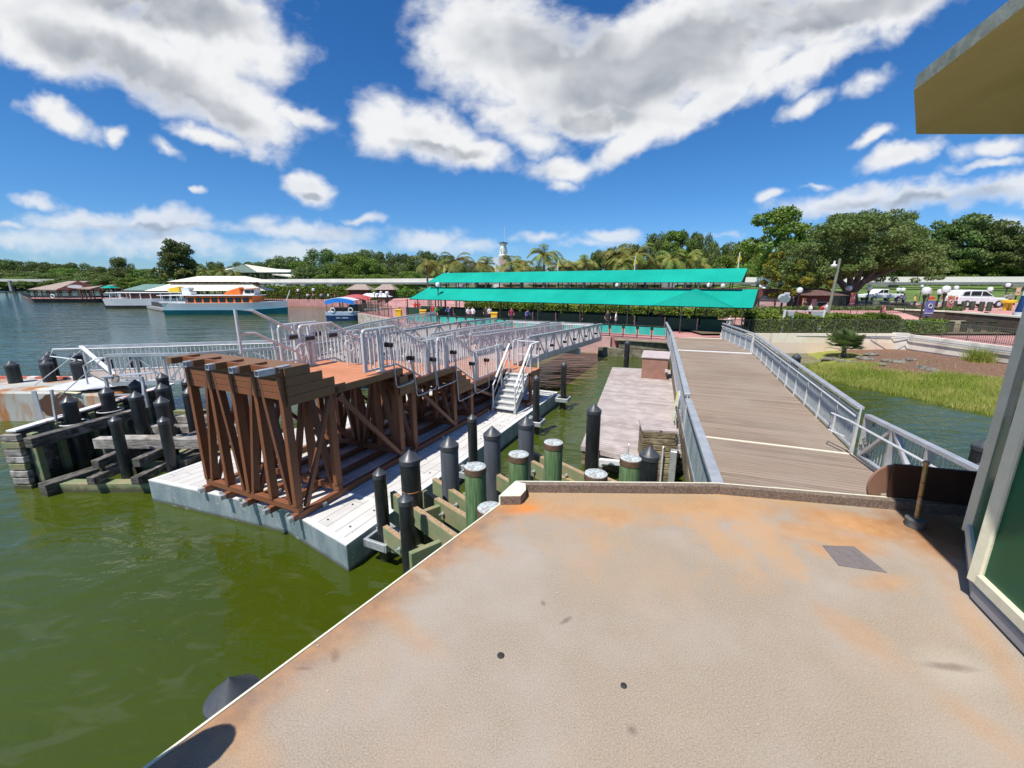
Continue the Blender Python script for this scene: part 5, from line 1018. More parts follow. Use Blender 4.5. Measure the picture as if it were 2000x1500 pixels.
# the big spreading oak
oak = T('spreading_oak', 'big spreading oak with forked trunk beside the parade of lamps on the right', 'tree', (0, 0, 0))
ox, oy, _ = YY(1662, 600, 52); 
g = np.random.default_rng(77); cs = []; rs = []
def opt(u, v, dd=0): x, y, z = YY(u, v, 52 + dd); return (x - ox, y - oy, z - 2.0)
for (u, v, r_) in [(1545, 520, 1.9), (1570, 485, 2.0), (1600, 460, 2.1), (1640, 440, 2.3), (1680, 432, 2.2), (1720, 432, 2.2), (1760, 440, 2.1), (1795, 455, 2.0), (1820, 480, 1.9), (1835, 505, 1.5), (1800, 510, 1.9), (1760, 500, 2.0), (1700, 480, 2.4), (1650, 480, 2.4), (1610, 505, 2.2), (1560, 545, 1.5), (1600, 535, 1.6), (1740, 470, 2.2), (1780, 480, 2.2), (1830, 520, 1.2), (1530, 500, 1.4), (1715, 515, 1.7), (1770, 525, 1.2), (1650, 515, 1.6), (1690, 510, 1.5), (1740, 530, 1.0), (1800, 532, .9), (1525, 540, 1.2), (1580, 560, 1.0), (1680, 455, 2.4), (1720, 500, 2.0), (1625, 480, 2.2), (1660, 530, 1.3), (1620, 525, 1.6), (1790, 495, 1.8), (1705, 530, 1.3), (1580, 510, 2.0)]:
    for k in range(7): c_ = opt(u + g.normal() * 12, v + g.normal() * 9, g.uniform(-6, 6)); cs.append(c_); rs.append(r_ * g.uniform(.35, .62))
V, F = leafcloud(np.array(cs), np.array(rs), 95000, .13, 78, .62); link(npmesh('crown', V, F, m_leafo), 'crown', oak)
b = MB(); q0 = opt(1664, 604); b.tube([(q0[0], q0[1], -.3), opt(1664, 585), opt(1662, 568)], [.75, .62, .55], 12)
for br in ([(1658, 572), (1640, 548), (1615, 525), (1585, 505)], [(1666, 570), (1692, 545), (1715, 520), (1745, 495)], [(1662, 568), (1660, 540), (1655, 500), (1650, 465)], [(1690, 548), (1720, 535), (1760, 520)], [(1640, 548), (1610, 542), (1570, 535)], [(1668, 565), (1680, 530), (1690, 490), (1710, 455)]):
    pts_ = [opt(u, v, (i * (.6 if j_ % 2 else -.6))) for i, (u, v) in enumerate(br) for j_ in (len(br),)]; b.tube(pts_, [.42 * (.72 ** i) for i in range(len(pts_))], 8)
b.o('trunk', m_bark, oak, True); oak.location = (ox, oy, 2.0)
yt = T('yellowing_tree', 'smaller tree with yellowing leaves under the left side of the big oak', 'tree'); x, y, _ = YY(1535, 600, 47)
cs = []; rs = []; g = np.random.default_rng(9)
for (u, v, r_) in [(1515, 500, .9), (1505, 520, 1.1), (1520, 540, 1.2), (1545, 548, 1.2), (1575, 545, 1.0), (1600, 545, .9), (1625, 550, .7), (1500, 545, .8), (1530, 565, 1.), (1560, 570, .9), (1510, 575, .8), (1555, 520, 1.)]:
    for k in range(4): xx, y2, z = YY(u + g.normal() * 6, v + g.normal() * 5, 47 + g.uniform(-2, 2)); cs.append((xx - x, y2 - y, z - 1.5)); rs.append(r_ * g.uniform(.35, .6))
V, F = leafcloud(np.array(cs), np.array(rs), 12000, .11, 4, .7); link(npmesh('crown', V, F, m_leafy), 'crown', yt)
b = MB(); b.tube([(0, 0, -.2), (.1, 0, 1.6), (.5, 0, 3.2)], [.16, .12, .06], 8); b.tube([(.1, 0, 1.4), (-.8, .2, 2.6), (-1.2, 0, 3.4)], [.09, .06, .03], 6); b.tube([(.1, 0, 1.5), (1.6, .2, 2.6), (3.2, 0, 3.0)], [.09, .06, .03], 6); b.o('trunk', m_bark, yt, True); yt.location = (x, y, 1.5)
# palms
def palm_proto(seed, hgt=7.5, nf=17, fl=2.6):
    g = np.random.default_rng(seed); root = T('palm_tree', '', 'palm'); V = []; F = []
    for k in range(nf):
        az = k * 2.4 + g.normal() * .2; el = g.uniform(-.15, 1.25); L_ = fl * g.uniform(.8, 1.1); p = Vector((0, 0, hgt)); d = Vector((math.cos(az) * math.cos(el), math.sin(az) * math.cos(el), math.sin(el))); st_ = L_ / 12
        for i in range(12):
            q = p + d * st_; sd = d.cross(Vector((0, 0, 1))).normalized(); ll = .62 * math.sin(math.pi * (i + 1.2) / 13.5) ** .6
            for sg in (-1, 1):
                for m in range(2):
                    a0 = p.lerp(q, m / 2); tip = a0 + sd * sg * ll + d * ll * .55 + Vector((0, 0, -ll * (.35 + .3 * g.random()))); o_ = len(V); V += [a0, a0 + d * .10, tip + d * .03, tip]; F.append((o_, o_ + 1, o_ + 2, o_ + 3))
            o_ = len(V); V += [p - sd * .03, p + sd * .03, q + sd * .03, q - sd * .03]; F.append((o_, o_ + 1, o_ + 2, o_ + 3))
            p = q; d = (d + Vector((0, 0, -.13 - .016 * i))).normalized()
    link(npmesh('fronds', np.array([tuple(v) for v in V]), np.array(F), m_palm), 'fronds', root); root['top_height'] = max(v.z for v in V)
    b = MB(); b.tube([(.05, 0, -.3), (0, 0, hgt * .4), (.04, 0, hgt * .8), (0, 0, hgt)], [.2, .15, .14, .11], 8); b.o('trunk', m_ptrunk, root, True)
    b = MB(); b.tube([(0, 0, hgt - 1.0), (0, 0, hgt + .1)], [.12, .10], 8); b.o('crownshaft', m_palm, root, True); return root
pp0 = [palm_proto(3), palm_proto(8, 7.5, 15, 2.9)]; used = [0, 0]
def palm(u, vt, d, label, group, g_=G0, ws=1.):
    r_ = ray(u, vt + 2); k = d / r_[1]; x, z = r_[0] * k, CZ + r_[2] * k; i = rnd.randint(0, 1)
    e = pp0[i] if not used[i] else dup(pp0[i]); used[i] = 1; s = (z - g_) / e['top_height']
    e.location = (x, d, g_); e.scale = (s * ws, s * ws, s); e.rotation_euler = (0, 0, rnd.uniform(0, 6)); e['label'] = label; e['group'] = group
gp = 'palms behind the turquoise canopies'
for (u, vt, d, lb) in [(833, 497, 62, 'first palm from the left, beside the canopy end'), (858, 505, 66, 'short palm between the first two tall ones'), (888, 490, 60, 'second tall palm from the left'), (930, 498, 62, 'palm left of the white clock tower'), (948, 500, 66, 'smaller palm close beside the white clock tower'), (998, 496, 60, 'bushy palm in front of the white clock tower'), (1018, 497, 62, 'palm just right of the white clock tower'), (1063, 476, 58, 'tallest palm with upright fronds'), (1092, 502, 62, 'low palm right of the tallest one'), (1112, 500, 60, 'palm in the gap of the treeline'), (1142, 495, 60, 'palm with a narrow upright crown'), (1205, 475, 58, 'tall palm at the left of the dark trees'), (1245, 472, 58, 'tall palm behind the yellow flag'), (1218, 492, 56, 'low palm beneath two tall ones'), (1312, 485, 60, 'palm in front of the dark trees, left one'), (1345, 484, 60, 'palm in front of the dark trees, right one'), (1265, 498, 60, 'low palm half hidden by the canopy ridge'), (1020, 508, 56, 'drooping palm just above the canopy ridge'), (1370, 500, 62, 'small palm near the right end of the canopy')]:
    palm(u, vt, d, lb, gp, G0, 1.15)
for pi_, (u, vt, d) in enumerate([(320, 527, 150), (345, 520, 150), (358, 521, 148), (372, 522, 152), (400, 522, 150), (430, 520, 150), (455, 524, 150), (440, 533, 145), (472, 536, 148), (388, 530, 150)]):
    palm(u, vt, d, ORD[pi_] + ' small palm of the cluster beside the cream canopies at left', 'palms by the cream canopies', G0, 1.3)
# fan palm by the retaining wall
fx, fy, _ = P(1648, 688, .5); fp = T('fan_palm', 'low fan palm growing on the mulch in front of the retaining wall', 'palm', (fx, fy, .45)); V = []; F = []; g = np.random.default_rng(2)
for k in range(44):
    az = g.uniform(0, 6.28); el = g.uniform(.25, 1.5); L_ = g.uniform(.3, .7); d = Vector((math.cos(az) * math.cos(el), math.sin(az) * math.cos(el), math.sin(el))); h0 = Vector((fx, fy, .55)) + d * L_; sd = d.cross(Vector((0, 0, 1))).normalized(); up = sd.cross(d)
    o_ = len(V); V += [Vector((fx, fy, .5)) - sd * .012, Vector((fx, fy, .5)) + sd * .012, h0 + sd * .01, h0 - sd * .01]; F.append((o_, o_ + 1, o_ + 2, o_ + 3))
    for m in range(15):
        a = -1.25 + 2.5 * m / 14; t = (d * math.cos(a) + sd * math.sin(a)); tip = h0 + t * .52 + Vector((0, 0, -.07)) ; w_ = t.cross(up).normalized() * .034; o_ = len(V); V += [h0, h0 + t * .28 + w_, tip, h0 + t * .28 - w_]; F.append((o_, o_ + 1, o_ + 2, o_ + 3))
V = [Vector((fx, fy, .45)) + (v - Vector((fx, fy, .45))) * 1.55 for v in V]
link(npmesh('fronds', np.array([tuple(v) for v in V]), np.array(F), m_fan), 'fronds', fp); b = MB(); b.tube([(fx, fy, .2), (fx, fy, .85)], [.16, .12], 8); b.o('trunk', m_bark, fp, True)
x, y, _ = P(1912, 705, .5); b_ = blades('ornamental_grass', [(x + rnd.gauss(0, .25), y + rnd.gauss(0, .25), .3) for _ in range(700)], 1.0, .02, m_grass, 'tuft of long wispy grass against the pale side wall', 'plant', .38, kind='thing')
# hedges
def hedge(p, q, w_, z0, h, n, label, lm=None, size=.10, round_=.0, group='hedges'):
    p, q = Vector((*p, 0)), Vector((*q, 0)); d = q - p; L_ = d.length; d.normalize(); nn = Vector((-d.y, d.x, 0)); g = rng
    root = T('hedge', label, 'hedge', (*((p + q) / 2)[:2], z0), group); ww(p[:2], q[:2], z0 - .2, z0 + h * .86, w_ * .8, mnoise('hedge_inside', (.012, .025, .006), (.03, .05, .012), 5, .95), 'inner_branches', root)
    t = g.random(n); side = g.random(n); u_ = np.where(side < .5, -w_ / 2, np.where(side < .85, g.uniform(-w_ / 2, w_ / 2, n), w_ / 2)); zz = np.where((side >= .5) & (side < .85), h, g.random(n) * h); bumpy = .08 * np.sin(t * L_ * 2.1) + .06 * np.sin(t * L_ * 5.3 + 1)
    c = np.stack([p.x + d.x * t * L_ + nn.x * u_, p.y + d.y * t * L_ + nn.y * u_, z0 + zz * (1 + bumpy * .8)], 1) + g.normal(0, .055, (n, 3))
    t1 = g.normal(size=(n, 3)); t1 /= np.linalg.norm(t1, axis=1)[:, None]; t2 = np.cross(t1, g.normal(size=(n, 3))); t2 /= np.linalg.norm(t2, axis=1)[:, None]; s1 = size * g.uniform(.6, 1.3, n)[:, None]
    V = np.stack([c - t1 * s1, c + t2 * s1 * .5, c + t1 * s1, c - t2 * s1 * .5], 1).reshape(-1, 3); link(npmesh('leaves', V, np.arange(4 * n).reshape(-1, 4), lm or m_hedge), 'leaves', root); return root
hedge((18.6, 33.3), (29.6, 33.0), 1.5, 1.45, 1.25, 26000, 'bright green hedge behind the black fence on the retaining wall')
hedge((29.6, 33.0), (33.4, 33.2), 1.6, 1.45, .8, 9000, 'low end of the hedge beside the row of dark pillars')
hedge((17.8 - .85 * -2 + .526 * 11, 30.9 + .526 * -2 + .85 * 11), (17.8 - .85 * 35 + .526 * 11, 30.9 + .526 * 35 + .85 * 11), 1.6, G0, 1.35, 46000, 'long leafy hedge behind the turquoise canopy', size=.12)
hedge((-70, 112), (-32, 106), 3, G0, 2.8, 9000, 'dark green shrubs along the far promenade, left part', m_leafg, .3)
hedge((-32, 100), (-8, 92), 3, G0, 2.2, 7000, 'dark green shrubs along the far promenade, right part', m_leafg, .3)
hedge((46, 86), (125, 82), 1.8, 4.2, 1.0, 12000, 'clipped hedge line on the grassy hill beyond the road', m_leafd, .2)
hedge((50, 92), (125, 90), 1.8, 4.7, 1.3, 12000, 'second clipped hedge line, higher on the grassy hill', m_leafd, .2)
hedge((20, 43.5), (44, 42.2), 1.2, 2.2, .6, 7000, 'low dark planting behind the planter coping', m_leafd, .14)
hedge((17, 50), (33, 50), 2.0, 2.0, 1.2, 7000, 'dark shrubs behind the brown kiosk', m_leafd, .16)
# ------------------------------------------------------------------ turquoise canopies
def K(a, b_, z): return (17.8 - .85 * a + .526 * b_, 30.9 + .526 * a + .85 * b_, z)
def Ka(u, v, b_):           # position along the canopy of the pixel, on the vertical plane b
    r = ray(u, v); den = r[0] * .526 + r[1] * .85; k = (b_ + 17.8 * .526 + 30.9 * .85) / den; x, y, z = r[0] * k, r[1] * k, CZ + r[2] * k
    return (17.8 - x) * .85 + (y - 30.9) * .526
ZE, ZR, ZU, ZV = 3.45, 4.72, 5.28, 6.35
lc = T('lower_canopy', 'long turquoise canvas canopy along the quay with a gabled dormer over the walkway', 'canopy', K(18, 3, G0))
a0, a1 = Ka(1470, 600, 0), Ka(799, 582, 0); r0, r1 = Ka(1480, 566, 2.3), Ka(838, 559, 2.3); bk = 7.0
b = MB(); ns = 12
def surf(b, pts_lo, pts_hi):
    for i in range(len(pts_lo) - 1): b.slab([pts_lo[i], pts_lo[i + 1], pts_hi[i + 1], pts_hi[i]][::-1], .03)
lo = [K(a0 + (a1 - a0) * i / ns, 0, ZE - .03 * (i % 2)) for i in range(ns + 1)]; hi = [K(r0 + (r1 - r0) * i / ns, 2.3, ZR) for i in range(ns + 1)]; surf(b, lo, hi)
lo2 = [K(a0 + (a1 - a0) * i / ns, bk, ZE) for i in range(ns + 1)]; hi2 = [K(r0 + (r1 - r0) * i / ns, bk - 2.3, ZR) for i in range(ns + 1)]; surf(b, lo2[::-1], hi2[::-1])
b.o('canvas', m_teal, lc)
MB().slab([K(a1, 0, ZE), K(a1, bk, ZE), K(r1, bk - 2.3, ZR), K(r1, 2.3, ZR)], .03).o('end_canvas', m_teal, lc)
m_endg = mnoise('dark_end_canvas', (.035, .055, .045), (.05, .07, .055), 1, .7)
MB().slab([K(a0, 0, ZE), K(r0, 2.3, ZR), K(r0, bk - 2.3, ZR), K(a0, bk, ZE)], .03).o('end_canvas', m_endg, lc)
d0, d1, dp_ = Ka(1275, 593, -.03), Ka(1434, 598, -.03), Ka(1352, 566, .3)
b = MB(); ap_ = K(dp_, .3, ZR - .10)
b.slab([K(d0, -.05, ZE - .02), ap_, K(d1, -.05, ZE - .02)], .03); b.slab([K(d0, -.04, ZE), K(dp_, 2.3, ZR + .05), ap_], .02); b.slab([K(d1, -.04, ZE), ap_, K(dp_, 2.3, ZR + .05)], .02); b.o('dormer', m_teal, lc)
b = MB()
for k in range(9):
    a = .9 + k * 4.3
    for bb in (.12, bk - .12): b.beam(K(a, bb, G0), K(a, bb, ZE - .02), .09, .09, (.5, .85, 0))
for k in range(17): a = 1.5 + k * 2.15; b.beam(K(a, 2.4, G0), K(a, 2.4, ZR), .07, .07, (.5, .85, 0))
b.beam(K(a0, .1, ZE - .06), K(a1, .1, ZE - .06), .06, .06); b.beam(K(a0, bk - .1, ZE - .06), K(a1, bk - .1, ZE - .06), .06, .06); b.o('posts', m_dark, lc)
uc = T('upper_canopy', 'narrow upper turquoise canopy raised on posts above the lower one', 'canopy', K(18, 3, ZR))
u0, u1 = Ka(1448, 549, 1.7), Ka(834, 551, 1.7); v0, v1 = Ka(1460, 525, 3.5), Ka(866, 533, 3.5)
b = MB(); lo = [K(u0 + (u1 - u0) * i / ns, 1.7, ZU) for i in range(ns + 1)]; hi = [K(v0 + (v1 - v0) * i / ns, 3.5, ZV) for i in range(ns + 1)]; surf(b, lo, hi)
lo2 = [K(u0 + (u1 - u0) * i / ns, 5.3, ZU) for i in range(ns + 1)]; surf(b, lo2[::-1], hi[::-1]); b.o('canvas', m_teal, uc)
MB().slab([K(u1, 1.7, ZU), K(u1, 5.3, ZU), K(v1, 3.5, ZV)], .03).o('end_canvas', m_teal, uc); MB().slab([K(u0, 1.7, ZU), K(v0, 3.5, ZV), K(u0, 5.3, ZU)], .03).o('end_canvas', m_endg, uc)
b = MB()
for k in range(22): a = u0 + .8 + k * (u1 - u0 - 1.6) / 21; b.beam(K(a, 2.4, ZR + .01), K(a, 2.4, ZU - .02 + .4), .07, .07, (.5, .85, 0)); b.beam(K(a, 4.6, ZR + .01), K(a, 4.6, ZU + .4), .07, .07, (.5, .85, 0))
b.o('posts', m_dark, uc)
for (u, v, vb, lb) in [(1445, 493, 522, 'rightmost, at the canopy end'), (1241, 501, 526, 'in front of the tall palms'), (1090, 508, 530, 'right of the tallest palm'), (968, 515, 531, 'beside the white clock tower'), (867, 518, 532, 'leftmost, at the canopy end')]:
    a = Ka(u, v, 3.5); x, y, _ = K(a, 3.5, 0); r = ray(u, v); zt__ = CZ + r[2] * (y / r[1]); f = T('yellow_flag', 'small yellow pennant on the upper canopy ridge, ' + lb, 'flag', (x, y, ZV), 'yellow pennants on the canopy ridge')
    MB().tube([(x, y, ZV - .05), (x, y, zt__)], .035, 6).o('pole', m_white, f); MB().slab([(x, y, zt__ - .05), (x + .28, y + .1, zt__ - .5), (x - .22, y - .05, zt__ - .85)], .01).o('pennant', m_yellow, f)
# panels, railing and things under the canopy
for k in range(14):
    a = 1.6 + k * 2.55; p = T('fabric_panel', ORD[k] + ' dark green queue panel from the right in the front row under the canopy', 'panel', K(a, 1.6, G0), 'dark green queue panels')
    MB().beam(K(a + .1, 1.6, G0 + .62), K(a + 2.35, 1.6, G0 + .62), .03, .92).o('fabric', m_dgreen, p); MB().beam(K(a, 1.55, G0), K(a, 1.55, G0 + 1.12), .09, .09, (.5, .85, 0)).o('post', m_pinkw, p)
for k in range(14):
    a = 3.0 + k * 2.55; p = T('fabric_panel', ORD[k] + ' dark green queue panel from the right in the rear row under the canopy', 'panel', K(a, 5.6, G0), 'dark green rear queue panels')
    MB().beam(K(a + .1, 5.6, G0 + .62), K(a + 2.35, 5.6, G0 + .62), .03, .8).o('fabric', m_dgreen, p)
tp0, tp1 = Vector((10.9, 29.6)), Vector((-10.4, 42.0)); tr_ = T('turquoise_railing', 'dark railing filled with bright turquoise panels along the quay edge', 'railing', (0, 36, G0)); n = 24; b = MB(); b.beam((*tp0, G0 + .92), (*tp1, G0 + .92), .06, .05); b.beam((*tp0, G0 + .2), (*tp1, G0 + .2), .04, .04)
for k in range(n + 1): p = tp0.lerp(tp1, k / n); b.beam((*p, G0), (*p, G0 + .92), .06, .06)
b.o('frame', m_olive, tr_)
for k in range(n): p, q = tp0.lerp(tp1, (k + .1) / n), tp0.lerp(tp1, (k + .9) / n); MB().beam((*p, G0 + .55), (*q, G0 + .55), .02, .55).o('turquoise_panel', m_tealp, tr_)
def fence(pts, h, pitch, m, name, label, z=None, grp=None, postn=14):
    root = T('metal_fence', label, 'fence', pts[0], grp); b = MB(); c = MB()
    for (p, q) in zip(pts, pts[1:]):
        p, q = Vector(p), Vector(q); L_ = (q - p).length; n = int(L_ / pitch); up = Vector((0, 0, h)); b.beam(p + up, q + up, .05, .04); b.beam(p + up * .1, q + up * .1, .03, .03)
        for k in range(n): x = p.lerp(q, (k + .5) / n); (b if k % postn == 0 else c).beam(x, x + up, .045 if k % postn == 0 else .018, .045 if k % postn == 0 else .018)
    b.o('rails_and_posts', m, root); c.o('pickets', m, root)
fence([(16.2, 31.9, 1.5), (29.3, 31.7, 1.5), (30.0, 31.0, 1.5), (30.3, 20, 1.5)], 1.02, .115, m_fence, 'f', 'dark picket fence along the top of the retaining wall')
fence([(-13.8, 49, G0), (-16.2, 52, G0), (-20.2, 57.3, G0), (-19, 64, G0), (-13, 76, G0)], 1.3, .16, m_olive, 'f', 'tall dark picket fence around the left end of the pink quay')
fence([(-13.5, 50.5, G0), (-8, 47.5, G0)], 1.1, .14, m_olive, 'f', 'short dark fence section with the yellow bin behind it')
fence([(18.2, 41.0, 1.6), (24, 40.5, 2.2)], 1.0, .14, m_olive, 'f', 'dark fence in front of the pink ramp by the kiosk')
fence([(24.5, 38.5, 1.7), (31, 38.3, 2.4), (36, 38, 2.6)], .9, .14, m_olive, 'f', 'low dark railing at the foot of the oak')
# pale fence strip and palm planter wall behind the canopy hedge
rb = T('pink_rear_wall', 'pale pink wall with dark posts behind the long hedge', 'wall', K(18, 13, G0)); ww(K(-2, 15.2, 0)[:2], K(36, 15.2, 0)[:2], G0, 3.6, .2, m_pinkw, 'wall', rb)
b = MB()
for k in range(26): a = -1 + k * 1.45; b.beam(K(a, 15.0, G0), K(a, 15.0, 3.7), .14, .1, (.5, .85, 0))
b.beam(K(-2, 15.0, 3.7), K(36, 15.0, 3.7), .1, .1); b.o('posts', m_dark, rb)
ds = T('brown_station_building', 'long low dark red building under the beamway seen between the canopies', 'building', K(18, 22, G0)); ww(K(-6, 23, 0)[:2], K(38, 23, 0)[:2], G0, 4.6, .5, m_brick, 'wall', ds)
b = MB()
for k in range(16): a = -4 + k * 2.7; b.beam(K(a, 22.6, 3.2), K(a + 1.6, 22.6, 3.2), .1, 1.1)
b.o('windows', mnoise('pale_window', (.35, .42, .40), (.55, .6, .56), 1, .4), ds)
# ramp wedge (pink) at left
pr = T('pink_ramp', 'sloping pink ramp rising behind the left end of the quay', 'ramp', (-11, 60, G0)); MB().add([P(738, 602, 1.35), P(806, 603, 1.35), P(812, 582, 2.6), P(770, 583, 2.6), (-13, 90, 1.3), (-8, 90, 1.3)], [(0, 1, 2, 3), (3, 2, 5, 4), (0, 3, 4), (1, 5, 2)]).o('ramp_surface', m_pink, pr)
# ------------------------------------------------------------------ concrete beamway
bw = T('concrete_beamway', 'pale concrete elevated beamway crossing the whole picture', 'elevated track', (0, 90, 5)); pl_ = [(150, 66), (110, 71), (60, 77), (20, 87), (-20, 102), (-60, 118), (-80, 128)]
for dy, m_ in ((0, m_conc), (3.0, m_conc)):
    b = MB()
    for p, q in zip(pl_, pl_[1:]): b.beam((p[0], p[1] + dy, 5.70), (q[0], q[1] + dy, 5.70), .8, 1.15)
    b.o('beam', mnoise('beam_concrete', (.80, .76, .65), (.88, .84, .74), .4, .8), bw)
b = MB()
for p, q in zip(pl_, pl_[1:]): b.beam((p[0], p[1] - .5, 5.35), (q[0], q[1] - .5, 5.35), .12, .10); b.beam((p[0], p[1] - .42, 5.02), (q[0], q[1] - .42, 5.02), .3, .12)
b.o('cable_trough', m_concd, bw)
for (u, d) in [(1722, 80), (655, 111), (568, 116), (604, 120), (900, 92), (1300, 82), (1480, 80), (1990, 74)]:
    x = (u - 1000) / FPX * d; b = MB(); b.add([(x - .9, d, 0.8), (x + .9, d, 0.8), (x + .9, d + 1.2, 0.8), (x - .9, d + 1.2, 0.8), (x - .55, d + .2, 4.4), (x + .55, d + .2, 4.4), (x + .55, d + 1, 4.4), (x - .55, d + 1, 4.4)], [(0, 1, 5, 4), (1, 2, 6, 5), (2, 3, 7, 6), (3, 0, 4, 7), (4, 5, 6, 7)]); b.box(x, d + 1.5, 4.4, 1.4, 4.4, .6); b.o('pylon', m_concd, bw)
b = T('far_beamway', 'thin pale beamway in front of the distant trees at far left', 'elevated track', (-320, 262, 4)); MB().beam((-420, 255, 7.6), (-236, 264, 6.5), 1, 1.5).o('beam', m_conc, b); MB().beam((-226, 262, 5.6), (-205, 264, 5.0), 1, 1.5).o('beam', m_conc, b)
c = MB()
for k in range(9): c.box(-400 + k * 20, 258, .5, 1.4, 1.2, 6.2)
c.o('pylons', m_concd, b)
# ------------------------------------------------------------------ buildings on the left shore
def hip(b, cx, cy, L_, W_, z0, z1, rl_, eave=0):
    b.add([(cx - L_ / 2, cy - W_ / 2, z0), (cx + L_ / 2, cy - W_ / 2, z0), (cx + L_ / 2, cy + W_ / 2, z0), (cx - L_ / 2, cy + W_ / 2, z0), (cx - rl_ / 2, cy, z1), (cx + rl_ / 2, cy, z1)], [(0, 1, 5, 4), (2, 3, 4, 5), (1, 2, 5), (3, 0, 4), (3, 2, 1, 0)]); return b
cc = T('cream_canopies', 'two-tier cream canvas pavilion behind the orange ferry boat', 'pavilion', (-66, 96, G0)); d = 96; m_ = d / FPX
hip(MB(), (430 - 1000) * m_, d, 205 * m_, 8, 3.6, 5.2, 150 * m_).o('lower_roof', m_canvas, cc); hip(MB(), (440 - 1000) * m_, d + 2, 175 * m_, 6.5, 5.5, 6.75, 90 * m_).o('upper_roof', m_canvas, cc)
b = MB()
for k in range(14): b.box((337 + k * 14.5 - 1000) * m_, d - 3.4, G0, .18, .18, 2.35); b.box((360 + k * 12 - 1000) * m_, d - .2, 4.4, .16, .16, 1.2)
b.box((430 - 1000) * m_, d + 1.5, 4.5, 150 * m_, 3, .9); b.o('posts', m_brick, cc)
for nm, lb, uc_, d, half, ve, vr, wx in (('shingle_pavilion', 'low open pavilion with tan shingle roof and red gable at the left pier', 150, 128, 38, 564, 549, 30), ('small_pavilion', 'smaller dark red gabled pavilion right of the larger one', 224, 122, 20, 562, 556, 14)):
    m_ = d / FPX; x = (uc_ - 1000) * m_; z0 = CZ - (ve - 553) * m_; z1 = CZ - (vr - 553) * m_; p = T(nm, lb, 'pavilion', (x, d, G0)); h = half * m_
    b = MB(); b.slab([(x - h, d - 5, z0), (x + h * .55, d - 6, z0 - .15), (x + h * 1.25, d, z1), (x - h * .1, d + 2, z1)], .25); b.o('roof', m_tanroof, p)
    b = MB(); b.add([(x + h * .5, d - 6, z0 - .2), (x + h * 2.1, d - 1, z0 - .2), (x + h * 1.25, d - 3.2, z1 + .05), (x + h * .5, d - 5.7, z0 - .2)], [(0, 1, 2)]); b.slab([(x + h * .5, d - 6.02, z0 - .25), (x + h * 2.1, d - 1.02, z0 - .25), (x + h * 1.27, d - 3.3, z1)], .2); b.o('gable', m_brick, p)
    b = MB()
    for k in range(8): b.box(x - h * .8 + k * h * .38, d - 4.5 + (k > 3) * (k - 3) * 1.0, G0 - .4, .2, .2, z0 - G0 + .3)
    b.o('posts', m_brick, p)
    if nm == 'shingle_pavilion': q = (x + h * 1.2, d - 3.9); b = MB(); b.lathe([(1.7, 0), (1.7, .1)], (0, 0, 0), 20); b.v = [(q[0] + vx, q[1] - .35 + vz + vx * .3, z0 + .75 + vy * .28) for vx, vy, vz in b.v]; b.o('name_plate', m_white, p)
bl = T('turquoise_umbrella', 'small turquoise umbrella by the left pavilions', 'umbrella', (-112, 118, G0)); x = (234 - 1000) / FPX * 118; hip(MB(), x, 118, 3., 3., 3.9, 4.7, .2).o('canopy', m_teal, bl); MB().box(x, 118, G0, .12, .12, 2.7).o('pole', m_white, bl)
gs_ = T('green_awning_building', 'long low building with faded green roof behind the left boats', 'building', (-90, 125, G0)); m_ = 125 / FPX; b = MB(); b.slab([((272 - 1000) * m_, 122, 3.2), ((345 - 1000) * m_, 122, 3.2), ((340 - 1000) * m_, 128, 4.9), ((284 - 1000) * m_, 128, 4.9)], .2); b.o('roof', mnoise('faded_green_roof', (.12, .22, .19), (.17, .28, .24), .5, .8), gs_)
b = MB(); b.box((305 - 1000) * m_, 124, G0, 80 * m_, 2, 1.6); b.o('wall', m_brick, gs_)
pier = T('left_pier', 'long dark-fenced pier with pink deck running out from the left pavilions', 'pier', (-130, 124, 0)); b = MB(); b.prism([P(57, 590, 0)[:2], P(225, 590, 0)[:2], (-98, 128), (-150, 134), P(42, 583, 0)[:2]], -.4, .95); b.o('pier_base', mnoise('dark_pier_side', (.08, .07, .07), (.16, .13, .12), 1, .9), pier)
p0, p1, p2 = P(57, 589, .2), P(225, 589, .2), P(43, 582, .2)
MB().prism([(p0[0] + .3, p0[1] + .3), (p1[0], p1[1] + .3), (-98.4, 127.8), (-149.4, 133.4), (p2[0] + .5, p2[1])], .951, 1.0).o('pink_deck', m_pink, pier)
b = MB()
for (p, q) in ((p0, p1), (p0, p2)):
    p, q = Vector((p[0], p[1] + .5, 1.0)), Vector((q[0], q[1] + .5, 1.0)); n = 60
    for k in range(n): x = p.lerp(q, k / n); b.beam(x, x + Vector((0, 0, 1.1)), .06, .06)
    b.beam(p + Vector((0, 0, 1.1)), q + Vector((0, 0, 1.1)), .08, .08); b.beam(p + Vector((0, 0, .55)), q + Vector((0, 0, .55)), .03, .5)
b.o('railing', m_dark, pier)
lbx, lby, _ = P(104, 583, 1.2); b = MB(); b.tube([(lbx + .5 * math.cos(a), lby, 1.8 + .42 * math.sin(a)) for a in [2 * math.pi * k / 16 for k in range(16)]], .14, 6, True); b.o('life_ring', m_white, tag(T('life_ring', 'white life ring hung on the left pier railing', 'life ring', (lbx, lby, 1.4))))
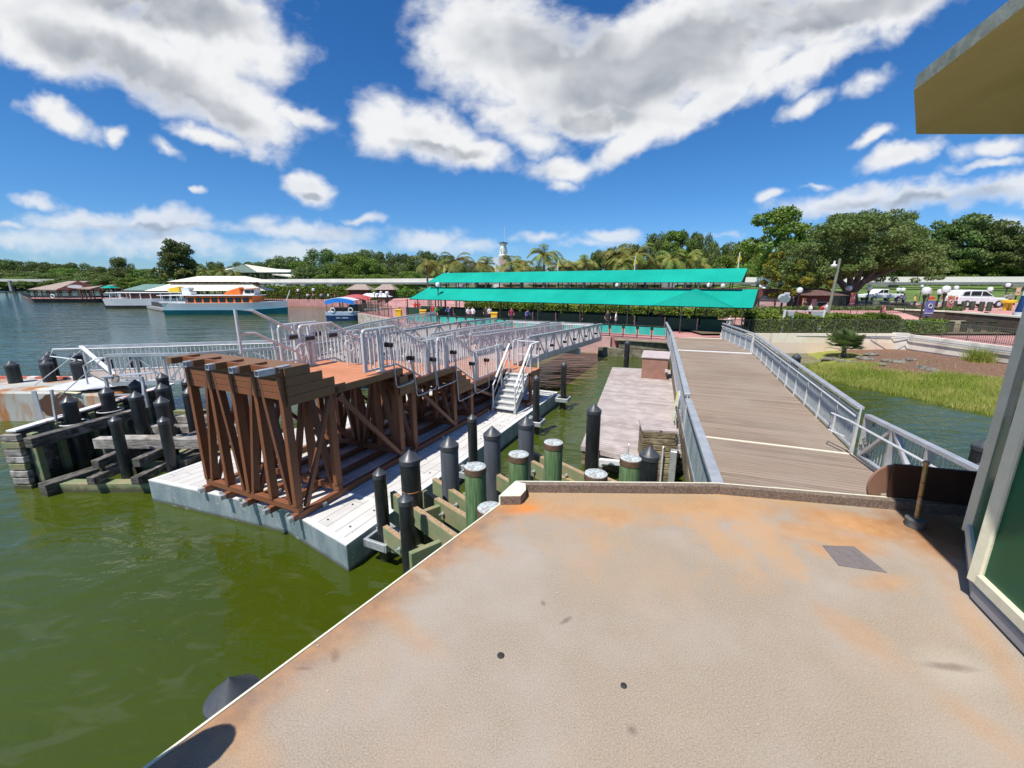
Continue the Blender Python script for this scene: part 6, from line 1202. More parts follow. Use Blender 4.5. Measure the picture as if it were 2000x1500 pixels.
# green gabled station beyond the beamway
d = 215; m_ = d / FPX
sg = T('gabled_station', 'large open station with pale roof and green gable above the beamway', 'building', ((520 - 1000) * m_, d, G0)); X = lambda u: (u - 1000) * m_; Z = lambda v: CZ - (v - 553) * m_
b = MB(); b.slab([(X(458), d - 8, Z(534)), (X(482), d - 12, Z(534)), (X(513), d - 6, Z(519.5)), (X(470), d + 12, Z(525))], .3); b.slab([(X(545), d - 11, Z(534)), (X(583), d - 3, Z(533)), (X(575), d + 9, Z(528)), (X(538), d + 8, Z(526))], .3); b.slab([(X(513), d - 6, Z(519.5)), (X(545), d - 11.5, Z(534)), (X(540), d + 8, Z(526)), (X(480), d + 14, Z(524))], .3)
b.o('roof', m_canvas, sg)
b = MB(); b.add([(X(480), d - 11.9, Z(534.5)), (X(546), d - 11.9, Z(534.5)), (X(513), d - 9, Z(520.5)), (X(513), d, Z(520.5)), (X(480), d, Z(534.5)), (X(546), d, Z(534.5))], [(0, 1, 2), (0, 2, 3, 4), (1, 5, 3, 2)]); b.o('gable', mnoise('sage_green_gable', (.10, .16, .14), (.16, .22, .19), .8, .8), sg)
b = MB()
for k in range(13): b.box(X(466 + k * 9.5), d - 10, G0, .6, .6, Z(534) - G0); 
b.box(X(520), d - 4, Z(545), 112 * m_, 8, .5); b.o('columns', mnoise('dark_green_columns', (.03, .05, .045), (.05, .07, .06), 1, .8), sg)
MB().slab([(X(572), d - 12, Z(537)), (X(634), d - 12, Z(545)), (X(640), d - 6, Z(545)), (X(590), d - 6, Z(537))], .5).o('ramp_roof', m_canvas, sg)
MB().slab([(X(412), d - 20, Z(536)), (X(418), d - 20, Z(535)), (X(470), d - 20, Z(550)), (X(470), d - 20, Z(556)), (X(412), d - 20, Z(545))], .6).o('white_ramp', m_canvas, sg)
# brown hut roofs under the beamway, stepped stands
for (u, v, wpx, d, lb) in [(712, 556, 46, 100, 'left one of two tan hipped roofs under the beamway'), (762, 556, 40, 98, 'right one of two tan hipped roofs under the beamway'), (492, 556, 26, 104, 'reddish hut roof behind the ferry boat wheelhouse')]:
    m_ = d / FPX; x = (u - 1000) * m_; z = CZ - (v + 9 - 553) * m_; h_ = T('roofed_hut', lb, 'hut', (x, d, G0), 'huts along the far promenade'); hip(MB(), x, d, wpx * m_, 5, z, z + 10 * m_, wpx * m_ * .4).o('roof', m_tanroof, h_); MB().box(x, d, G0, wpx * m_ * .8, 3.4, z - G0 - .02).o('wall', m_brick, h_)
sd = T('stepped_walls', 'pale stepped ramps and walls under the beamway left of the blue boat', 'ramp', (-50, 112, G0)); b = MB()
for k in range(5): b.beam((-62 + k * 2, 113 + k, 4.6 - k * .7), (-48 + k * 4, 112 + k, 2.6 - k * .2), .3, .5)
b.o('ramp_walls', m_conc, sd); m_ = 103 / FPX
pm = T('far_promenade', 'pink promenade deck with dark railing beyond the boats', 'pier', (-50, 103, 0)); MB().prism([(-22, 95.0), (-60.4, 102), (-60, 103.5), (-22, 97)], -.3, 1.35).o('deck', m_pink, pm); b = MB()
for k in range(70): x = Vector((-22.2, 95.2, 1.35)).lerp(Vector((-60.2, 102.2, 1.35)), k / 69); b.beam(x, x + Vector((0, 0, 1.0)), .07, .07)
b.beam((-22.2, 95.2, 2.35), (-60.2, 102.2, 2.35), .09, .08); b.o('railing', m_dark, pm)
# white clock tower
d = 250; m_ = d / FPX; X = lambda u: (u - 1000) * m_; Z = lambda v: CZ - (v - 553) * m_
ct = T('clock_tower', 'small white clock tower with dark flat cap rising above the palms', 'tower', (X(984), d, G0)); b = MB(); w_ = 6.6 * m_
b.lathe([(w_ * 1.35, Z(505)), (w_ * 1.5, Z(502.5)), (w_ * 1.15, Z(501)), (w_ * 1.12, Z(495)), (w_ * .85, Z(488)), (w_ * .78, Z(485)), (w_ * 1.12, Z(482.5)), (w_ * 1.15, Z(481.5))], (X(984), d, 0), 4); b.o('upper_stage', m_white, ct)
MB().lathe([(w_ * 1.2, Z(481.5)), (w_ * 1.2, Z(479.8)), (w_ * .4, Z(479)), (.1, Z(478))], (X(984), d, 0), 4).o('cap', m_dark, ct); b = MB(); b.box(X(984), d, G0, w_ * 2.0, w_ * 2, Z(505) - G0); b.o('shaft', m_pinkw, ct); MB().tube([(X(986.5), d, Z(479)), (X(986), d, Z(452))], .1, 6).o('flagpole', m_white, ct)
b = MB(); b.lathe([(1.15, 0), (1.15, .1)], (0, 0, 0), 18); b.v = [(X(981.5) + vx, d - w_ * .82 - vz, Z(494) + vy) for vx, vy, vz in b.v]; b.o('clock_face', m_frame, ct); b = MB(); b.box(X(970), d + 2, G0, 10 * m_, 6, Z(506) - G0); b.o('side_wing', m_white, ct)
# kiosk, sign board frame, oval sign
kx, ky = (1578 - 1000) / FPX * 46, 46; ki = T('brown_kiosk', 'small brown kiosk with hipped roof and dark screen behind the white sign frame', 'kiosk', (kx, ky, 2.0)); m_ = 46 / FPX
MB().box(kx, ky, 1.6, 46 * m_, 2.2, CZ - (574 - 553) * m_ - 1.6).o('body', m_brick, ki); z = CZ - (575 - 553) * m_; hip(MB(), kx + .1, ky, 72 * m_, 4.2, z, z + 9 * m_, 16 * m_).o('roof', mnoise('brown_shingles', (.09, .045, .035), (.17, .10, .08), 4, .9), ki)
MB().box(kx - 13 * m_, ky - 1.13, 1.7, 9 * m_, .06, 1.9).o('poster', m_pinkw, ki)
b = MB(); b.box(kx + 6 * m_, ky - 1.15, 2.0, 27 * m_, .08, 23 * m_); b.o('screen_frame', m_frame, ki); MB().box(kx + 6 * m_, ky - 1.2, 2.06, 25 * m_, .04, 21 * m_).o('screen', m_black2, ki)
sf = T('sign_frame', 'white post frame holding two blank grey panels behind the black fence', 'sign', (20, 32.6, 1.5)); d = 32.5; m_ = d / FPX; X = lambda u: (u - 1000) * m_; Z = lambda v: CZ - (v - 553) * m_
b = MB(); b.beam((X(1524), d, 1.45), (X(1526.5), d, Z(603)), .12, .12, (0, 1, 0)); b.beam((X(1598), d, 1.45), (X(1603), d, Z(603)), .12, .12, (0, 1, 0)); b.beam((X(1527), d, Z(605)), (X(1603), d, Z(605)), .04, .05); b.o('frame', m_white, sf)
for (ua, ub_, va, vb) in ((1533, 1544, 606, 621), (1580, 1598, 606, 622)): MB().box(X((ua + ub_) / 2), d - .05, Z(vb), (ub_ - ua) * m_, .04, (vb - va) * m_).o('grey_panel', mnoise('blank_grey_panel', (.36, .38, .39), (.44, .46, .47), 2, .6), sf)
b = MB(); b.box(X(1595), d - .1, Z(641), 7 * m_, .1, 8 * m_); b.o('small_notice', m_white, sf)
d = 38; m_ = d / FPX; X = lambda u: (u - 1000) * m_; Z = lambda v: CZ - (v - 553) * m_
ov = T('oval_sign', 'oval grey sign with white crown plate on a dark post by the canopy end', 'sign', (X(1519), d, 1.5)); b = MB(); b.lathe([(10.5 * m_, 0), (10.5 * m_, .08)], (0, 0, 0), 24); b.v = [(X(1520) + vx, d - .1 - vz, Z(583) + vy * .68) for vx, vy, vz in b.v]; b.o('oval_board', mnoise('sign_grey', (.22, .27, .27), (.28, .33, .33), 3, .5), ov)
b = MB(); b.lathe([(11.5 * m_, 0), (11.5 * m_, .06)], (0, 0, 0), 24); b.v = [(X(1520) + vx, d - .05 - vz, Z(580) + vy * .66) for vx, vy, vz in b.v]; b.box(X(1524), d - .1, Z(574), 9 * m_, .1, 4 * m_); b.o('white_rim', m_white, ov); MB().box(X(1518), d, 1.4, .12, .12, Z(590) - 1.4).o('post', m_dark, ov)
# ------------------------------------------------------------------ lamps
def lamp_proto():
    r = T('globe_lamp', '', 'street lamp'); MB().lathe([(.03, 0), (.16, .06), (.20, .2), (.17, .33), (.06, .39)], (0, 0, -.4), 14).o('globe', m_globe, r, True); MB().lathe([(.09, -.12), (.10, -.02), (.04, -.3), (.045, -2.9), (.09, -3.0), (.09, -3.3)][::-1], (0, 0, -.4), 8).o('post', m_dark, r, True); return r
lp0 = None
for (u, v, d, wpx, lb) in [(1562, 567, 40, 11, 'in front of the brown kiosk'), (1658, 563, 50, 11, 'over the red banner left of the oak trunk'), (1698, 563, 50, 9, 'greyish one just right of the oak trunk'), (1809, 568, 38, 15, 'large one in front of the purple banner'), (1836, 570, 44, 10, 'smaller one beside the red banner'), (1848, 565, 40, 14, 'large one above the red banner'), (1801, 559, 62, 5, 'small distant one left of the large pair'), (1934, 565, 56, 9, 'behind the white car'), (1969, 557, 50, 8, 'above the small banner at the right edge'), (1630, 561, 60, 8, 'half hidden beside the tall leaning post'), (1755, 566, 66, 8, 'left one of the pair under the beamway'), (1764, 566, 66, 8, 'right one of the pair under the beamway'), (1868, 562, 60, 8, 'under the beamway left of the car'), (756, 573, 52, 8, 'tallest one on the pink quay by the boats'), (737, 576, 54, 7, 'second one on the pink quay'), (731, 573, 58, 5, 'slim one nearest the red canopy'), (744, 571, 60, 5, 'slim one behind the quay fence'), (612, 566, 100, 6, 'one in front of the promenade shrubs'), (582, 567, 104, 5, 'one left of the promenade shrubs'), (1505, 557, 60, 8, 'right of the upper canopy, upper'), (1487, 558, 60, 8, 'right of the upper canopy, left'), (1492, 564, 56, 7, 'right of the upper canopy, lower'), (855, 556, 48, 9, 'between the two canopies at their left end'), (930, 556, 50, 8, 'between the two canopies near the clock tower'), (1205, 557, 46, 7, 'between the two canopies in the middle'), (1385, 557, 44, 9, 'between the two canopies near the dormer'), (1412, 558, 44, 8, 'between the two canopies right of the dormer')]:
    if lp0 is None: lp0 = lamp_proto(); e = lp0
    else: e = dup(lp0)
    r = ray(u, v); k = d / r[1]; s = wpx / FPX * d / .40; zt__ = CZ + r[2] * k; e.location = (r[0] * k, d, zt__ + .2 * s); e.scale = (s, s, max(s * .8, (zt__ - hz(r[0] * k, d) if r[0] > .4 else zt__ - G0) / 3.3)); e.scale = (s, s, s); e['label'] = 'white globe lamp on dark post, ' + lb; e['group'] = 'white globe lamps'
lpole = T('lamp_pole', 'tall plain olive pole with a small white lamp hung near its top, before the oak', 'lamp post', (0, 0, 1.5)); p, q = YY(1617, 613, 37), YY(1641, 505, 37); p = (q[0] - .25, 37, 1.5); lpole.location = (p[0], 37, 1.5); MB().tube([p, q], [.13, .10], 10).o('pole', mnoise('olive_pole', (.20, .21, .14), (.26, .27, .19), 3, .7), lpole, True)
x, y, z = YY(1629, 518, 37); MB().lathe([(.06, .35), (.08, .1), (.26, 0), (.24, -.1), (.04, -.16)][::-1], (x, y, z), 14).o('lamp_shade', m_globe, lpole, True); MB().tube([(x, y, z + .3), (x + .15, y, z + .42), (q[0] - .05, y, z + .1)], .03, 6).o('arm', m_dark, lpole, True)
# banners
BN = {'purple': ((.13, .12, .33), (.20, .18, .42)), 'red': ((.42, .10, .10), (.55, .22, .2)), 'peach': ((.60, .33, .22), (.70, .45, .32))}
BM = {k: mnoise(k + '_banner', a, b_, 2, .8) for k, (a, b_) in BN.items()}
def banner(u0_, v0_, wpx, hpx, d, col, lb, lean=0):
    m_ = d / FPX; x = (u0_ - 1000) * m_; z = CZ - (v0_ - 553) * m_; t = T('street_banner', lb, 'banner', (x, d, z - 2), 'hanging street banners'); w_ = wpx * m_ / 2; h = hpx * m_
    MB().slab([(x - w_, d, z), (x + w_, d, z), (x + w_, d, z - h), (x, d, z - h * 1.12), (x - w_, d, z - h)][::-1], .03).o('cloth', BM[col], t); MB().box(x, d + .02, z, w_ * 2.2, .05, .06).o('bar', m_yellow, t); MB().box(x, d + .1, z - h - 1.3, .1, .1, h + 1.4).o('post', m_dark, t)
    MB().beam((x - w_ * .9, d - .035, z - h * .9), (x + w_ * .9, d - .035, z - h * .9), .01, .06).o('stripe', m_cream, t)
    if wpx > 8: b = MB(); b.tube([(x + .45 * w_ * math.cos(a), d - .04, z - h * .4 + .45 * w_ * math.sin(a)) for a in [2 * math.pi * k / 14 for k in range(14)]], .03, 5, True); b.o('ring_mark', m_cream, t)
banner(1804, 585, 18, 27, 38, 'purple', 'large purple banner behind the biggest globe lamp'); banner(1842, 578, 13, 24, 42, 'red', 'red banner with a pale ring under two globe lamps'); banner(1653, 572, 10, 21, 48, 'red', 'pale red banner left of the oak trunk'); banner(1798, 563, 6, 10, 60, 'peach', 'small peach banner above the purple one'); banner(1966, 562, 9, 13, 52, 'peach', 'peach banner at the right edge above the yellow bin'); banner(1865, 572, 6, 8, 58, 'peach', 'tiny peach pennant left of the white car'); banner(1561, 582, 7, 20, 45, 'peach', 'narrow peach banner on the kiosk side')
# row of dark pillars, planter coping, bollards
for k in range(8):
    x = 34.6 + k * 1.1; p = T('dark_pillar', ORD[k] + ' dark olive square pillar from the left in the row beside the pink pavement', 'pillar', (x, 33.3, 1.4), 'row of dark olive pillars'); MB().box(x, 33.3, 1.3, .34, .34, .92).o('shaft', m_olive, p, bev=.03); MB().box(x, 33.3, 2.222, .38, .38, .05).o('cap', m_olive, p)
ww((34.5, 36.5), (60, 36), 1.2, 2.05, .3, mnoise('pale_block_wall', (.40, .34, .22), (.56, .48, .33), 1.5, .85), 'wall', T('block_wall', 'ochre block wall behind the dark pillars at right', 'wall', (45, 41, 2)))
pc = T('planter_wall', 'dark planter wall with long cream coping sweeping to the right edge', 'wall', (40, 44, 2)); pts_ = [P(1748, 603, 2.75), P(1850, 608, 2.72), P(1950, 616, 2.7), P(2050, 624, 2.7)]
for p, q in zip(pts_, pts_[1:]): MB().beam((p[0], p[1], 2.72), (q[0], q[1], 2.72), .45, .12).o('coping', m_cream, pc); MB().beam((p[0], p[1], 2.1), (q[0], q[1], 2.1), .3, 1.1).o('wall', mnoise('dark_planter', (.06, .05, .035), (.10, .08, .06), 2, .9), pc)
sb_ = T('low_seat_walls', 'curving cream-topped low walls around the planting right of the oak', 'wall', (34, 48, 2)); 
for (ua, va, ub_, vb, z) in ((1675, 588, 1780, 590, 2.9), (1740, 592, 1800, 594, 2.8), (1480, 585, 1550, 590, 2.4)): p, q = P(ua, va, z), P(ub_, vb, z); MB().beam((p[0], p[1], z), (q[0], q[1], z), .4, .14).o('coping', m_cream, sb_); MB().beam((p[0], p[1], z - .4), (q[0], q[1], z - .4), .25, .64).o('wall', mnoise('tan_wall', (.3, .24, .16), (.4, .32, .22), 2, .9), sb_)
for i, (u, v) in enumerate([(1843, 604), (1862, 604), (1880, 605), (1897, 605), (1915, 606), (1930, 607), (1822, 603), (1855, 599), (1873, 599), (1890, 600)]):
    p = P(u, v, 2.62); t = T('dark_bollard', ORD[i] + ' short dark bollard of the cluster on the pink pavement before the white car', 'bollard', (p[0], p[1], 2.6), 'bollards before the white car'); MB().lathe([(.2, 0), (.2, .8), (.17, .88)], (p[0], p[1], 2.58), 10).o('post', m_olive, t, True)
tb = T('olive_bin', 'olive green bin standing below the oak', 'bin', P(1708, 606, 2.4)); x, y, _ = P(1708, 608, 2.3); MB().lathe([(.3, 0), (.3, 1.1), (.34, 1.12), (.3, 1.25)], (x, y, 2.3), 12).o('body', mnoise('olive_bin_paint', (.10, .14, .08), (.14, .18, .11), 2, .6), tb, True)
gbx = T('green_cupboard', 'dark green telephone-like booth between the kiosk and the oak', 'booth', (30, 47, 2)); x, y, _ = YY(1625, 600, 49); MB().box(x, y, 1.8, 1.7, 1.5, 2.4).o('body', mnoise('very_dark_green', (.01, .022, .016), (.02, .035, .025), 2, .6), gbx, bev=.05)
MB().box(x, y, 4.2, 1.9, 1.7, .12).o('roof', m_dark, gbx)
yb = T('yellow_pedestal', 'round yellow table on ochre legs beside the road at right', 'stand', (54, 46, 2.6)); x, y, _ = P(1966, 606, 2.6); MB().lathe([(.5, .75), (.58, .8), (.58, 1.0), (.5, 1.05)], (x, y, 2.55), 18).o('top', m_yellow, yb, True); MB().box(x - .22, y, 2.55, .25, .2, .74).o('leg', m_yellow, yb); MB().box(x + .22, y, 2.55, .25, .2, .74).o('leg', m_yellow, yb)
nb = T('navy_kiosk_post', 'tapered navy column with white base at the right edge of the picture', 'column', (48, 38, 2.6)); x, y, _ = P(1994, 617, 2.6); MB().lathe([(.5, 0), (.5, .3)], (x, y, 2.6), 12).o('base', m_white, nb, True); MB().lathe([(.42, .3), (.28, 1.6), (.25, 1.62)], (x, y, 2.6), 12).o('body', m_navy, nb, True); MB().lathe([(.26, 1.62), (.24, 2.0), (.1, 2.1)], (x, y, 2.6), 12).o('cap', m_white, nb, True)
for (u, v, lb, d, g_) in [(826, 596, 'yellow bin near the left canopy post', 46, G0), (779, 612, 'yellow bin behind the short fence on the pink quay', 47, G0), (965, 602, 'yellow box on a stand under the canopy', 42, G0)]:
    r = ray(u, v); x = r[0] * d / r[1]; t = T('yellow_bin', lb, 'bin', (x, d, g_)); MB().box(x, d, g_, .62, .5, .95).o('body', m_yellow, t, bev=.04); MB().box(x, d, g_ + .955, .72, .58, .16).o('lid', m_yellow, t, bev=.04)
# ------------------------------------------------------------------ vehicles
def car(x, y, z, L_, H, label, rz=0., pickup=False):
    r = T('parked_car', label, 'car'); s = L_ / 5.0; W_ = 1.9
    prof = [(-2.5, .35), (-2.5, .95), (-2.42, 1.15), (2.0, 1.0), (2.45, .85), (2.5, .4)] if not pickup else [(-2.7, .45), (-2.7, 1.05), (-.6, 1.08), (1.6, 1.05), (2.6, .95), (2.7, .5)]
    top = [(-2.38, 1.15), (-2.1, 1.70), (-1.4, 1.80), (.3, 1.76), (1.25, 1.06)] if not pickup else [(-.5, 1.08), (-.4, 1.72), (.7, 1.72), (1.5, 1.05)]
    def ext(b, pr, w_): n = len(pr); b.add([(px, -w_ / 2, pz) for px, pz in pr] + [(px, w_ / 2, pz) for px, pz in pr], [tuple(range(n)), tuple(range(2 * n - 1, n - 1, -1))] + [(i, n + i, n + (i + 1) % n, (i + 1) % n) for i in range(n)]); return b
    ext(MB(), prof[::-1], W_).o('body', m_white, r, bev=.07); ext(MB(), top[::-1], W_ - .3).o('cabin', m_white, r, bev=.06)
    wn = [[(-2.0, 1.2), (-1.85, 1.6), (-1.35, 1.66), (-1.3, 1.2)], [(-1.2, 1.2), (-1.15, 1.66), (-.2, 1.66), (-.2, 1.2)], [(-.1, 1.2), (-.1, 1.66), (.25, 1.62), (.95, 1.18)]] if not pickup else [[(-.3, 1.2), (-.25, 1.6), (.35, 1.6), (.35, 1.2)], [(.45, 1.2), (.45, 1.6), (.7, 1.6), (1.15, 1.18)]]
    for sd_ in (-1, 1):
        b = MB()
        for w_ in wn: yy_ = sd_ * (W_ / 2 - .14); b.slab([(px, yy_, pz) for px, pz in (w_ if sd_ < 0 else w_[::-1])][::-1], .02)
        b.o('side_windows', m_glass, r)
        for wx in ((-1.6, 1.55) if not pickup else (-1.7, 1.7)):
            b = MB(); b.lathe([(.2, -.12), (.36, -.11), (.38, 0), (.36, .11), (.2, .12)], n=18); b.v = [(wx + vx, sd_ * (W_ / 2 - .06) + vz, .38 + vy) for vx, vy, vz in b.v]; b.o('wheel', m_dark, r, True)
            b = MB(); b.lathe([(.2, -.13), (.2, .13)], n=10); b.v = [(wx + vx, sd_ * (W_ / 2 - .055) + vz, .38 + vy) for vx, vy, vz in b.v]; b.o('rim', m_alu, r)
        MB().box(2.42 if not pickup else 2.6, sd_ * .7, .72, .16, .35, .14).o('headlight', m_globe, r); MB().box(-2.5 if not pickup else -2.7, sd_ * .8, .85, .06, .2, .25).o('taillight', m_red, r)
    r.location = (x, y, z); r.scale = (s,) * 3; r.rotation_euler = (0, 0, rz); return r
cx_, _, _ = YY(1901, 592, 47); car(cx_, 47, hz(cx_, 47) + .02, 5.2, 1.8, 'white sport utility vehicle parked across the road at right', -.05)
cx_, _, _ = YY(1697, 581, 64); car(cx_, 62, hz(cx_, 62) + .02, 5.0, 1.8, 'white pickup truck partly hidden behind the oak trunk', math.pi, True)
# ------------------------------------------------------------------ boats
def hullmesh(L_, W_, z0, z1, fl=.15, sheer=.4, n=18, bow=.35):
    """closed band of a hull between heights z0 and z1, bow toward +x"""
    vs = []
    for (z, f) in ((z0, 0.), (z1, 1.)):
        for sd_ in (1, -1):
            for i in range(n + 1):
                t = i / n; x = -L_ / 2 + L_ * t; w_ = W_ / 2 * (1 - max(0, (t - 1 + bow) / bow) ** 2.0) * (.88 + .12 * min(1, t * 6)); w_ = max(w_, .04) * (1 - fl * (1 - f)); vs.append((x * (1 if f else .985) , sd_ * w_, z + (sheer * max(0, t - .55) ** 2 * 4 if f else sheer * max(0, t - .55) ** 2 * 4 * (z0 / max(z1, .1)))))
    m = n + 1; fs = []
    for i in range(n): fs += [(i, 2 * m + i, 2 * m + i + 1, i + 1), (m + i, m + i + 1, 3 * m + i + 1, 3 * m + i), (2 * m + i, 3 * m + i, 3 * m + i + 1, 2 * m + i + 1)]
    fs += [(0, m, 3 * m, 2 * m), (n, 2 * m + n, 3 * m + n, m + n)]; return MB().add(vs, fs)
bt = T('ferry_boat', 'long white ferry boat with orange cabin and teal lower hull moored at the left', 'boat'); L_ = 19.6
hullmesh(L_, 4.6, -.3, .78).o('lower_hull', m_hullteal, bt, True); hullmesh(L_ + .05, 4.66, .79, 1.95).o('upper_hull', m_hullw, bt, True)
MB().box(-.35, 0, 1.76, 10.6, 3.9, 1.35).o('cabin', m_orange, bt, bev=.05)
for k in range(8): MB().box(-5.0 + k * 1.28, -1.97, 2.05, .98, .04, .75).o('window', m_glass, bt)
b = MB(); b.box(-2.4, 0, 3.12, 15.6, 4.4, .12); b.o('roof', m_white, bt, bev=.04); b = MB()
for k in range(3):
    for s_ in (-1, 1): b.box(-9.4 + k * 1.15, s_ * 2.0, 1.6, .1, .1, 1.55)
b.o('stern_posts', m_white, bt)
MB().add([(3.0, -1, 3.25), (4.9, -1, 3.25), (4.9, 1, 3.25), (3.0, 1, 3.25), (3.3, -.9, 4.2), (5.2, -.8, 4.3), (5.2, .8, 4.3), (3.3, .9, 4.2)], [(0, 1, 5, 4), (1, 2, 6, 5), (2, 3, 7, 6), (3, 0, 4, 7), (4, 5, 6, 7)]).o('wheelhouse', m_white, bt)
b = MB(); b.box(3.9, -1.02, 3.55, .9, .04, .5); b.box(4.7, -.98, 3.55, .4, .04, .5); b.o('wheelhouse_window', m_glass, bt); MB().box(4.0, 0, 4.3, 2.6, 2.2, .08).o('wheelhouse_roof', m_orange, bt)
MB().add([(-.4, -.8, 3.25), (2.6, -.8, 3.25), (2.6, .8, 3.25), (-.4, .8, 3.25), (.5, -.7, 3.95), (2.5, -.7, 4.55), (2.5, .7, 4.55), (.5, .7, 3.95)], [(0, 1, 5, 4), (1, 2, 6, 5), (2, 3, 7, 6), (3, 0, 4, 7), (4, 5, 6, 7)]).o('funnel', m_orange, bt, bev=.08)
b = MB(); b.beam((9.6, 0, 2.0), (10.5, 0, 4.0), .12, .12); b.o('bow_mast', m_white, bt); b = MB(); b.box(-6.3, 0, 3.25, 1.5, 1.5, .5); b.o('roof_box', m_white, bt, bev=.05)
b = MB()
for s_ in (-1, 1): b.beam((-10.0, s_ * 2.1, 2.1), (-5.7, s_ * 2.2, 2.1), .06, .3)
b.o('stern_rail', m_white, bt)
x, _, _ = YY(447, 590, 74); bt.location = (x, 74, 0); bt.rotation_euler = (0, 0, .06)
b2 = T('ferry_boat', 'white open-sided ferry boat with dark lower hull and yellow funnel, farther left', 'boat'); hullmesh(16, 4.2, -.3, .6).o('lower_hull', mnoise('charcoal_hull', (.05, .05, .055), (.08, .08, .085), 1, .5), b2, True); hullmesh(16.05, 4.26, .61, 2.0, sheer=.2).o('upper_hull', m_hullw, b2, True); MB().box(1.5, 0, 3.15, 17, 4.3, .16).o('roof', m_white, b2, bev=.04)
for k in range(8):
    for s_ in (-1, 1): MB().box(-6.2 + k * 2.1, s_ * 2.0, 1.8, .14, .14, 1.4).o('roof_post', m_white, b2)
MB().box(1.2, 0, 1.86, 8, 3.4, 1.2).o('inner_cabin', m_brick, b2)
b = MB(); b.add([(5.0, -.8, 3.4), (7.4, -.8, 3.4), (7.4, .8, 3.4), (5.0, .8, 3.4), (5.2, -.7, 4.1), (7.4, -.7, 4.5), (7.4, .7, 4.5), (5.2, .7, 4.1)], [(0, 1, 5, 4), (1, 2, 6, 5), (2, 3, 7, 6), (3, 0, 4, 7), (4, 5, 6, 7)]); b.o('funnel', m_yellow, b2); MB().box(8.7, 0, 3.4, 1.6, 1.6, .9).o('wheelhouse', m_white, b2); x, _, _ = YY(291, 590, 92); b2.location = (x, 92, 0); b2.rotation_euler = (0, 0, math.pi + .12); b2.rotation_euler = (0, 0, .02)
jt = T('small_jetty', 'grey floating jetty with dark rail between the two ferry boats', 'jetty', P(300, 598, 0)); p, q = P(276, 596, .3), P(337, 606, .3); MB().beam((p[0], p[1], .3), (q[0], q[1], .3), 1.6, .5).o('pontoon', m_concd, jt); MB().beam((p[0], p[1], 1.0), (q[0], q[1], 1.0), .1, .8).o('rail', m_dark, jt)
b3 = T('blue_canopy_boat', 'small navy work boat with bright blue arched canopy by the pink quay', 'boat'); hullmesh(4.9, 2.2, -.15, .75, .12, .0, bow=.25).o('lower_hull', m_navy, b3, True); hullmesh(5.0, 2.3, .76, 1.22, .02, .0, bow=.25).o('upper_hull', m_lblue, b3, True)
MB().box(0, 0, 1.23, 4.6, 2.0, .05).o('gunwale', m_white, b3)
b = MB(); n = 10
top_ = [(-2.3 + 4.0 * i / n, 2.78 + .42 * math.sin(math.pi * (i + .6) / (n + 1))) for i in range(n + 1)]
for i in range(n): (xa_, za_), (xb_, zb2) = top_[i], top_[i + 1]; b.slab([(xa_, -1.22, za_ - .62), (xb_, -1.22, zb2 - .62), (xb_, -1.22, zb2 - .04), (xa_, -1.22, za_ - .04)], .03)
b.o('canopy_side', m_blue, b3); b = MB()
for i in range(n): (xa_, za_), (xb_, zb2) = top_[i], top_[i + 1]; b.slab([(xa_ - .05, -1.2, za_ + .02), (xb_ + .05, -1.2, zb2 + .02), (xb_ + .05, 1.2, zb2 + .06), (xa_ - .05, 1.2, za_ + .06)], .08)
b.o('canopy_top', m_white, b3); b = MB()
for xx in (-2.2, 0, 1.9):
    for s_ in (-1, 1): b.box(xx, s_ * 1.0, 1.2, .06, .06, 1.6)
b.box(-.3, 0, 1.25, 2.6, 1.2, .55); b.box(1.6, 0, 1.25, 1.6, 1.7, 1.0); b.o('fittings', m_dark, b3)
for xx in (-1.35, 1.15): b = MB(); b.tube([(xx + .3 * math.cos(a), -1.17, 1.5 + .3 * math.sin(a)) for a in [2 * math.pi * k / 16 for k in range(16)]], .08, 6, True); b.o('life_ring', m_white, b3, True)
b = MB(); 
for k in range(11):
    if k != 4: b.box(-.95 + k * .16, -1.09, .32, .09, .03, .2)
b.o('hull_lettering', m_lblue, b3); x, _, _ = YY(674, 600, 61); b3.location = (x, 61, 0); b3.rotation_euler = (0, 0, .03)
b4 = T('red_canopy_boat', 'boat with dull red arched canopy moored behind the blue one', 'boat'); hullmesh(5.5, 2.3, -.15, 1.0, .1, 0).o('hull', m_navy, b4, True); b = MB(); top_ = [(-2.4 + 4.8 * i / n, 2.9 + .45 * math.sin(math.pi * i / n)) for i in range(n + 1)]
for i in range(n): (xa_, za_), (xb_, zb2) = top_[i], top_[i + 1]; b.slab([(xa_, -1.6, za_ - .35), (xb_, -1.6, zb2 - .35), (xb_, .2, zb2 + .15), (xa_, .2, za_ + .15)], .05)
b.o('canopy', m_red, b4); b = MB()
for xx in (-2.2, 0, 2.2): b.box(xx, -1.3, .9, .07, .07, 2.1); b.box(xx, 0, .9, .07, .07, 2.1)
b.o('canopy_posts', m_dark, b4); x, _, _ = YY(697, 590, 67); b4.location = (x, 67, 0)
b5 = T('white_canopy_boat', 'white-roofed boat behind the red canopy one', 'boat'); hullmesh(5, 2.2, -.15, .9, .1, 0).o('hull', m_white, b5, True); hip(MB(), 0, 0, 5.4, 2.6, 2.9, 3.5, 3).o('canopy', m_white, b5); b = MB(); b.box(-2, 0, .8, .07, 1.8, 2.1); b.box(2, 0, .8, .07, 1.8, 2.1); b.o('canopy_posts', m_dark, b5); x, _, _ = YY(733, 585, 74); b5.location = (x, 74, 0)
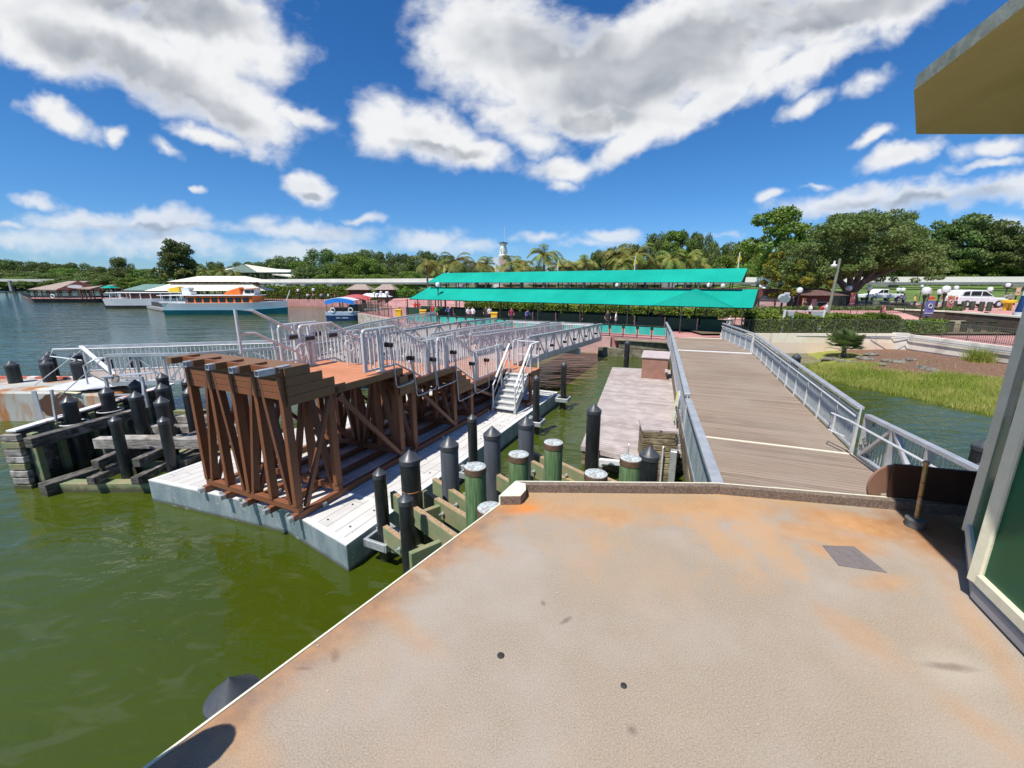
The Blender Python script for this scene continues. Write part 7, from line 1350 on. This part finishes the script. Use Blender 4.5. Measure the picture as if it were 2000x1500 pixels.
# ------------------------------------------------------------------ people
def body(pose, seed=0):
    J = {'stand': dict(hip=(0, 0, .92), chest=(0, 0, 1.30), neck=(0, 0, 1.46), head=(0, -.02, 1.60), top=(0, -.01, 1.70), lk=(.10, -.02, .50), lf=(.11, 0, .08), lt=(.12, -.16, .04), rk=(-.10, -.02, .50), rf=(-.11, .02, .08), rt=(-.12, -.14, .04), le=(.27, .02, 1.12), lh=(.24, -.12, .88), re=(-.27, .02, 1.12), rh=(-.24, -.10, .86)),
         'walk': dict(hip=(0, 0, .90), chest=(0, -.03, 1.28), neck=(0, -.04, 1.44), head=(0, -.07, 1.58), top=(0, -.06, 1.68), lk=(.10, -.20, .52), lf=(.11, -.22, .08), lt=(.12, -.38, .06), rk=(-.10, .05, .48), rf=(-.11, .32, .14), rt=(-.12, .22, .03), le=(.26, .10, 1.12), lh=(.25, .20, .90), re=(-.26, -.08, 1.12), rh=(-.22, -.28, .98)),
         'lean': dict(hip=(0, .12, .90), chest=(0, -.12, 1.22), neck=(0, -.22, 1.36), head=(0, -.31, 1.46), top=(0, -.33, 1.56), lk=(.10, .02, .48), lf=(.11, .05, .08), lt=(.12, -.10, .04), rk=(-.10, .0, .48), rf=(-.11, .1, .08), rt=(-.12, -.06, .04), le=(.26, -.25, 1.08), lh=(.12, -.45, 1.05), re=(-.26, -.25, 1.08), rh=(-.12, -.45, 1.05))}[pose]
    nm = ['hip', 'chest', 'neck', 'head', 'top', 'lhip', 'lk', 'lf', 'lt', 'rhip', 'rk', 'rf', 'rt', 'ls', 'le', 'lh', 'rs', 're', 'rh', 'belly']
    c, h = Vector(J['chest']), Vector(J['hip']); J['lhip'] = (h.x + .095, h.y, h.z - .06); J['rhip'] = (h.x - .095, h.y, h.z - .06); J['ls'] = (c.x + .17, c.y, c.z + .08); J['rs'] = (c.x - .17, c.y, c.z + .08); J['belly'] = tuple((c + h) / 2)
    R_ = dict(hip=(.13, .10), belly=(.125, .095), chest=(.15, .10), neck=(.055, .055), head=(.085, .10), top=(.06, .07), lhip=(.09, .09), lk=(.06, .06), lf=(.04, .045), lt=(.035, .03), ls=(.065, .065), le=(.045, .045), lh=(.035, .03))
    E_ = [('hip', 'belly'), ('belly', 'chest'), ('chest', 'neck'), ('neck', 'head'), ('head', 'top'), ('hip', 'lhip'), ('lhip', 'lk'), ('lk', 'lf'), ('lf', 'lt'), ('hip', 'rhip'), ('rhip', 'rk'), ('rk', 'rf'), ('rf', 'rt'), ('chest', 'ls'), ('ls', 'le'), ('le', 'lh'), ('chest', 'rs'), ('rs', 're'), ('re', 'rh')]
    me = bpy.data.meshes.new('person'); me.from_pydata([J[k] for k in nm], [(nm.index(a), nm.index(b_)) for a, b_ in E_], []); ob = bpy.data.objects.new('person', me); COL.objects.link(ob); sk = ob.modifiers.new('s', 'SKIN')
    for i, k in enumerate(nm): me.skin_vertices[0].data[i].radius = R_.get(k) or R_['l' + k[1:]]
    me.skin_vertices[0].data[0].use_root = True; su = ob.modifiers.new('u', 'SUBSURF'); su.levels = 1
    dg = bpy.context.evaluated_depsgraph_get(); m2 = bpy.data.meshes.new_from_object(ob.evaluated_get(dg)); bpy.data.objects.remove(ob); bpy.data.meshes.remove(me)
    for m in (m_skin, CLOTH['white'], m_trous, m_hair): m2.materials.append(m)
    nk = J['neck'][2]; hd = Vector(J['head'])
    for p in m2.polygons:
        c = p.center; z = c.z; armx = abs(c.x) > .2 and z < 1.12
        p.material_index = 3 if z > hd.z + .03 or (z > nk + .06 and c.y > hd.y + .04) else (0 if z > nk - .02 or armx or z < .0 else (1 if z > J['hip'][2] + .02 else (2 if z > .10 else 3)))
        p.use_smooth = True
    m2.name = 'person'; return m2
BD = {k: body(k) for k in ('stand', 'walk', 'lean')}
def person(u, vh, d, g_, col, pose, label, rz=0., hh=1.66):
    r = ray(u, vh); k = d / r[1]; x = r[0] * k; ob = link(BD[pose], 'person'); ob.location = (x, d, g_ + .0); ob.rotation_euler = (0, 0, rz); s = hh / 1.74
    ob.scale = (s, s, s); ob.material_slots[1].link = 'OBJECT'; ob.material_slots[1].material = CLOTH[col]; tag(ob, label, 'person', 'visitors on the shore'); return ob
ZT_ = 1.46
for (u, v, d, g_, col, pose, lb, rz) in [
    (1427, 617, 32.0, 1.25, 'white', 'stand', 'person in white shirt and dark hat at the far end of the walkway', .3), (1204, 606, 35.5, G0, 'white', 'stand', 'person with dark backpack and white shirt under the canopy', 1.2), (1188, 600, 37, G0, 'black', 'stand', 'person in black left of the white-shirted one under the canopy', 0),
    (1290, 606, 36.5, G0, 'maroon', 'walk', 'person in maroon under the canopy near the dormer', 1.5), (1272, 606, 38, G0, 'black', 'stand', 'person in black left of the maroon one', .6), (999, 591, 41, G0, 'maroon', 'stand', 'person in maroon shirt in front of a canopy post', 0), (1029, 597, 40, G0, 'blue', 'lean', 'person in blue leaning on the queue panel', .4),
    (914, 590, 43, G0, 'white', 'walk', 'person in white, left one of the pair under the canopy', .5), (923, 590, 43, G0, 'white', 'stand', 'person in white, right one of the pair under the canopy', -.5), (949, 589, 43, G0, 'black', 'stand', 'dark dressed person beside the yellow box under the canopy', 0), (956, 592, 43, G0, 'white', 'stand', 'pale dressed person touching the yellow box', .4), (876, 592, 45, G0, 'blue', 'lean', 'person in blue bending by the left canopy posts', -.6),
    (845, 588, 47, G0, 'red', 'stand', 'person in orange-red beside the green-shirted one', 0), (850, 590, 47, G0, 'green', 'lean', 'person in bright green shirt at the hedge', 1.), (810, 581, 55, G0, 'red', 'walk', 'person in red, left one on the pink ramp', .2), (817, 581, 55, G0, 'red', 'stand', 'person in red, right one on the pink ramp', -.2),
    (1574, 590, 44.3, 1.9, 'black', 'stand', 'person in black at the kiosk screen', 2.9), (1584, 596, 40, 1.75, 'white', 'stand', 'person in white polo before the kiosk', 1.5), (1604, 597, 41, 1.75, 'red', 'lean', 'person in red right of the kiosk', 1.2), (1616, 595, 42, 1.75, 'white', 'stand', 'person in white beside the tall olive pole', .2),
    (1693, 585, 52, 2.2, 'black', 'walk', 'person in black walking under the oak', 1.4), (1729, 596, 39.5, 1.6, 'pink', 'stand', 'person in white top and pink skirt behind the hedge', 1.2), (1724, 597, 40.5, 1.6, 'black', 'stand', 'person in black just left of the pink skirted one', 1.),
    (1753, 583, 50, 2.4, 'purple', 'lean', 'person in purple seated by the planting', .8), (1765, 582, 51, 2.4, 'white', 'stand', 'person in white beside the one in purple', 0), (1787, 587, 47, 2.4, 'yellow', 'stand', 'person in pale yellow left of the purple banner', .5), (1819, 585, 46, 2.4, 'red', 'stand', 'person in red right of the purple banner', -.4), (1961, 582, 48, 2.6, 'grey', 'lean', 'person in grey bending over the yellow table', 1.4), (1973, 581, 48.5, 2.6, 'grey', 'stand', 'person in grey standing behind the yellow table', 0)]:
    person(u, v, d, g_, col, pose, lb, rz)
for i, (u, d) in enumerate([(600, 101), (612, 101), (603, 101.5), (627, 100.5), (630, 100.5), (641, 100), (654, 99), (585, 102)]): person(u, 578, d - 1.5, 1.36, ['white', 'pink', 'white', 'white', 'grey', 'white', 'red', 'black'][i], 'stand', 'small distant person on the far pink promenade, ' + ['left of a lamp, in white', 'in pink', 'in white beside another', 'in white, middle', 'in grey', 'in white by the pylon', 'in red', 'in black, leftmost'][i], rnd.random() * 6)
# crowd too far to count
b = MB(); cl = []
for k in range(420):
    if k < 170: u = rnd.uniform(758, 836); v = rnd.uniform(568, 584); d = rnd.uniform(105, 125)
    else: u = rnd.uniform(560, 760); v = rnd.uniform(560, 574); d = rnd.uniform(135, 150)
    x = (u - 1000) / FPX * d; y = d; g_ = CZ - (v + 9 - 553) / FPX * d; g_ = max(g_, 1.3); b.lathe([(.14, 0), (.2, .8), (.24, 1.3), (.1, 1.42), (.11, 1.6), (.05, 1.7)], (x, y, g_), 6, 1, .7)
N = mat('crowd_clothes', (.5, .4, .4), .8); ge = N.n('ShaderNodeNewGeometry').outputs['Random Per Island']; cr = N.n('ShaderNodeValToRGB', i={0: ge}); el = cr.color_ramp; el.interpolation = 'CONSTANT'; el.elements[0].color = (.7, .7, .7, 1); el.elements[1].position = .9; el.elements[1].color = (.05, .1, .3, 1)
for p_, c_ in ((.25, (.55, .28, .25, 1)), (.4, (.04, .04, .05, 1)), (.55, (.65, .6, .5, 1)), (.7, (.45, .05, .06, 1)), (.8, (.6, .45, .4, 1))): e = el.elements.new(p_); e.color = c_
setc(N, cr.outputs[0]); tag(b.o('distant_crowd', N.m), 'distant crowd of visitors in mixed clothing below the beamway', 'crowd', kind='stuff')
